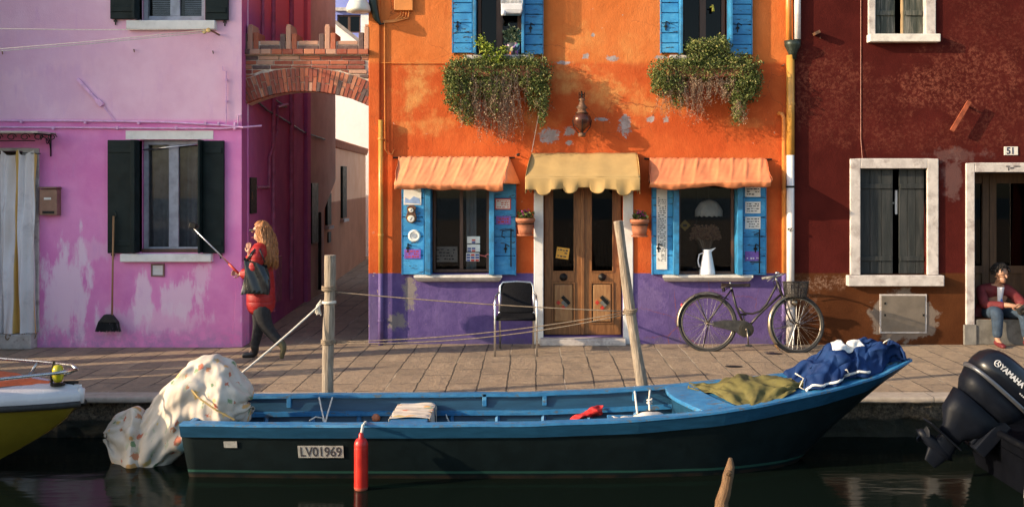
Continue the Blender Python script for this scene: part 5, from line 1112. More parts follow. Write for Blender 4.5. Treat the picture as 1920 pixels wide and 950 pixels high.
c=n.mix(n.ss(nf,.35,.7),(.0025,.0065,.0075),(.0045,.0105,.012)); ln_=n.ss(n.ma('ABSOLUTE',n.ma('SUBTRACT',z,n.ma('ADD',-.325,n.ma('MULTIPLY',n.ma('SUBTRACT',wv,.5),.006)))),.013,.008); c=n.mix(n.ma('MULTIPLY',ln_,.7),c,(.02,.075,.055)); c=n.mix(n.ma('MULTIPLY',n.ss(z,-.345,-.36),n.ss(nf,.3,.6)),c,(.02,.014,.01)); n.base(c); n.rough(.5); n.b.inputs['Specular IOR Level'].default_value=.25; n.bump(nf,.15,.01)
m.build('hull',n.m,boat,smooth=True)
nb=NT('chalky_blue_boat_paint'); nf=nb.noise(7,6,.68); ns=nb.noise(3,6,.7,nb.scale(nb.pos,.6,5,5)); c=nb.mix(nb.ss(nf,.3,.7),(.016,.125,.29),(.034,.20,.41)); c=nb.mix(nb.ma('MULTIPLY',nb.ss(ns,.52,.72),.5),c,(.16,.42,.62)); c=nb.mix(nb.ma('MULTIPLY',nb.ss(nb.noise(22,6,.72,nb.scale(nb.pos,.5,1,1)),.565,.60),.8),c,(.10,.11,.11)); nb.base(c); nb.rough(.5); nb.bump(nf,.25,.008); BB=nb.m
nd=NT('dark_blue_strake_paint'); nf=nd.noise(9,6,.7,nd.scale(nd.pos,.5,3,3)); c=nd.mix(nd.ss(nf,.3,.7),(.005,.040,.082),(.009,.06,.12)); nd.base(c); nd.rough(.42); nd.bump(nf,.2,.008)
def strake(side,sgn):
    m=MB(); N=60; vs=[]
    for i in range(N+1):
        x=-2.87+6.15*i/N; a=sec(x,side,0); b=sec(x,side,SP*.8); o=Vector((0,sgn*.022,0)); vs.append([a+o+Vector((0,0,.012)),b+o*.9,b-o*.1,a-o*.1+Vector((0,0,.012))])
    m.grid(lambda u,v: vs[round(u*N)][round(v*3)],N+1,4); return m.build('rub_strake',nd.m if side<0 else BB,boat,smooth=False)
strake(-1,-1); strake(1,1)
def cap(side,sgn):
    m=MB(); N=60; ring=[]
    for i in range(N+1):
        x=-2.87+6.15*i/N; a=sec(x,side,0); w=.075*min(1,max(.05,(3.28-x)/.5)); wob=.002*math.sin(x*9)
        ring.append([a+Vector((0,sgn*.026,.010+wob)),a+Vector((0,sgn*.024,.028+wob)),a+Vector((0,-sgn*w,.03+wob)),a+Vector((0,-sgn*w,.002+wob))])
    m.grid(lambda u,v: ring[round(u*N)][round(v*4)%4],N+1,5); return m.build('gunwale',BB,boat,smooth=False)
cap(-1,-1); cap(1,1)
def inner(side):
    m=MB(); yc=lambda x:(nearY(x)+farY(x))/2
    def f(u,v):
        x=-2.82+4.1*u; p=sec(x,side,.03+.69*v); s=-1 if side>0 else 1; return p+Vector((0,s*.03,0))
    m.grid(f,46,6); return m.build('inner_planking',nd.m,boat,smooth=True)
inner(-1); inner(1)
m=MB(); m.grid(lambda u,v:(-2.8+3.9*u,-4.32+.84*v,-.33+.004*math.sin(v*60)),20,12); m.build('floor_boards',nd.m,boat)
for side in (-1,1):
    s=-1 if side>0 else 1; m=MB(); N=40
    def sf(u,v,side=side,s=s):
        x=-2.8+4.1*u; p=sec(x,side,.20)+Vector((0,s*.03,0)); q=((0,0),(s*.055,0),(s*.055,-.035),(0,-.035)); d=q[round(v*4)%4]; return p+Vector((0,d[0],d[1]))
    m.grid(sf,N,5); m.build('stringer',BB,boat)
    m=MB()
    def sf2(u,v,side=side,s=s):
        x=-2.8+4.1*u; p=sec(x,side,.62)+Vector((0,s*.03,0)); q=((0,0),(s*.03,0),(s*.03,-.06),(0,-.06)); d=q[round(v*4)%4]; return p+Vector((0,d[0],d[1]))
    m.grid(sf2,N,5); m.build('stringer',nd.m,boat)
    for x in np.arange(-2.45,1.2,.42):
        m=MB(); P=[sec(x,side,k)+Vector((0,s*.045,0)) for k in (.24,.4,.6,.74)]
        m.tube(P,.022,4); m.build('rib',BB,boat)
    for x in (-2.25,-.47,.08,.9):
        m=MB(); p=sec(x,side,0); m.box(x-.02,x+.02,min(p.y+s*.03,p.y+s*.075),max(p.y+s*.03,p.y+s*.075),p.z-.085,p.z+.03); m.build('knee',BB,boat,bevel=.005)
m=MB(); m.box(-2.86,-2.81,-4.30,-3.50,-.25,.06); m.build('transom',BB,boat,bevel=.006)
m=MB(); m.box(-1.235,-.915,-4.42,-3.37,-.035,.012); m.build('thwart',BB,boat,bevel=.008)
def deckz(x): return shz(x)-.004
def dky(x,v): return (nearY(x)+.06)*(1-v)+(farY(x)-.06)*v
m=MB(); m.grid(lambda u,v: (lambda x:(x,dky(x,v),deckz(x)+heel(x)*v+.035*math.sin(math.pi*v)))(1.42+ .14*(1-v)*(1-u)+(3.16-1.42)*u),40,10); m.build('foredeck',BB,boat,smooth=True)
m=MB(); 
def cof(u,v):
    x0=1.18+.20*(1-u)-.10*math.sin(math.pi*u); q=((0,.0),(.0,.035),(.27,.045),(.27,.0)); d=q[round(v*4)%4]; x=x0+d[0]
    return (x,dky(x,u),deckz(x)+heel(x)*u+.03*math.sin(math.pi*u)+d[1]-.012)
m.grid(cof,16,5); m.build('deck_beam',BB,boat,bevel=.006)
m=MB(); m.grid(lambda u,v:(lambda x:(x,(dky(x,u)+3.9)*(1-.34*v)-3.9,(deckz(x)+.01)*(1-v)+(-.33)*v))(1.20+.20*(1-u)-.10*math.sin(math.pi*u)+.03),16,4); m.build('deck_bulkhead',nd.m,boat)
# registration plate and small metal plate on the hull side
def on_hull(px0,px1,py0,py1,y=-4.52):
    a,b=wx(px0,y),wx(px1,y); return a,b,wz(py1,y),wz(py0,y)
def hully(x,z):
    k=(shz(x)-z)/(shz(x)-keel(x)); return sec(x,-1,k).y
a,b,c_,d_=on_hull(555,641,838,863); yb0=hully((a+b)/2,c_); yb1=hully((a+b)/2,d_); ang=math.atan2(yb0-yb1,d_-c_); ctr=Vector(((a+b)/2,(yb0+yb1)/2-.010,(c_+d_)/2)); rm=Matrix.Rotation(-ang*-1.0,3,'X')
rmp=Matrix.Rotation(ang,3,'X')
m=MB(); m.obox(ctr,(b-a,.004,d_-c_),rmp); pltm=simple('grubby_white_plate',(.40,.38,.34),.6,0,.15,20,0,60,(.15,.14,.12),.6,25); pp=m.build('registration_plate',pltm,boat)
lettering('LV01969',.118,ctr+rmp@Vector((0,-.0032,-.003)),M['ink'],pp,rot=rmp@Matrix.Rotation(R(90),3,'X'),sx=.80,bold=.0015)
a,b,c_,d_=on_hull(414,439,831,844); yb0=hully((a+b)/2,(c_+d_)/2); m=MB(); m.obox(((a+b)/2,yb0-.012,(c_+d_)/2),(b-a,.004,d_-c_),rmp); m.build('maker_plate',pltm,boat)
# fender
fd=thing('boat_fender','red cylindrical fender hanging on the dark hull of the blue boat','fender',W(677,925,-4.66)); fx=wx(677,-4.66); zt_=wz(820,-4.66); zb_=wz(926,-4.66)
H=zt_-zb_; m=MB(); prof=[(.0,0),(.025,.004),(.045,.02),(.054,.05)]
for i in range(30): prof+= [(.055,.06+i*.0105*H/.45),(.0535,.065+i*.0105*H/.45)]
prof+=[(.055,H-.06),(.052,H-.035),(.040,H-.012),(.02,H-.0),(.018,H+.03),(.012,H+.04),(.0,H+.04)]
n=NT('red_fender_rubber'); z=n.xyz[2]; nf=n.noise(12,5,.6); c=n.mix(n.ss(nf,.3,.7),(.40,.011,.007),(.54,.022,.012)); c=n.mix(n.ss(z,zb_+.07,zb_+.05),c,(.34,.08,.05)); n.base(c); n.rough(.4)
m.lathe(prof,(fx,-4.66,zb_),24); m.build('body',n.m,fd,smooth=True); m=MB(); m.tube([(fx,-4.66,zb_+H+.03),(fx+.004,-4.62,zb_+H+.09),(fx,-4.53,.095),(fx,-4.46,.1),(fx,-4.42,.09)],.008,6); m.tube([(fx+.005,-4.66,zb_+H+.03),(fx+.012,-4.6,zb_+H+.1),(fx+.01,-4.5,.1)],.007,6); m.build('lanyard',M['whiterope'],fd)

# ---- cloths on the boat
BOXES=[c_box(-2.93,-2.79,-4.5,-3.3,-.6,.075),c_box(-2.93,1.2,-4.54,-4.40,-.6,.10),c_box(-2.93,1.2,-3.40,-3.26,-.6,.10),c_floor(lambda x,y:np.where((x>-2.8),-.33,WATER-.10))]
FXs=[197,206,222,240,258,272,288,312,336,356,376,400,430,452,464,469]; ftop=interp(FXs,[812,795,780,770,764,776,757,725,696,682,675,671,684,708,728,742]); fbot=interp(FXs,[824,836,868,886,890,886,884,868,850,838,830,820,810,800,788,768]); fdep=interp(FXs,[.02,.07,.12,.15,.16,.12,.15,.17,.21,.24,.25,.26,.25,.20,.12,.03]); fyc=interp(FXs,[-3.80,-3.80,-3.82,-3.86,-3.92,-3.90,-3.93,-3.94,-3.93,-3.92,-3.91,-3.9,-3.9,-3.9,-3.9,-3.9])
NU,NV=120,96; P=np.zeros((NU,NV,3))
for i in range(NU):
    t=i/(NU-1); px=197+272*(.5-.5*math.cos(math.pi*t))*.35+272*t*.65
    zt,zb,yc,dp=wz(ftop(px),fyc(px)),wz(fbot(px),fyc(px)),fyc(px),fdep(px)
    for j in range(NV):
        a=-math.pi*.5-2*math.pi*j/(NV-1); c_,s_=math.cos(a),math.sin(a); q=.72
        y=yc+dp*math.copysign(abs(c_)**q,c_)*(1.0 if s_<0 else .97); z=(zt+zb)/2+(zt-zb)/2*math.copysign(abs(s_)**.9,s_)
        fold_=.016*rid(Vector((a*1.15,px*.010,2)))+.010*math.sin(a*9+px*.03)*max(0,-s_+.3)
        P[i,j]=(wx(px,yc)+fold_*.5,y+fold_*math.copysign(1,c_)*-.0+fold_*c_*1.6,z)
P=facet(P,11,15,.034,6,1); P=facet(P,21,26,.020,9,1); P=facet(P,40,44,.006,5,1)
M['floral']=m_floral()
fc=cloth_obj('motor_cover',P,M['floral'],loc=(-2.9,-3.9,.1),thick=.003,uvs=(1.5,1.7)); tag(fc,'white floral sheet draped over the tilted outboard at the boat stern','cover')
om=thing('covered_outboard','dark outboard motor tilted up under the floral sheet','outboard motor',(-2.85,-3.92,.1)); m=MB(); m.lathe([(.03,-.22),(.17,-.2),(.2,0),(.17,.2),(.05,.26)],(-2.74,-3.92,.19),16); m.build('cowl',M['rubber'],om,smooth=True); m=MB(); m.tube([(-2.85,-3.92,.12),(-3.3,-3.95,-.12),(-3.5,-3.86,-.2)],[.10,.06,.03],10); m.build('leg',M['rubber'],om,smooth=True)
m=MB(); m.tube([W(455,640,-3.4)]*0+[tuple(W(352,722,-4.14)),tuple(W(372,745,-4.19)),tuple(W(405,768,-4.20)),tuple(W(440,786,-4.17))],.008,5) ; tag(m.build('tie_cord',simple('ochre_cord',(.5,.33,.12),.8),loc=(-2.75,-4.2,.12)),'ochre cord tied round the floral motor sheet','rope')
P,rest=sheet(-1.07,-3.74,.2,.78,.62,48,40,rot=.05,jit=.012,squeeze=.90,seed=8)
P=drape(P,[c_box(-1.245,-.905,-4.45,-3.30,-.6,.022)]+BOXES[1:],iters=150,rest=rest,stiff=.02); P=facet(P,5,9,.022,4); P=facet(P,10,16,.010,5); P[:,:,2]=np.where((P[:,:,0]>-1.25)&(P[:,:,0]<-.9),np.maximum(P[:,:,2],.02),P[:,:,2])
tag(cloth_obj('thwart_cloth',P,M['floral'],loc=(-1.08,-3.9,0),thick=.003,uvs=(.66,.62)),'pale crumpled cloth laid over the seat plank of the blue boat','cloth')
# heap under the blue tarpaulin on the foredeck
def zdk(x,y):
    x=np.asarray(x); ny=np.interp(x,SX,[-4.44,-4.49,-4.5,-4.5,-4.48,-4.41,-4.35,-4.15,-3.93,-3.76]); fy=np.interp(x,SX,[-3.36,-3.31,-3.3,-3.3,-3.31,-3.34,-3.37,-3.47,-3.61,-3.735]); v=np.clip((y-ny)/(fy-ny),0,1)
    return np.interp(x,SX,[.055,.057,.06,.068,.098,.148,.182,.26,.343,.455])+np.interp(x,[-3,0,1.5,2.5,3.28],[.0,.0,.02,.03,.0])*v+.035*np.sin(math.pi*v)+.008,ny,fy
deckf=c_floor(lambda x,y:zdk(x,y)[0])
clampf=c_clamp(lambda x:(1.3,3.24,zdk(x,0)[1]+.05*(x<2.9),zdk(x,0)[2]+.03))
lumps=[c_ell((2.86,-3.76,.47),(.24,.17,.22)),c_box(2.62,2.92,-3.86,-3.64,.2,.60),c_ell((2.46,-3.80,.36),(.15,.18,.19)),c_ell((3.06,-3.73,.50),(.13,.11,.17)),c_ell((2.46,-3.90,.34),(.19,.22,.22)),c_ell((2.72,-3.88,.44),(.22,.20,.24)),c_ell((2.98,-3.80,.50),(.18,.12,.20))]
hpx=interp([2.22,2.34,2.5,2.66,2.82,2.98,3.1,3.22],[.02,.17,.24,.27,.30,.30,.26,.05]); NU,NV=110,90; P=np.zeros((NU,NV,3))
for i in range(NU):
    for j in range(NV):
        u,v=i/(NU-1),j/(NV-1); x=2.24+.98*u+.03*math.sin(v*9)*(1-u)+.03*mnoise.noise((u*4,v*4,2)); z0,ny,fy=zdk(x,-3.8); w_=.02+.05*max(0,math.sin(u*14+1))*(u<.7); y=(ny+.03+w_)*(1-v)+(fy-.02)*v
        s_=1-abs(2*v-1)**2.6; e_=min(1,(u/.10))**.6*min(1,(1-u)/.06)**.6; lump=.8+.35*mnoise.noise((x*4.5,y*5,3))+.22*mnoise.noise((x*9,y*9,1))
        P[i,j]=(x,y+.03*mnoise.noise((x*7,y*7,6)),float(zdk(x,y)[0])+.008+hpx(x)*s_**.75*e_*lump)
P=facet(P,9,8,.075,7,1); P=facet(P,17,12,.032,3,1); P=facet(P,30,26,.008,5,1)
P[:,:,2]=np.maximum(P[:,:,2],zdk(P[:,:,0],P[:,:,1])[0]+.004)
n=NT('blue_tarpaulin'); nf=n.noise(5,5,.6); n.base(n.mix(n.ss(nf,.3,.7),(.006,.020,.085),(.011,.040,.135))); n.rough(.75); n.b.inputs['Specular IOR Level'].default_value=.2; n.bump(n.noise(70,3,.6),.1,.003)
bt_=cloth_obj('boat_tarpaulin',P,[n.m,simple('white_tarp_panel',(.74,.71,.66),.6,0,.08,8)],loc=(2.75,-3.8,.3),thick=.004,facemat=lambda u,v:1 if (.34<u<.60 and .29<v<.58) else 0); tag(bt_,'crumpled blue tarpaulin with white patch heaped on the boat bow','tarpaulin')
edge=[Vector(P[i,1]) for i in range(0,72,2)]; m=MB(); m.tube([p+Vector((0,-.012,.012)) for p in edge],.011,6); bd=m.build('white_hem',simple('white_hem_rope',(.72,.70,.66),.7),bt_,smooth=True)
m=MB(); e=edge[22]+Vector((0,-.02,.02)); m.tube([e,e+Vector((-.03,-.02,.05)),e+Vector((.02,-.03,.07)),e+Vector((.05,-.02,.02)),e],.007,6); e=Vector(P[2,2]); m.tube([e,e+Vector((-.06,0,.03)),e+Vector((-.02,.02,.10)),e+Vector((-.09,.03,.14))],.006,6); e=Vector(P[84,30]); m.tube([e,e+Vector((.04,-.02,.04)),e+Vector((.09,0,.06))],.006,6); m.build('tie_rope',M['whiterope'],bt_,smooth=True)
def deckpt(px,py):
    y=-3.85
    for _ in range(8): x=wx(px,y); z=float(zdk(x,y)[0]); y=CY+F*(CZ-z)/(py-HY)
    return x,y,z
OU=[0,.2,.38,.5,.7,.85,1]; opx=interp(OU,[1292,1335,1375,1400,1440,1475,1502]); ot_=interp(OU,[722,719,709,706,709,711,713]); ob_=interp(OU,[731,740,760,766,758,750,738]); NU,NV=96,50; P=np.zeros((NU,NV,3))
for i in range(NU):
    for j in range(NV):
        u,v=i/(NU-1),j/(NV-1); x,y,z=deckpt(opx(u)+6*math.sin(v*7+u*5)*(.3+u),ot_(u)*(1-v)+ob_(u)*v+2.5*mnoise.noise((u*9,v*2,3)))
        b_=math.sin(math.pi*v)**.6*min(1,8*u)*min(1,6*(1-u)); P[i,j]=(x,y,z+.010+b_*(.022+.075*math.exp(-((u-.5)/.16)**2-((v-.25)/.3)**2)+.03*math.exp(-((u-.85)/.1)**2)))
P=facet(P,9,6,.040,2); P=facet(P,17,10,.018,8); P=facet(P,30,14,.005,5)
P[:,:,2]=np.maximum(P[:,:,2],zdk(P[:,:,0],P[:,:,1])[0]+.004)
tag(cloth_obj('olive_tarpaulin',P,m_cloth('olive_canvas',(.115,.098,.026),.25),loc=(1.95,-3.85,.2),thick=.004),'crumpled olive green sheet lying on the blue foredeck','tarpaulin')
P,rest=sheet(.92,-4.08,.16,.46,.40,34,30,rot=.3,jit=.028,squeeze=.78,seed=31)
fl=c_floor(lambda x,y:np.full_like(x,.0)); P=drape(P,[fl,c_ell((.95,-4.05,.0),(.14,.1,.07)),c_ell((.78,-4.1,.0),(.08,.08,.05))],iters=110,rest=rest,stiff=.02,fric=.8); P=facet(P,6,6,.035,6); P=facet(P,11,10,.014,7)
m=MB(); m.box(.62,1.16,-4.33,-3.75,-.03,-.008); m.build('side_bench',BB,boat,bevel=.006)
tag(cloth_obj('rag_bundle',P,m_cloth('dirty_white_cloth',(.60,.56,.50),.2),loc=(.92,-4.08,0),thick=.004),'dirty white rag bundle beside the foredeck beam','rag')
P=np.array([[tuple(W(1130-62*u,768+26*u**1.6+ (v-.5)*(17+4*math.sin(u*9)),-3.44-.05*math.sin(v*3)+.03*math.sin(u*14+v*5))) for v in np.linspace(0,1,14)] for u in np.linspace(0,1,26)]); P=facet(P,8,4,.016,3)
tag(cloth_obj('red_rag',P,m_cloth('red_cloth',(.50,.02,.02),.2),loc=(.43,-3.42,-.1),thick=.004),'red cloth hanging on the far inner side of the blue boat','rag')
m=MB(); m.lathe([(.0,-.04),(.035,-.02),(.04,.01),(.02,.035),(.0,.04)],W(705,783,-3.42),12); tag(m.build('float',M['terracotta'],loc=W(705,783,-3.42),smooth=True),'small brown float lying inside the blue boat by the seat plank','float')

# ================================================================ poles and ropes
def pole(name,label,a,b,ra,rb,mt,seed,pointed=False):
    rng=random.Random(seed); A=Vector(a); B=Vector(b); N=26; pts=[]; rs=[]
    for i in range(N+1):
        t=i/N; pts.append(A.lerp(B,t)+Vector((.006*math.sin(t*9+seed),.004*math.cos(t*7),0))); rs.append((ra+(rb-ra)*t)*(1+.05*math.sin(t*23+seed)+rng.uniform(-.02,.02)))
    if pointed:
        rs[0]*=.30; rs[1]*=.72
        for i in range(N+1): pts[i]+=Vector((.007*math.sin(i*.9)+.004*math.sin(i*2.1),.006*math.cos(i*1.3),0)); rs[i]*=1+.09*math.sin(i*1.25+1)+rng.uniform(-.05,.05)
    m=MB(); m.tube(pts,rs,14); t=thing(name,label,'mooring pole',B); m.build('shaft',mt,t,smooth=False,bevel=.006 if not pointed else .004); return t
p1=pole('mooring_pole','straight grey mooring pole in front of the alley',(wx(618,-3.19),-3.19,wz(478,-3.19)),(wx(613,-3.19),-3.19,-1.2),.052,.060,M['pole'],1)
p2=pole('mooring_pole','leaning grey mooring pole in front of the wooden door',(wx(1158,-3.15),-3.15,wz(414,-3.15)),(wx(1158,-3.15)+.42,-3.2,-1.2),.042,.062,M['pole'],2)
p3=pole('mooring_pole','short brown pointed mooring stake in the near water','pole' and (wx(1370,-5.6),-5.6,wz(858,-5.6)),(wx(1370,-5.6)-.26,-5.75,-1.4),.040,.048,M['barkpole'],3,True)
m=MB(); k=W(1366,886,-5.65); m.lathe([(.0,.02),(.018,.015),(.022,0),(.018,-.01)],k,10,rot=Matrix.Rotation(R(100),3,'X')); m.build('knot',M['barkpole'],p3)
m=MB(); c=W(1180,601,-3.2); m.lathe([(.0,.012),(.012,.008),(.014,-.01)],(c.x,c.y,c.z),8,rot=Matrix.Rotation(R(90),3,'X')); 
def coil(m,c,r,n,h,rr=.007,tilt=0):
    pts=[]
    for i in range(n*14+1):
        a=i/14*2*math.pi; pts.append((c[0]+r*math.cos(a)+tilt*(i/(n*14)-.5),c[1]+r*math.sin(a),c[2]+h*(i/(n*14)-.5)+.004*math.sin(a*1.0)))
    m.tube(pts,rr,6)
def sag(a,b,s,n=14): a=Vector(a); b=Vector(b); return [a.lerp(b,i/n)-Vector((0,0,4*s*(i/n)*(1-i/n))) for i in range(n+1)]
def rope(name,label,paths,mt='rope',r=.006,coils=()):
    m=MB()
    for p in paths: m.tube(p,r,6)
    for c in coils: coil(m,*c)
    return tag(m.build(name,M[mt],loc=paths[0][0],smooth=True),label,'rope')
z1=wz(547,-3.19); x1_=wx(617,-3.19); x2_=wx(1181,-3.16); z2=wz(583,-3.16)
rope('mooring_rope','upper brown rope stretched between the two mooring poles',[sag((x1_+.05,-3.19,z1),(x2_-.05,-3.17,z2),.02)],r=.0055,coils=[((x1_,-3.19,wz(540,-3.19)),.064,3,.045),((x2_,-3.165,z2),.060,3,.05,.007,.02)])
rope('mooring_rope','lower brown rope sagging between the two mooring poles',[sag((x1_+.05,-3.19,wz(640,-3.19)),(x2_-.05,-3.17,z2-.01),.06),sag((x1_+.05,-3.20,wz(642,-3.19)),(x2_-.05,-3.18,z2-.03),.085)],r=.005,coils=[((x1_-.004,-3.19,wz(640,-3.19)),.066,3,.045)])
rope('mooring_rope','white rope from the straight mooring pole down to the floral sheet',[sag((x1_-.05,-3.20,wz(565,-3.19)),(wx(448,-3.6),-3.6,wz(703,-3.6)),.012)],'whiterope',.009,coils=[((x1_,-3.19,wz(566,-3.19)),.060,2,.02,.008)])
m=MB()
for s in range(16): m.tube([(x1_-.07,-3.215,wz(562,-3.19)),(x1_-.09+random.uniform(-.02,.01),-3.22,wz(572,-3.19)),(x1_-.08+random.uniform(-.04,.02),-3.22,wz(586,-3.19)+random.uniform(-.02,.02))],.006,4)
tag(m.build('rope_tassel',M['whiterope'],loc=(x1_-.07,-3.21,wz(570,-3.19))),'frayed white rope end tied to the straight mooring pole','rope')
rope('mooring_rope','pale rope looped over the far gunwale beside the straight mooring pole',[[W(597,737,-3.3),W(598,742,-3.36),W(603,768,-3.6),W(609,792,-3.75),W(612,800,-3.85)],[W(626,737,-3.3),W(624,742,-3.36),W(615,772,-3.6),W(610,792,-3.75)],[W(580,788,-3.9),W(592,781,-3.85),W(604,783,-3.8),W(611,800,-3.85)]],'whiterope',.007)
rope('mooring_rope','pale rope hanging into the boat from the leaning mooring pole',[[W(1190,724,-3.28),W(1190,732,-3.36),W(1195,774,-4.0)],[W(1219,722,-3.28),W(1219,730,-3.36),W(1217,750,-3.7),W(1218,768,-4.0)]],'whiterope',.009,coils=[((wx(1218,-3.7),-3.7,wz(752,-3.7)),.02,2,.05,.008)])
m=MB(); m.tube([W(836,775,-3.4),W(838,782,-3.45),W(842,790,-3.5)],.006,5); m.tube([W(836,775,-3.4),W(830,772,-3.4)],.006,5); tag(m.build('rope_hook',M['whiterope'],loc=W(838,782,-3.45)),'short pale cord knotted inside the boat right of the seat plank','rope')

# ================================================================ white and yellow motorboat at left
lb=thing('speedboat','white speedboat bow with yellow hull and bow rail at the left edge','boat',(-5,-4.2,WATER))
LX=[-3.76,-3.9,-4.1,-4.4,-4.8,-5.4,-6.2,-8.0]; hb=interp(LX[::-1],[.02,.15,.27,.42,.56,.68,.75,.78][::-1]); lz=interp(LX[::-1],[.315,.325,.335,.35,.36,.37,.37,.37][::-1]); kb=interp(LX[::-1],[.22,.06,-.08,-.25,-.38,-.5,-.6,-.6][::-1]); LYC=-4.22
def lsec(x,side,k):
    z0=lz(x)-.11; z1=kb(x); y=hb(x)
    if k<=.0: return Vector((x,LYC+side*y,z0))
    e=k; return Vector((x,LYC+side*y*(1-.75*e**1.6),z0+(z1-z0)*e))
def lx(u): return -3.76-4.24*u**1.6
yel=simple('yellow_hull_paint',(.17,.125,.012),.35,0,.12,5); wht=simple('white_gelcoat',(.56,.55,.57),.25,0,.05,5)
m=MB(); m.grid(lambda u,v:lsec(lx(u),-1,v),40,9); m.grid(lambda u,v:lsec(lx(u),1,v),40,9); m.build('lower_hull',yel,lb,smooth=True)
def lside(side):
    def f(u,v):
        x=lx(u); q=[(0.0,-.105),(.012,-.09),(.006,-.02),(-.02,.0),(-.05,.006)]; d=q[round(v*4)]; return (x,LYC+side*max(.004,(hb(x)+d[0])),lz(x)+d[1])
    return f
m=MB(); m.grid(lside(-1),40,5); m.grid(lside(1),40,5); m.grid(lambda u,v:(lx(u),LYC+(v*2-1)*max(.004,hb(lx(u))-.05),lz(lx(u))+.006+.03*math.sin(math.pi*v)),40,9); m.tube([(-3.772,LYC,.20),(-3.768,LYC,.31),(-3.79,LYC,.322)],[.03,.034,.02],10); m.build('deck',wht,lb,smooth=True)
m=MB()
for s in (-1,1): m.tube([(lx(u/30),LYC+s*(hb(lx(u/30))+.018),lz(lx(u/30))-.118) for u in range(31)],.026,10)
m.build('rub_rail',M['rubber'],lb,smooth=True)
m=MB(); m.grid(lambda u,v:(-4.02-2*u,LYC+(v*2-1)*max(.01,(hb(-4.02-2*u)-.10)*min(1,.3+3*u)),lz(-4.02-2*u)+.008+.03*math.sin(math.pi*(.5+(v-.5)*.7))+.008),10,5); m.build('orange_panel',simple('orange_cushion',(.62,.12,.03),.6),lb)
ztl=.62
m=MB(); tip=(-3.86,LYC,.56); far=[(-3.80,LYC+.0,.475),(-3.90,LYC+.13,.485),(-4.3,LYC+.36,.475),(-4.9,LYC+.54,.48),(-6,LYC+.7,.49)]; near=[(-3.80,LYC,.475),(-3.90,LYC-.13,.47),(-4.3,LYC-.36,.46),(-4.9,LYC-.54,.45),(-6,LYC-.7,.45)]
m.tube(far,.014,10); m.tube(near,.014,10)
for p,q in ((far[2],(-4.36,LYC+.32,.37)),(near[2],(-4.38,LYC-.34,.37)),(far[3],(-5,LYC+.5,.38)),(near[3],(-4.98,LYC-.5,.38)),(far[0],(-4.06,LYC+.02,.36))): m.tube([p,q],.012,8)
m.build('bow_rail',M['chrome'],lb,smooth=True)
m=MB(); cc=(-3.93,LYC-.06,.455); m.lathe([(.0,-.075),(.03,-.07),(.044,-.035),(.046,.0),(.043,.035),(.03,.065),(.0,.07)],cc,16); m.build('navigation_lamp',simple('yellow_lamp_lens',(.45,.40,.02),.15,0,.1),lb,smooth=True)
m=MB(); m.lathe([(.055,-.10),(.06,-.085),(.03,-.08)],cc,12); m.tube([(cc[0]-.05,cc[1],cc[2]-.09),(cc[0]-.055,cc[1],cc[2]),(cc[0]-.03,cc[1],cc[2]+.1)],.01,6); m.build('lamp_holder',M['iron'],lb)
m=MB(); m_=MB(); m_.prism([(-7.6,.36),(-5.55,.36),(-5.75,1.1),(-6.1,1.24),(-7.4,1.22),(-7.6,1.0)],LYC-.72,LYC+.66); m_.build('canopy',simple('navy_added_canopy',(.03,.04,.08),.8),lb,bevel=.04)  # canopy added out of view to shade the bow and the sheet's tail
cl=(-3.85,LYC-.0,.335); m.box(cl[0]-.03,cl[0]+.03,cl[1]-.012,cl[1]+.012,cl[2]-.01,cl[2]+.03); m.tube([(cl[0]-.06,cl[1],cl[2]+.035),(cl[0]+.06,cl[1],cl[2]+.035)],.012,8); m.build('cleat',M['iron'],lb)

# ================================================================ boat and tilted outboard at right
rb=thing('motorboat','dark navy motorboat stern at the lower right edge','boat',(6,-4.4,WATER)); nv=simple('navy_hull_paint',(.0025,.003,.005),.7,0,.2,6)
m=MB(); vs=[]
RXs=[3.70,4.1,5.2,6.4,7.4,8.0]; rbm=interp(RXs,[.55,.6,.68,.66,.42,.03]); rzz=interp(RXs,[.02,.03,.06,.14,.25,.35])
def rs_(x,s,k): b=rbm(x); return Vector((x+.0+(.08*k if x<4 else 0),-4.42+s*b*(1-.35*k**1.4),rzz(x)+(-.6-rzz(x))*k))
def rxx(u): return 3.70+4.3*u
m.grid(lambda u,v:rs_(rxx(u),-1,v),30,7); m.grid(lambda u,v:rs_(rxx(u),1,v),30,7); m.grid(lambda u,v:rs_(3.70,-1,v).lerp(rs_(3.70,1,v),u),5,7); m.build('hull',nv,rb,smooth=False)
m=MB(); m.grid(lambda u,v:(lambda x:(x,-4.42+(2*v-1)*rbm(x),rzz(x)-.1))(rxx(u)),30,3); m.build('floor',nv,rb); m=MB()
for s in (-1,1): m.tube([rs_(rxx(k/20),s,0) for k in range(21)],.03,8)
m.tube([rs_(3.70,-1,0),rs_(3.70,1,0)],.03,8); m.build('gunwale',nv,rb,smooth=True)
m=MB(); m.tube([rs_(3.70,-1,.0)+Vector((-.012,-.012,-.03)),rs_(3.70,-1,.35)+Vector((-.012,-.012,0)),rs_(3.70,-1,.75)+Vector((-.012,-.01,0))],[.006,.016,.02],8); m.build('corner_trim',M['oldstone'],rb)
tilt=R(42); piv=Vector((3.60,-4.42,.21)); Mo=Matrix.Translation(piv)@Matrix.Rotation(tilt,4,'Y')
nv.node_tree.nodes['Principled BSDF'].inputs['Specular IOR Level'].default_value=.05
nvm_=None
ot=thing('outboard_motor','navy outboard motor tilted up with pale lettering at right edge','outboard motor',piv)
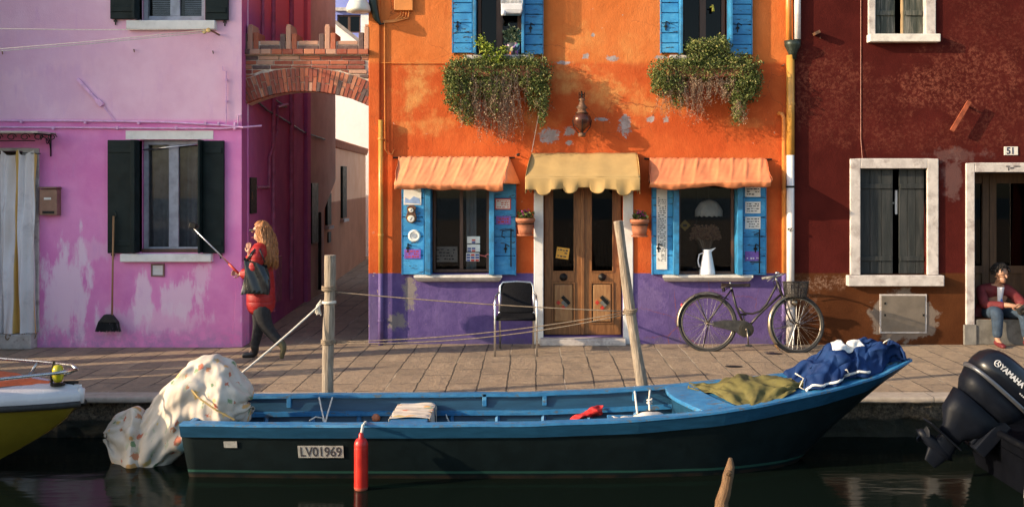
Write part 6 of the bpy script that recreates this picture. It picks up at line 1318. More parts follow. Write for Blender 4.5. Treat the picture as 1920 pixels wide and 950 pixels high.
nvp=simple('dark_navy_motor_paint',(.004,.0052,.0095),.36,0,.15,5); nvm=simple('matt_navy_plastic',(.004,.0055,.010),.55,0,.2,8); nvm.node_tree.nodes['Principled BSDF'].inputs['Specular IOR Level'].default_value=.2; slv=simple('silver_trim',(.13,.135,.15),.4,.6,.08,10)
def loft(m,secs,n=28,p=3.0):        # rounded-box sections: (u, f0, f1, halfwidth)
    rings=[]
    for (u,f0,f1,w) in secs:
        cf_,hf_=(f0+f1)/2,(f1-f0)/2; rg=[]
        for j in range(n):
            a=2*math.pi*j/n; c_,s_=math.cos(a),math.sin(a); r=(abs(c_)**p+abs(s_)**p)**(-1/p); rg.append(Vector((cf_+hf_*r*c_,w*r*s_,u)))
        rings.append(rg)
    k=len(rings); m.add([v for rg in rings for v in rg],[(i*n+j,i*n+(j+1)%n,(i+1)*n+(j+1)%n,(i+1)*n+j) for i in range(k-1) for j in range(n)]+[tuple(range(n-1,-1,-1)),tuple((k-1)*n+j for j in range(n))])
m=MB(Mo); loft(m,[(.20,-.30,.30,.185),(.27,-.305,.30,.19),(.34,-.29,.285,.185),(.40,-.25,.25,.16),(.435,-.19,.19,.12),(.45,-.11,.11,.06)]); m.build('cowl',nvp,ot,smooth=True)
m=MB(Mo); loft(m,[(.165,-.315,.31,.192),(.18,-.32,.315,.197),(.197,-.318,.313,.195)]); m.build('trim_band',slv,ot,smooth=True)
m=MB(Mo); loft(m,[(-.02,-.22,.2,.12),(.06,-.27,.25,.165),(.163,-.30,.29,.18)]); m.build('lower_cowl',nvm,ot,smooth=True)
m=MB(Mo); loft(m,[(-.36,-.13,.06,.045),(-.30,-.14,.07,.055),(-.2,-.23,.14,.11),(-.021,-.26,.20,.14)]); m.build('midsection',nvm,ot,smooth=True)
m=MB(Mo); loft(m,[(-.62,-.06,.05,.012),(-.52,-.11,.07,.03),(-.46,-.11,.08,.045),(-.361,-.10,.06,.035)]); m.add([(-.25,-.09,-.37),(.08,-.07,-.37),(.1,0,-.37),(.08,.07,-.37),(-.25,.09,-.37),(-.25,-.09,-.38),(.08,-.07,-.38),(.1,0,-.38),(.08,.07,-.38),(-.25,.09,-.38)],[(0,1,2,3,4),(9,8,7,6,5)]+[(i,i+5,(i+1)%5+5,(i+1)%5) for i in range(5)]); m.build('gearcase',nvm,ot,smooth=False)
m=MB(Mo); m.lathe([(.02,-.21),(.045,-.16),(.05,0),(.04,.10),(.0,.16)],(-.04,0,-.48),14,rot=Matrix.Rotation(R(90),3,'Y')); m.build('torpedo',nvm,ot,smooth=True)
m=MB(Mo)
for k in range(3):
    a=k*2.094+.4; d=Vector((0,math.cos(a),math.sin(a))); e=Vector((0,-math.sin(a),math.cos(a))); c0=Vector((-.21,0,-.48)); m.add([c0+d*.03+e*.02+Vector((.02,0,0)),c0+d*.07+e*.035+Vector((.03,0,0)),c0+d*.078-e*.01,c0+d*.066-e*.035+Vector((-.03,0,0)),c0+d*.03-e*.02+Vector((-.02,0,0))],[(0,1,2,3,4)])
m.build('propeller',nvm,ot,solid=.008)
m=MB(Mo); m.box(.13,.24,-.11,.11,-.30,.02); m.box(.10,.13,-.06,.06,-.28,-.02); m.build('clamp_bracket',nvm,ot,bevel=.01)
rotL=(Mo.to_3x3()@Matrix.Rotation(R(90),3,'X'))
pt=Mo@Vector((-.075,-.1925,.315)); lettering('YAMAHA',.058,pt,simple('pale_silver_letters',(.62,.62,.62),.4),ot,rot=rotL,sx=1.0,bold=.002)
m=MB(Mo); c0=Vector((-.225,-.192,.315)); 
m.tube([c0+Vector((.025*math.cos(t),0,.025*math.sin(t))) for t in [k*math.pi/8 for k in range(17)]],.004,5)
for k in range(3): a=k*2.094+1.57; m.tube([c0,c0+Vector((.024*math.cos(a),0,.024*math.sin(a)))],.004,5)
m.build('tuning_fork_emblem',simple('pale_emblem',(.62,.62,.62),.4),ot)
m=MB(Mo)
for k in range(9): m.box(.06+k*.018,.071+k*.018,-.1935,-.189,.250,.261)
m.build('small_lettering',simple('dim_silver_letters',(.4,.4,.4),.4),ot)
# ================================================================ chair, bicycle
ch=thing('patio_chair','aluminium armchair with black woven seat beside the wooden door','chair',(wx(968,-.62),-.62,0)); c0=ch.location
def CP(x,y,z): return (c0.x+x,c0.y+y,z)
# the chair faces away to the right: back towards the canal-left, seat to the house
m=None
for s in (-1,1):
    m=MB(); x=s*.245
    m.tube([CP(x,-.27,0),CP(x*.99,-.255,.40),CP(x*.99,-.25,.62),CP(x*.97,-.22,.665),CP(x*.95,-.10,.69),CP(x*.92,.10,.68),CP(x*.86,.205,.69)],.0125,10); m.build('front_leg',M['alu'],ch,smooth=True)
    m=MB(); m.tube([CP(s*.20,.27,0),CP(s*.205,.23,.35),CP(s*.205,.17,.46)],.0125,10); m.build('rear_leg',M['alu'],ch,smooth=True)
m=MB(); m.tube([CP(-.205,.17,.44),CP(-.205,.22,.60),CP(-.20,.25,.76),CP(-.17,.262,.805),CP(0,.268,.815),CP(.17,.262,.805),CP(.20,.25,.76),CP(.205,.22,.60),CP(.205,.17,.44)],.0125,10); m.build('frame',M['alu'],ch,smooth=True); m=MB(); m.tube([CP(-.205,.17,.43),CP(-.235,-.24,.425),CP(.235,-.24,.425),CP(.205,.17,.43)],.016,8); m.build('seat_rail',M['wicker'],ch,smooth=True)
m=MB(); m.grid(lambda u,v:CP((u-.5)*(.40-.03*math.sin(math.pi*v)),.17+.085*v+.02*v*v-.02*math.sin(math.pi*u),.45+.355*v-.02*(abs(u-.5)*2)**3*v),24,22); m.build('backrest',M['wicker'],ch,smooth=True,solid=.016)
m=MB(); m.grid(lambda u,v:CP((u-.5)*(.44-.05*v),-.245+.42*v,.442-.02*math.sin(math.pi*u)*math.sin(math.pi*v)),20,20); m.build('seat',M['wicker'],ch,smooth=True,solid=.018)
# ---- bicycle: side plan in pixels at 157 px per metre, turned and leaned against the wall
S_=157.0
bk=thing('bicycle','black city bicycle with front basket leaning on the purple wall','bicycle',(wx(1327,-.53),-.53,0))
yaw=math.atan2(-.13,1.05); Mb=Matrix.Translation(bk.location)@Matrix.Rotation(yaw,4,'Z')@Matrix.Rotation(R(-6),4,'X')
def B(px,py,v=0.0): return Vector(((px-1327)/S_, v, (659-py)/S_))
frame=simple('worn_black_bike_paint',(.014,.011,.011),.45,0,.35,14,.05,60,(.07,.04,.025),.5,10)
fendm=simple('tarnished_chrome_fender',(.26,.22,.17),.35,.85,.2,16,0,60,(.16,.10,.06),.6,12)
Mbase=Mb; pv_=B(1478,606); Mfront=Mb@Matrix.Translation(pv_)@Matrix.Rotation(R(17),4,'Z')@Matrix.Translation(-pv_)
def wheel(cx,cy,name='wheel'):
    m=MB(Mb); c=B(cx,cy); r=.332
    m.tube([c+Vector((r*math.cos(a),0,r*math.sin(a))) for a in [k*2*math.pi/56 for k in range(57)]],.0185,10,caps=False); w=m.build('wheel',M['rubber'],bk,smooth=True)
    m=MB(Mb); m.tube([c+Vector(((r-.026)*math.cos(a),0,(r-.026)*math.sin(a))) for a in [k*2*math.pi/56 for k in range(57)]],.011,6,caps=False); m.build('rim',fendm,w,smooth=True)
    m=MB(Mb)
    for k in range(32):
        a=k*2*math.pi/32; s=1 if k%2 else -1; h=a+(.9 if k%4<2 else -.9); m.tube([c+Vector((.022*math.cos(h),s*.025,.022*math.sin(h))),c+Vector(((r-.03)*math.cos(a),0,(r-.03)*math.sin(a)))],.0016,4)
    m.build('spokes',M['chrome'],w)
    m=MB(Mb); m.lathe([(.0,-.05),(.01,-.05),(.012,-.035),(.024,-.03),(.016,-.02),(.016,.02),(.024,.03),(.012,.035),(.01,.05),(.0,.05)],c,12,rot=Matrix.Rotation(R(90),3,'X')); m.build('hub',fendm,w,smooth=True)
wheel(1327,606.5); Mb=Mfront; wheel(1492,606.5); Mb=Mbase
def T(path,r,name,mt,n=8):
    m=MB(Mb); m.tube(path,r,n); return m.build(name,mt,bk,smooth=True)
BBp=B(1398,617)
m=MB(Mb)
m.tube([B(1372,542),B(1380,575),BBp],.0145,10)                                   # seat tube
m.tube([B(1458,530),B(1452,540),B(1436,570),B(1424,583),B(1410,588),B(1396,587),B(1385,577)],.0135,10)   # curved top tube
m.tube([B(1462,552),B(1440,572),B(1420,592),BBp],.0145,10)                        # down tube
m.tube([B(1456,528),B(1466,556)],.018,10)
for s in (-1,1):
    m.tube([B(1372,543,s*.012),B(1345,580,s*.05),B(1327,606,s*.055)],.008,8); m.tube([BBp+Vector((0,s*.03,0)),B(1360,612,s*.05),B(1327,607,s*.055)],.009,8)
m.build('frame',frame,bk,smooth=True)
Mb=Mfront; m=MB(Mb); m.tube([B(1465,553),B(1470,566)],.017,10)
for s in (-1,1): m.tube([B(1470,562,s*.035),B(1476,585,s*.05),B(1483,600,s*.052),B(1492,606,s*.052)],.0095,8)
m.tube([B(1469,562,-.04),B(1469,562,.04)],.012,8); m.build('fork',frame,bk,smooth=True); Mb=Mbase
def fender(cx,cy,a0,a1,r0,name):
    m=MB(Mb); c=B(cx,cy)
    def f(u,v):
        a=a0+(a1-a0)*u; w=(v-.5)*2; r=r0-.026*w*w; return c+Vector((r*math.cos(a),w*.036,r*math.sin(a)))
    m.grid(f,44,7); return m.build(name,fendm,bk,smooth=True,solid=.002)
fender(1327,606.5,R(62),R(188),.372,'fender'); Mb=Mfront; fender(1492,606.5,R(92),R(222),.366,'fender')
m=MB(Mb); c=B(1492,606.5); m.grid(lambda u,v:c+Vector(((.366+.01*u)*math.cos(R(222)+.22*u),(v-.5)*.07*(1-.75*u*u),(.366+.01*u)*math.sin(R(222)+.22*u))),8,5); m.build('mud_flap',simple('rusty_mud_flap',(.34,.20,.09),.5,.5,.3,30),bk,smooth=True,solid=.003); Mb=Mbase
m=MB(Mb)
for s in (-1,1):
    m.tube([B(1327,606,s*.05),B(1304,567,s*.03)],.0035,5); m.tube([B(1327,606,s*.05),B(1284,588,s*.03)],.0035,5); m.tube([B(1492,606,s*.045),B(1446,616,s*.03)],.003,5); m.tube([B(1492,606,s*.045),B(1511,564,s*.03)],.003,5) if s<0 else None
m.build('fender_stays',fendm,bk)
m=MB(Mb)
for s in (-1,1): m.tube([B(1301,559,s*.03),B(1304,553,s*.05),B(1318,554,s*.055),B(1352,556,s*.05),B(1366,562,s*.02)],.006,6); m.tube([B(1327,606,s*.055),B(1308,560,s*.05)],.005,6)
for q in (1312,1324,1336,1348): m.tube([B(q,555,-.055),B(q,555,.055)],.004,5)
m.build('luggage_rack',frame,bk,smooth=True)
m=MB(Mb); m.lathe([(.0,-.015),(.02,-.01),(.022,.01),(.0,.02)],B(1279,574),10,rot=Matrix.Rotation(R(90),3,'Y')); m.build('tail_lamp',simple('red_reflector',(.55,.03,.03),.2),bk,smooth=True)
m=MB(Mb); m.tube([B(1372,545),B(1369,530)],.012,8); m.build('seat_post',M['chrome'],bk)
m=MB(Mb)
def sd(u,v):
    x=-.12+.30*u; w=(.105*max(0,1-u*1.25)**.9+.020)*(1 if u>.06 else .75); a=(v-.5)*math.pi; return B(1374,536)+Vector((x*1.15,w*math.sin(a)*1.0,.036*math.cos(a)-.016-.05*max(0,.25-u)*2*abs(math.sin(a))+.02*(u-.5)**2))
m.grid(sd,18,11); m.build('saddle',simple('brown_black_leather',(.022,.012,.009),.45,0,.3,12,.1,60),bk,smooth=True,solid=.012)
m=MB(Mb)
for s in (-1,1): m.tube([B(1356,538,s*.035)+Vector((0,0,.012*math.sin(k*1.2))) for k in range(2)]+[B(1358,546,s*.035),B(1366,540,s*.03),B(1385,534,s*.02)],.005,5); m.lathe([(.014,0),(.018,.01),(.014,.02),(.018,.03),(.014,.04),(.018,.05)],B(1357,548,s*.04),8)
m.build('saddle_springs',M['iron'],bk)
m=MB(Mb); m.tube([B(1456,530),B(1453,517)],.012,8)
for s in (-1,1): m.tube([B(1453,516),B(1458,513,s*.06),B(1466,513,s*.14),B(1460,515,s*.22),B(1448,518,s*.25),B(1436,521,s*.26)],.0105,8)
m.build('handlebar',M['chrome'],bk,smooth=True)
for s in (-1,1):
    m=MB(Mb); m.tube([B(1449,518,s*.25),B(1432,522,s*.262)],.016,10); m.build('grip',simple('grey_rubber_grip',(.16,.15,.14),.6),bk,smooth=True)
    m=MB(Mb); m.tube([B(1460,516,s*.2),B(1452,520,s*.22),B(1442,527,s*.24)],.005,6); m.build('brake_lever',M['chrome'],bk)
m=MB(Mb); m.lathe([(.0,.0),(.03,.0),(.026,.02),(.0,.028)],B(1455,513,-.08),12); m.build('bell',M['chrome'],bk,smooth=True)
# basket in front
Mb=Mfront; bkm=simple('dark_wicker',(.045,.04,.036),.6,.2,.3,30); m=MB(Mb); bc_=B(1491,542); w0,w1=.115,.142; d0,d1=.10,.13
def ring(t): ww=w0+(w1-w0)*t; dd=d0+(d1-d0)*t; return [bc_+Vector((ww*math.copysign(abs(math.cos(a))**.7,math.cos(a)),dd*math.copysign(abs(math.sin(a))**.7,math.sin(a)),-.085+.175*t)) for a in [k*2*math.pi/40 for k in range(41)]]
for k in range(11): m.tube(ring(k/10),.0048 if k<10 else .009,5,caps=False)
for j in range(40): m.tube([ring(t/5)[j]+Vector((0,.0,0)) for t in range(6)],.0042,4)
for k in range(9): y=-.09+.0225*k; m.tube([bc_+Vector((-.10,y,-.085)),bc_+Vector((.10,y,-.085))],.004,4)
m.build('basket',bkm,bk)
m=MB(Mb); m.lathe([(.0,-.04),(.022,-.035),(.038,.0),(.04,.025),(.0,.03)],B(1487,566),14,rot=Matrix.Rotation(R(90),3,'Y')); m.tube([B(1470,560),B(1486,563)],.008,6); m.tube([B(1470,552,-.03),B(1488,556,-.03)],.006,6); m.build('headlamp',fendm,bk,smooth=True); Mb=Mbase
m=MB(Mb)
for s in (-1,): m.prism([((B(x,y)).x,(B(x,y)).z) for x,y in ((1358,600),(1395,600),(1407,606),(1411,617),(1406,628),(1394,632),(1385,628),(1378,622),(1336,612),(1336,604))],-.062,-.045)
m.build('chain_guard',simple('worn_chain_guard',(.05,.045,.04),.4,.4,.4,22,.1,60,(.05,.04,.03),.6,14),bk,bevel=.006)
m=MB(Mb); m.lathe([(.0,0),(.088,0),(.088,.006),(.06,.010),(.0,.010)],B(1398,617,-.063),22,rot=Matrix.Rotation(R(90),3,'X')); m.build('chain_disc',simple('dull_bronze_disc',(.04,.034,.024),.45,.6,.3,14),bk)
m=MB(Mb); m.tube([B(1398,617,-.08),B(1398,617,.08)],.014,8); m.tube([B(1399,617,-.085),B(1401,644,-.09)],.009,8); m.tube([B(1397,617,.08),B(1395,592,.085)],.009,8); m.build('crank',fendm,bk,smooth=True)
for x,y,v in ((1401,646,-.13),(1395,590,.13)):
    m=MB(Mb); m.box(B(x,y).x-.035,B(x,y).x+.035,v-.045,v+.045,B(x,y).z-.012,B(x,y).z+.012); m.build('pedal',M['rubber'],bk,bevel=.005)
m=MB(Mb); m.tube([B(1454,521,-.1),B(1462,528,-.05),B(1468,545,-.02),B(1470,560,-.03)],.004,5); m.tube([B(1452,520,-.12),B(1448,530,-.08),B(1456,545,-.02)],.004,5); m.build('brake_cable',M['rubber'],bk)
m=MB(Mb); m.tube([B(1330,606,.05),B(1322,640,.10),B(1318,659,.16)],.007,6); m.build('kickstand',frame,bk)
# drain covers in the paving
for px,py,l in ((1452,663,'small dark drain slot in the paving below the bicycle front wheel'),(1376,687,'dark little drain slot in the paving in front of the bicycle')):
    D=1875*2.03/(py-340); y=CY+D; x=(px-1005)*D/1875; m=MB(); m.lathe([(.06,0),(.06,.004),(.02,.005)],(x,y,.001),14,sx=1.6); tag(m.build('drain_cover',M['iron'],loc=(x,y,0)),l,'drain cover')
# folded parasols added just outside the view to throw shadow bands on the paving
pt_=None
for i,(x,y,h,w) in enumerate(((-7.5,-1.98,1.95,.10),(-7.4,-2.50,2.05,.17),(-7.6,-3.0,1.75,.13),(-7.3,-3.42,2.0,.20),(-7.5,-4.05,1.7,.0))):
    if w==0: continue
    t=thing('shadow_parasol',('narrowest','second','third','widest')[i]+' folded canvas parasol added outside the left edge to cast a shadow band','parasol',(x,y,0),'parasols added to cast shadow bands')
    m=MB(); m.tube([(x,y,.05),(x,y,h+.06)],.022,8); m.build('pole',M['whitepaint'],t); m=MB(); m.lathe([(.0,.0),(.2,.002),(.2,.04),(.04,.06)],(x,y,.004),16); m.build('base',M['iron'],t)
    m=MB(); m.grid(lambda u,v:(lambda r:(x+r*math.cos(u*6.2832),y+r*math.sin(u*6.2832),h-v*(h-.45)))((w*(.25+.95*math.sin(min(1,v*1.15)*1.7)**.8))*(1+.12*math.sin(u*8*6.2832))+.015),64,14,True); m.build('canopy',M['lace'],t,smooth=True)
# ================================================================ people
def skin_mesh(name, joints, edges, mat, loc, parent=None, sub=2, fingers=None, root=0):
    """joints {key:(x,y,z,r[,r2])} relative to loc; one continuous surface grown over the skeleton"""
    keys=list(joints); me=bpy.data.meshes.new(name); me.from_pydata([joints[k][:3] for k in keys],[(keys.index(a),keys.index(b)) for a,b in edges],[])
    o=bpy.data.objects.new(name,me); COL.objects.link(o); md=o.modifiers.new('skin','SKIN'); md.use_smooth_shade=True; md.branch_smoothing=.4
    for i,k in enumerate(keys):
        j=joints[k]; sv=me.skin_vertices[0].data[i]; sv.radius=(j[3],j[4] if len(j)>4 else j[3]); sv.use_root=(i==root)
    s=o.modifiers.new('sub','SUBSURF'); s.levels=sub; s.render_levels=sub
    bake(o); o.data.name=name; o.data.materials.clear(); o.data.materials.append(mat)
    for p in o.data.polygons: p.use_smooth=True
    if parent is not None: o.parent=parent; o.location=Vector(loc)-wloc(parent)
    else: o.location=loc
    return o
def chain(*k): return [(k[i],k[i+1]) for i in range(len(k)-1)]
skinm=simple('skin',(.55,.31,.21),.5,0,.08,9); skinm2=simple('tanned_skin',(.40,.21,.13),.5,0,.08,9)
def hand(J,E,wrist,w,d,side,curl=.6,sc=1.0,up=(0,0,1),tag_='h'):
    """palm, four unequal bent fingers and a thumb from the side of the palm; w wrist pos, d pointing dir"""
    d=Vector(d).normalized(); n=Vector(up).cross(d); n.normalize(); u=d.cross(n).normalized(); w=Vector(w)
    pal=w+d*.045*sc; J[tag_+'p']=(*pal,.028*sc,.018*sc); E.append((wrist,tag_+'p'))
    for i,(o,L) in enumerate(((-.027,.062),(-.009,.072),(.009,.068),(.026,.054))):
        b=w+d*.085*sc+u*o*sc; m1=b+(d*math.cos(curl*.5)+n*side*math.sin(curl*.5))*L*.5*sc; m2=m1+(d*math.cos(curl*1.5)+n*side*math.sin(curl*1.5))*L*.5*sc
        J[f'{tag_}{i}a']=(*b,.0095*sc); J[f'{tag_}{i}b']=(*m1,.0085*sc); J[f'{tag_}{i}c']=(*m2,.007*sc); E.extend([(tag_+'p',f'{tag_}{i}a'),(f'{tag_}{i}a',f'{tag_}{i}b'),(f'{tag_}{i}b',f'{tag_}{i}c')])
    t0=w+d*.03*sc-u*.034*sc; t1=t0+(d*.8-u*.5+n*side*.4).normalized()*.032*sc; t2=t1+(d*.9+n*side*.5).normalized()*.026*sc
    for k,p,r in (('t0',t0,.012),('t1',t1,.010),('t2',t2,.008)): J[tag_+k]=(*p,r*sc)
    E.extend([(tag_+'p',tag_+'t0'),(tag_+'t0',tag_+'t1'),(tag_+'t1',tag_+'t2')])
def head_features(parent, c, fwd, sc, mat, lipm):
    """eyes, brows, mouth as small pieces set into the face"""
    f=Vector(fwd).normalized(); r=Vector((0,0,1)).cross(f).normalized(); u=f.cross(r).normalized(); c=Vector(c)
    m=MB()
    for s in (-1,1): m.lathe([(.0,-.008),(.009,-.005),(.011,0),(.009,.005),(.0,.008)],c+f*.088*sc+r*s*.031*sc+u*.005,8)
    m.build('eyes',M['ink'],parent,smooth=True)
    m=MB(); m.obox(c+f*.094*sc-u*.055*sc,(.035*sc,.035*sc,.011*sc)); m.build('mouth',lipm,parent,bevel=.004)
def grown_head(J,E,neck,c,fwd,sc=1.0,t='H'):
    f=Vector(fwd).normalized(); c=Vector(c); u=Vector((0,0,1))
    J[t+'jaw']=(*(c-u*.055*sc+f*.018*sc),.056*sc); J[t+'mid']=(*(c+u*.005),.078*sc); J[t+'top']=(*(c+u*.065*sc-f*.012*sc),.072*sc); J[t+'cr']=(*(c+u*.105*sc-f*.015),.045*sc)
    J[t+'chin']=(*(c-u*.095*sc+f*.055*sc),.022*sc); J[t+'nose']=(*(c-u*.02*sc+f*.088*sc),.014*sc); J[t+'nb']=(*(c+u*.015*sc+f*.070*sc),.013*sc)
    E.extend([(neck,t+'jaw'),(t+'jaw',t+'mid'),(t+'mid',t+'top'),(t+'top',t+'cr'),(t+'jaw',t+'chin'),(t+'mid',t+'nb'),(t+'nb',t+'nose')])
    r=u.cross(f).normalized()
    for s in (-1,1): J[t+f'ear{s}']=(*(c+r*s*.083*sc-f*.005-u*.01),.016*sc); E.append((t+'mid',t+f'ear{s}'))

# ---- walking woman with a selfie stick: faces left, right foot forward
wl_=Vector((wx(490,-1.04),-1.04,0)); k=1/163.6
def Q(px,py,y=0): return Vector(((px-490)*k,y,(672-py)*k))
J={}; E=[]
def put(n,px,py,y,r,r2=None): p=Q(px,py,y); J[n]=(p.x,p.y,p.z,r) if r2 is None else (p.x,p.y,p.z,r,r2)
put('pel',490,540,0,.135,.12); put('waist',489,512,0,.115,.105); put('chest',488,482,0,.13,.12); put('neck',491,458,0,.055); put('neck2',490,450,0,.045)
E+=chain('pel','waist','chest','neck','neck2')
grown_head(J,E,'neck2',Q(487,434),(-1,-.12,.08),.98)
for s,n in ((-1,'n'),(1,'f')):
    put('hip'+n,489,556,s*.09,.095); E.append(('pel','hip'+n))
put('kneef',482,612,.09,.062); put('anklef',474,652,.08,.03); put('toef',462,666,.07,.014); put('heelf',476,664,.085,.016); E+=chain('hipf','kneef','anklef','toef')+[('anklef','heelf')]
put('kneen',504,612,-.08,.062); put('anklen',531,642,-.08,.03); put('toen',533,660,-.08,.014); E+=chain('hipn','kneen','anklen','toen')
# far arm raised to the mouth, near arm low with the stick
put('shf',484,468,.15,.05); put('elf',466,498,.17,.04); put('wrf',464,476,.09,.032); E+=[('chest','shf')]+chain('shf','elf','wrf')
put('shn',492,468,-.15,.05); put('eln',480,510,-.19,.04); put('wrn',460,511,-.16,.031); E+=[('chest','shn')]+chain('shn','eln','wrn')
hand(J,E,'wrf',J['wrf'][:3],(-.1,-.15,1),-1,.7,.9,(1,0,0),'hf'); hand(J,E,'wrn',J['wrn'][:3],(-1,0,.15),1,1.2,.9,(0,0,1),'hn')
wm=skin_mesh('person',J,E,skinm,wl_); tag(wm,'walking woman in a red coat with long blonde hair holding a selfie stick','person')
redc=NT('red_quilted_coat'); zq=redc.sep(redc.obj)[2]; q=redc.ma('ABSOLUTE',redc.ma('SINE',redc.ma('MULTIPLY',zq,38.0))); nf=redc.noise(7,5,.6); redc.base(redc.mix(redc.ss(nf,.3,.7),(.27,.005,.006),(.40,.010,.010))); redc.rough(.55); redc.bump(redc.ma('ADD',redc.ma('MULTIPLY',redc.ma('POWER',q,.4),.8),redc.noise(12,5,.65)),.55,.012)
J={}; E=[]
put('a',490,594,0,.20,.175); put('b',489,560,0,.20,.175); put('c',489,530,0,.185,.165); put('d',489,500,0,.155,.145); put('e',489,474,0,.15,.14); put('f',490,459,0,.075,.07); put('g',490,454,0,.07,.065)
E+=chain('a','b','c','d','e','f','g')
skin_mesh('coat',J,E,redc.m,wl_,wm,2)
def sleeve(parent,org,q,pts,rs,mt):
    V=[org+q(*p) for p in pts]; path=[]; rr=[]
    for i in range(len(V)-1):
        for k_ in range(7):
            t=k_/7; a=V[max(i-1,0)]; b=V[i]; c=V[i+1]; d=V[min(i+2,len(V)-1)]
            path.append(.5*((2*b)+(c-a)*t+(2*a-5*b+4*c-d)*t*t+(3*b-a-3*c+d)*t**3)); rr.append((rs[i]*(1-t)+rs[i+1]*t)*(1+.05*math.sin((i*7+k_)*1.7)))
    path.append(V[-1]); rr.append(rs[-1]); m=MB(); m.tube(path,rr,14); return m.build('sleeve',mt,parent,smooth=True)
sleeve(wm,wl_,Q,[(493,466,-.10),(491,476,-.18),(482,506,-.20),(464,511,-.17)],[.09,.092,.078,.058],redc.m); sleeve(wm,wl_,Q,[(488,466,.09),(482,478,.16),(467,498,.18),(464,482,.11)],[.09,.092,.078,.055],redc.m)
trm=simple('dark_trousers',(.016,.015,.017),.8,0,.25,12)
for s,n,pts in ((1,'f',((489,562,.09,.12),(484,590,.09,.105),(482,612,.09,.075),(475,645,.082,.055),(473,654,.08,.052))),(-1,'n',((490,562,-.085,.12),(496,590,-.085,.105),(504,612,-.08,.075),(526,637,-.08,.055),(531,643,-.08,.052)))):
    J={}; E=[]
    for i,(a,b,y,r) in enumerate(pts): put(f'{i}',a,b,y,r)
    E=chain(*[f'{i}' for i in range(5)]); skin_mesh('trouser_leg',J,E,trm,wl_,wm,2)
btm=simple('black_boot_leather',(.014,.012,.012),.45,0,.2,12); btm2=simple('olive_brown_boot_sole',(.10,.085,.04),.6)
J={}; E=[]; put('a',474,640,.08,.055); put('b',474,655,.08,.052); put('c',475,665,.08,.046,.04); put('d',461,667,.075,.042,.03); put('e',450,669,.07,.032,.022); E=chain('a','b','c','d','e'); skin_mesh('boot',J,E,btm,wl_,wm,2)
J={}; E=[]; put('a',524,634,-.08,.054); put('b',531,641,-.08,.05); put('c',536,648,-.08,.046,.04); put('d',533,659,-.08,.042,.032); put('e',531,670,-.08,.032,.024); E=chain('a','b','c','d','e'); skin_mesh('boot',J,E,btm2,wl_,wm,2)
hair_n=NT('long_blonde_hair'); hv=hair_n.scale(hair_n.obj,30,30,2.2); hf_=hair_n.noise(4,5,.6,hv); hair_n.base(hair_n.mix(hair_n.ss(hf_,.3,.7),(.20,.065,.02),(.56,.25,.085))); hair_n.rough(.45); hair_n.bump(hf_,.5,.01)
m=MB(); hc_=wl_+Q(489,434); 
def cap_(u,v):
    a=u*2*math.pi; e=v*1.75; d=Vector((math.cos(a)*math.sin(e),math.sin(a)*math.sin(e),math.cos(e)))
    r=.108*(1+.05*math.sin(a*6+e*3)); 
    if d.x<-.25 and d.z<.5: r*=.58
    return hc_+Vector((.012,0,.012))+Vector((d.x*r*1.0,d.y*r*.95,d.z*r*1.05))
m.grid(cap_,40,16,True)
rng=random.Random(4)
for k_ in range(620):
    a=rng.uniform(-2.35,2.1); p=hc_+Vector((.075*math.cos(a)+.02,.095*math.sin(a),rng.uniform(-.02,.07))); L=rng.uniform(.26,.44); pts=[]; w=rng.uniform(0,6)
    for j in range(9):
        t=j/8; x=p.x+.05*math.sin(t*2.1)+.014*math.sin(t*9+w)+.05*t*rng.uniform(.6,1); y=p.y*1.0+(p.y-hc_.y)*.35*math.sin(t*2.5)+.018*math.cos(t*8+w); pts.append((x,y,p.z-L*t))
    m.tube(pts,[.0066*(1-.55*abs(t/8-.35)-.3*(t/8)**3) for t in range(9)],4)
m.build('hair',hair_n.m,wm,smooth=True)
m=MB(); g=wl_+Q(474,431); m.tube([g+Vector((-.006,-.075,.0)),g+Vector((-.012,-.02,.0)),g+Vector((-.012,.03,0)),g+Vector((-.002,.07,0))],.013,6); m.tube([g+Vector((-.006,-.075,.0)),g+Vector((.09,-.088,.012))],.004,5); m.build('sunglasses',M['ink'],wm,smooth=True)
m=MB(); g=wl_+Q(474,443); m.obox(g+Vector((-.0,0,-.012)),(.02,.04,.012)); m.build('mouth',simple('lips',(.45,.12,.11),.5),wm,bevel=.004)
# bag and stick are carried: things of their own
bg_=thing('shoulder_bag','black leather tote bag hanging from the red coated woman\'s shoulder','bag',wl_+Q(487,545,-.3)); m=MB()
def bagf(u,v):
    a=u*2*math.pi; w=.158-.03*v; c_,s_=math.cos(a),math.sin(a); r=(abs(c_)**3+abs(s_)**3)**(-1/3); p=wl_+Q(490,545-56*v,-.245); sl=.0
    return p+Vector((w*r*c_+.02*math.sin(v*3),.06*(1-.45*v)*r*s_+.012*math.sin(a*5+v*6),.05*v*c_*-1+.015*math.sin(a*3)))
m.grid(bagf,40,12,True); lo_=len(m.v); m.add([bagf(i/20,0) for i in range(20)],[tuple(range(20))]); n=simple('black_glossy_leather',(.016,.017,.019),.22,0,.25,8,.25,9); m.build('body',n,bg_,smooth=True)
m=MB()
for dx in (0,.05): m.tube([wl_+Q(474,486,-.27)+Vector((dx*.4,0,0)),wl_+Q(484,470,-.27)+Vector((dx*.3,0,0)),wl_+Q(492,459,-.19)+Vector((dx*.3,0,.0)),wl_+Q(500,468,-.25),wl_+Q(508,488,-.26)],.008,6)
m.build('strap',n,bg_,smooth=True)
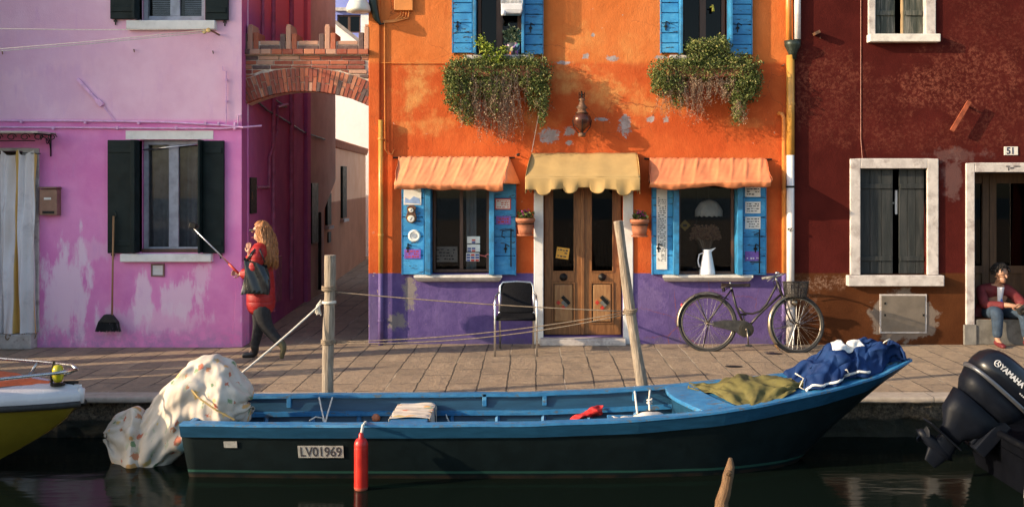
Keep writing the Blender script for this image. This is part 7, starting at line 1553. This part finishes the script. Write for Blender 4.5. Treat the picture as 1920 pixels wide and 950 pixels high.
ss_=thing('selfie_stick','long selfie stick with camera held up by the woman in red','selfie stick',wl_+Q(452,505,-.19)); m=MB(); A_1=wl_+Q(458,512,-.17); B_1=wl_+Q(376,427,-.22); m.tube([A_1.lerp(B_1,.22),B_1],[.010,.006],8); m.build('rod',M['alu'],ss_,smooth=True); m=MB(); m.tube([A_1+(A_1-B_1)*.03,A_1.lerp(B_1,.24)],.014,8); m.build('handle',M['redpaint'],ss_,smooth=True)
m=MB(); m.obox(B_1+Vector((-.01,0,.035)),(.075,.05,.06),Matrix.Rotation(R(15),3,'Y')); m.lathe([(.0,0),(.02,0),(.02,.02),(.012,.022)],B_1+Vector((.026,0,.03)),12,rot=Matrix.Rotation(R(90),3,'Y')); m.build('camera',M['iron'],ss_,bevel=.006); m=MB(); m.tube([B_1,B_1+Vector((-.02,0,.03)),B_1+Vector((-.05,0,.03))],.007,6); m.build('clamp',M['chrome'],ss_)

# ---- seated man on the doorstep: legs towards the canal, looking down at a camera
ml=Vector((wx(1882,.0),.10,0)); k2=1/149.5
def Q2(px,py,y=0): return Vector(((px-1882)*k2,y,(652-py)*k2))
def put2(n,px,py,y,r,r2=None): p=Q2(px,py,y); J[n]=(p.x,p.y,p.z,r) if r2 is None else (p.x,p.y,p.z,r,r2)
J={}; E=[]
put2('pel',1880,596,.20,.14,.12); put2('waist',1880,578,.16,.13,.11); put2('chest',1880,556,.10,.15,.12); put2('neck',1881,541,.04,.055); put2('neck2',1882,535,.02,.048); E+=chain('pel','waist','chest','neck','neck2')
grown_head(J,E,'neck2',Q2(1883,522,-.02),(.45,-.85,-.35),1.0)
for s,n,kx,fx_ in ((-1,'l',1857,1857),(1,'r',1906,1911)):
    put2('hip'+n,1880+s*13,598,.14,.10); put2('knee'+n,kx,590,-.30,.07); put2('ank'+n,fx_,640,-.29,.036); put2('toe'+n,fx_-s*2,648,-.40,.018); E+=[('pel','hip'+n)]+chain('hip'+n,'knee'+n,'ank'+n,'toe'+n)
put2('shl',1852,553,.10,.065); put2('ell',1852,580,-.05,.048); put2('wrl',1884,577,-.25,.034); E+=[('chest','shl')]+chain('shl','ell','wrl')
put2('shr',1908,553,.10,.065); put2('elr',1924,582,.0,.048); put2('wrr',1908,583,-.24,.034); E+=[('chest','shr')]+chain('shr','elr','wrr')
hand(J,E,'wrl',J['wrl'][:3],(.8,-.35,-.1),1,.9,1.0,(0,0,1),'hl'); hand(J,E,'wrr',J['wrr'][:3],(-.5,-.7,.1),-1,.9,1.0,(0,0,1),'hr')
mn=skin_mesh('person',J,E,skinm2,ml); tag(mn,'seated dark haired person in burgundy jacket on the doorstep looking at a camera','person')
J={}; E=[]; put2('a',1880,600,.20,.185,.15); put2('b',1880,578,.17,.18,.14); put2('c',1880,557,.11,.17,.13); put2('d',1881,545,.06,.085,.075); E+=chain('a','b','c','d')
put2('shl',1852,554,.10,.085); put2('ell',1850,581,-.04,.07); put2('wrl',1878,578,-.22,.048); E+=[('c','shl')]+chain('shl','ell','wrl')
put2('shr',1909,554,.10,.085); put2('elr',1926,583,.0,.07); put2('wrr',1912,584,-.21,.048); E+=[('c','shr')]+chain('shr','elr','wrr')
put2('t1',1848,600,.13,.06,.10); put2('t2',1842,624,.06,.035,.08); E+=[('b','t1'),('t1','t2')]
bur=simple('burgundy_jacket',(.14,.014,.017),.8,0,.25,9,.35,25); skin_mesh('jacket',J,E,bur,ml,mn,2)
m=MB(); m.grid(lambda u,v:ml+Q2(1881+(u-.5)*(13-6*v),547+30*v,0)+Vector((0,-.035+.035*v-.02*math.sin(math.pi*u),0)),10,10); m.build('shirt',simple('white_tshirt',(.62,.62,.66),.8),mn,smooth=True,solid=.01)
m=MB(); p=ml+Q2(1881,571,-.05); m.prism([(p.x-.018,p.z-.025),(p.x+.018,p.z-.025),(p.x,p.z+.02)],p.y-.012,p.y-.0); m.build('shirt_print',simple('blue_print',(.02,.06,.25),.7),mn)
jn=simple('blue_jeans',(.030,.052,.085),.85,0,.25,14,.2,60)
for s,n,kx,fx_ in ((-1,'l',1857,1857),(1,'r',1906,1911)):
    J={}; E=[]; put2('0',1880+s*13,598,.16,.11); put2('1',kx,589,-.29,.083); put2('2',fx_,625,-.29,.062); put2('3',fx_,638,-.285,.060); E=chain('0','1','2','3'); skin_mesh('trouser_leg',J,E,jn,ml,mn,2)
    J={}; E=[]; put2('0',fx_,640,-.28,.046); put2('1',fx_,646,-.28,.044,.04); put2('2',fx_-s*1,648,-.39,.042,.032); put2('3',fx_-s*2,649,-.46,.032,.022); E=chain('0','1','2','3'); skin_mesh('shoe',J,E,simple('dark_red_shoe',(.13,.012,.016),.6),ml,mn,2)
m=MB(); hc_=ml+Q2(1883,522,-.02); rng=random.Random(9); fw=Vector((.45,-.85,-.35)).normalized()
def cap2(u,v):
    a=u*2*math.pi; e=v*1.9; d=Vector((math.cos(a)*math.sin(e),math.sin(a)*math.sin(e),math.cos(e))); r=.106+.008*math.sin(a*7)*math.sin(e)
    if d.dot(fw)>.22 and d.z<.62: r*=.58
    return hc_+Vector((-.008,.015,.022))+d*r
m.grid(cap2,36,16,True)
for k_ in range(130):
    a=rng.uniform(0,6.28); e=rng.uniform(0,1.25); d=Vector((math.cos(a)*math.sin(e),math.sin(a)*math.sin(e),math.cos(e))); p=hc_+Vector((-.008,.015,.022))+d*.098; tng=Vector((d.z*math.cos(a),d.z*math.sin(a),-math.sin(e))); m.tube([p,p+d*.016+tng*.02,p+d*.008+tng*.05],[.010,.009,.002],4)
m.build('hair',simple('black_brown_hair',(.010,.007,.006),.85,0,.3,40,.3,80),mn,smooth=True)
cm=thing('camera','black camera held in both hands of the person on the doorstep','camera',ml+Q2(1898,584,-.33)); c_=cm.location; m=MB(); m.obox(c_+Vector((.01,-.01,.0)),(.12,.06,.085),Matrix.Rotation(R(-25),3,'Y')); m.obox(c_+Vector((.03,-.01,.05)),(.05,.05,.03),Matrix.Rotation(R(-25),3,'Y')); m.build('body',M['rubber'],cm,bevel=.008); m=MB(); m.lathe([(.0,0),(.034,0),(.036,.05),(.030,.06),(.0,.058)],c_+Vector((.01,-.03,-.005)),16,rot=Matrix.Rotation(R(110),3,'X')); m.build('lens',M['iron'],cm,smooth=True)
SKY, EXPO = 0.15, 0.93
# ================================================================ light, camera
SD = Vector((.91,.30,-.33)).normalized()        # the way the sunlight travels
el = math.asin(-SD.z)
wd = bpy.data.worlds.new('World'); scene.world = wd; wd.use_nodes = True; nt = wd.node_tree; nt.nodes.clear()
sk = nt.nodes.new('ShaderNodeTexSky'); sk.sky_type = 'NISHITA'; sk.sun_disc = False; sk.sun_elevation = el; sk.sun_rotation = math.atan2(-SD.x, -SD.y); sk.air_density = 1.0; sk.dust_density = 1.5; sk.ozone_density = 1.0
bg = nt.nodes.new('ShaderNodeBackground'); bg.inputs['Strength'].default_value = SKY
ow = nt.nodes.new('ShaderNodeOutputWorld'); nt.links.new(sk.outputs[0], bg.inputs[0]); nt.links.new(bg.outputs[0], ow.inputs[0])
ld = bpy.data.lights.new('sun','SUN'); ld.energy = 3.8; ld.angle = R(.5); ld.color = (1.0,.80,.56)
lo = bpy.data.objects.new('sun', ld); COL.objects.link(lo); lo.rotation_euler = SD.to_track_quat('-Z','Y').to_euler()
cd = bpy.data.cameras.new('camera'); cam = bpy.data.objects.new('camera', cd); COL.objects.link(cam); scene.camera = cam
cam.location = (0, CY, CZ); cam.rotation_euler = (R(90),0,0); cd.sensor_width = 36; cd.lens = 36*F/1920; cd.clip_end = 1000; cd.clip_start = .05
cd.shift_x = (960-CX)/1920; cd.shift_y = -(475-HY)/1920
scene.view_settings.view_transform = 'Standard'; scene.view_settings.look = 'None'; scene.view_settings.exposure = EXPO; scene.view_settings.gamma = 1
scene.render.engine = 'CYCLES'; c = scene.cycles; c.use_denoising = True; c.max_bounces = 6; c.diffuse_bounces = 3; c.glossy_bounces = 3; c.transmission_bounces = 3; c.transparent_max_bounces = 8; c.sample_clamp_indirect = 6; c.caustics_reflective = False; c.caustics_refractive = False
try: c.denoiser = 'OPENIMAGEDENOISE'
except Exception: pass
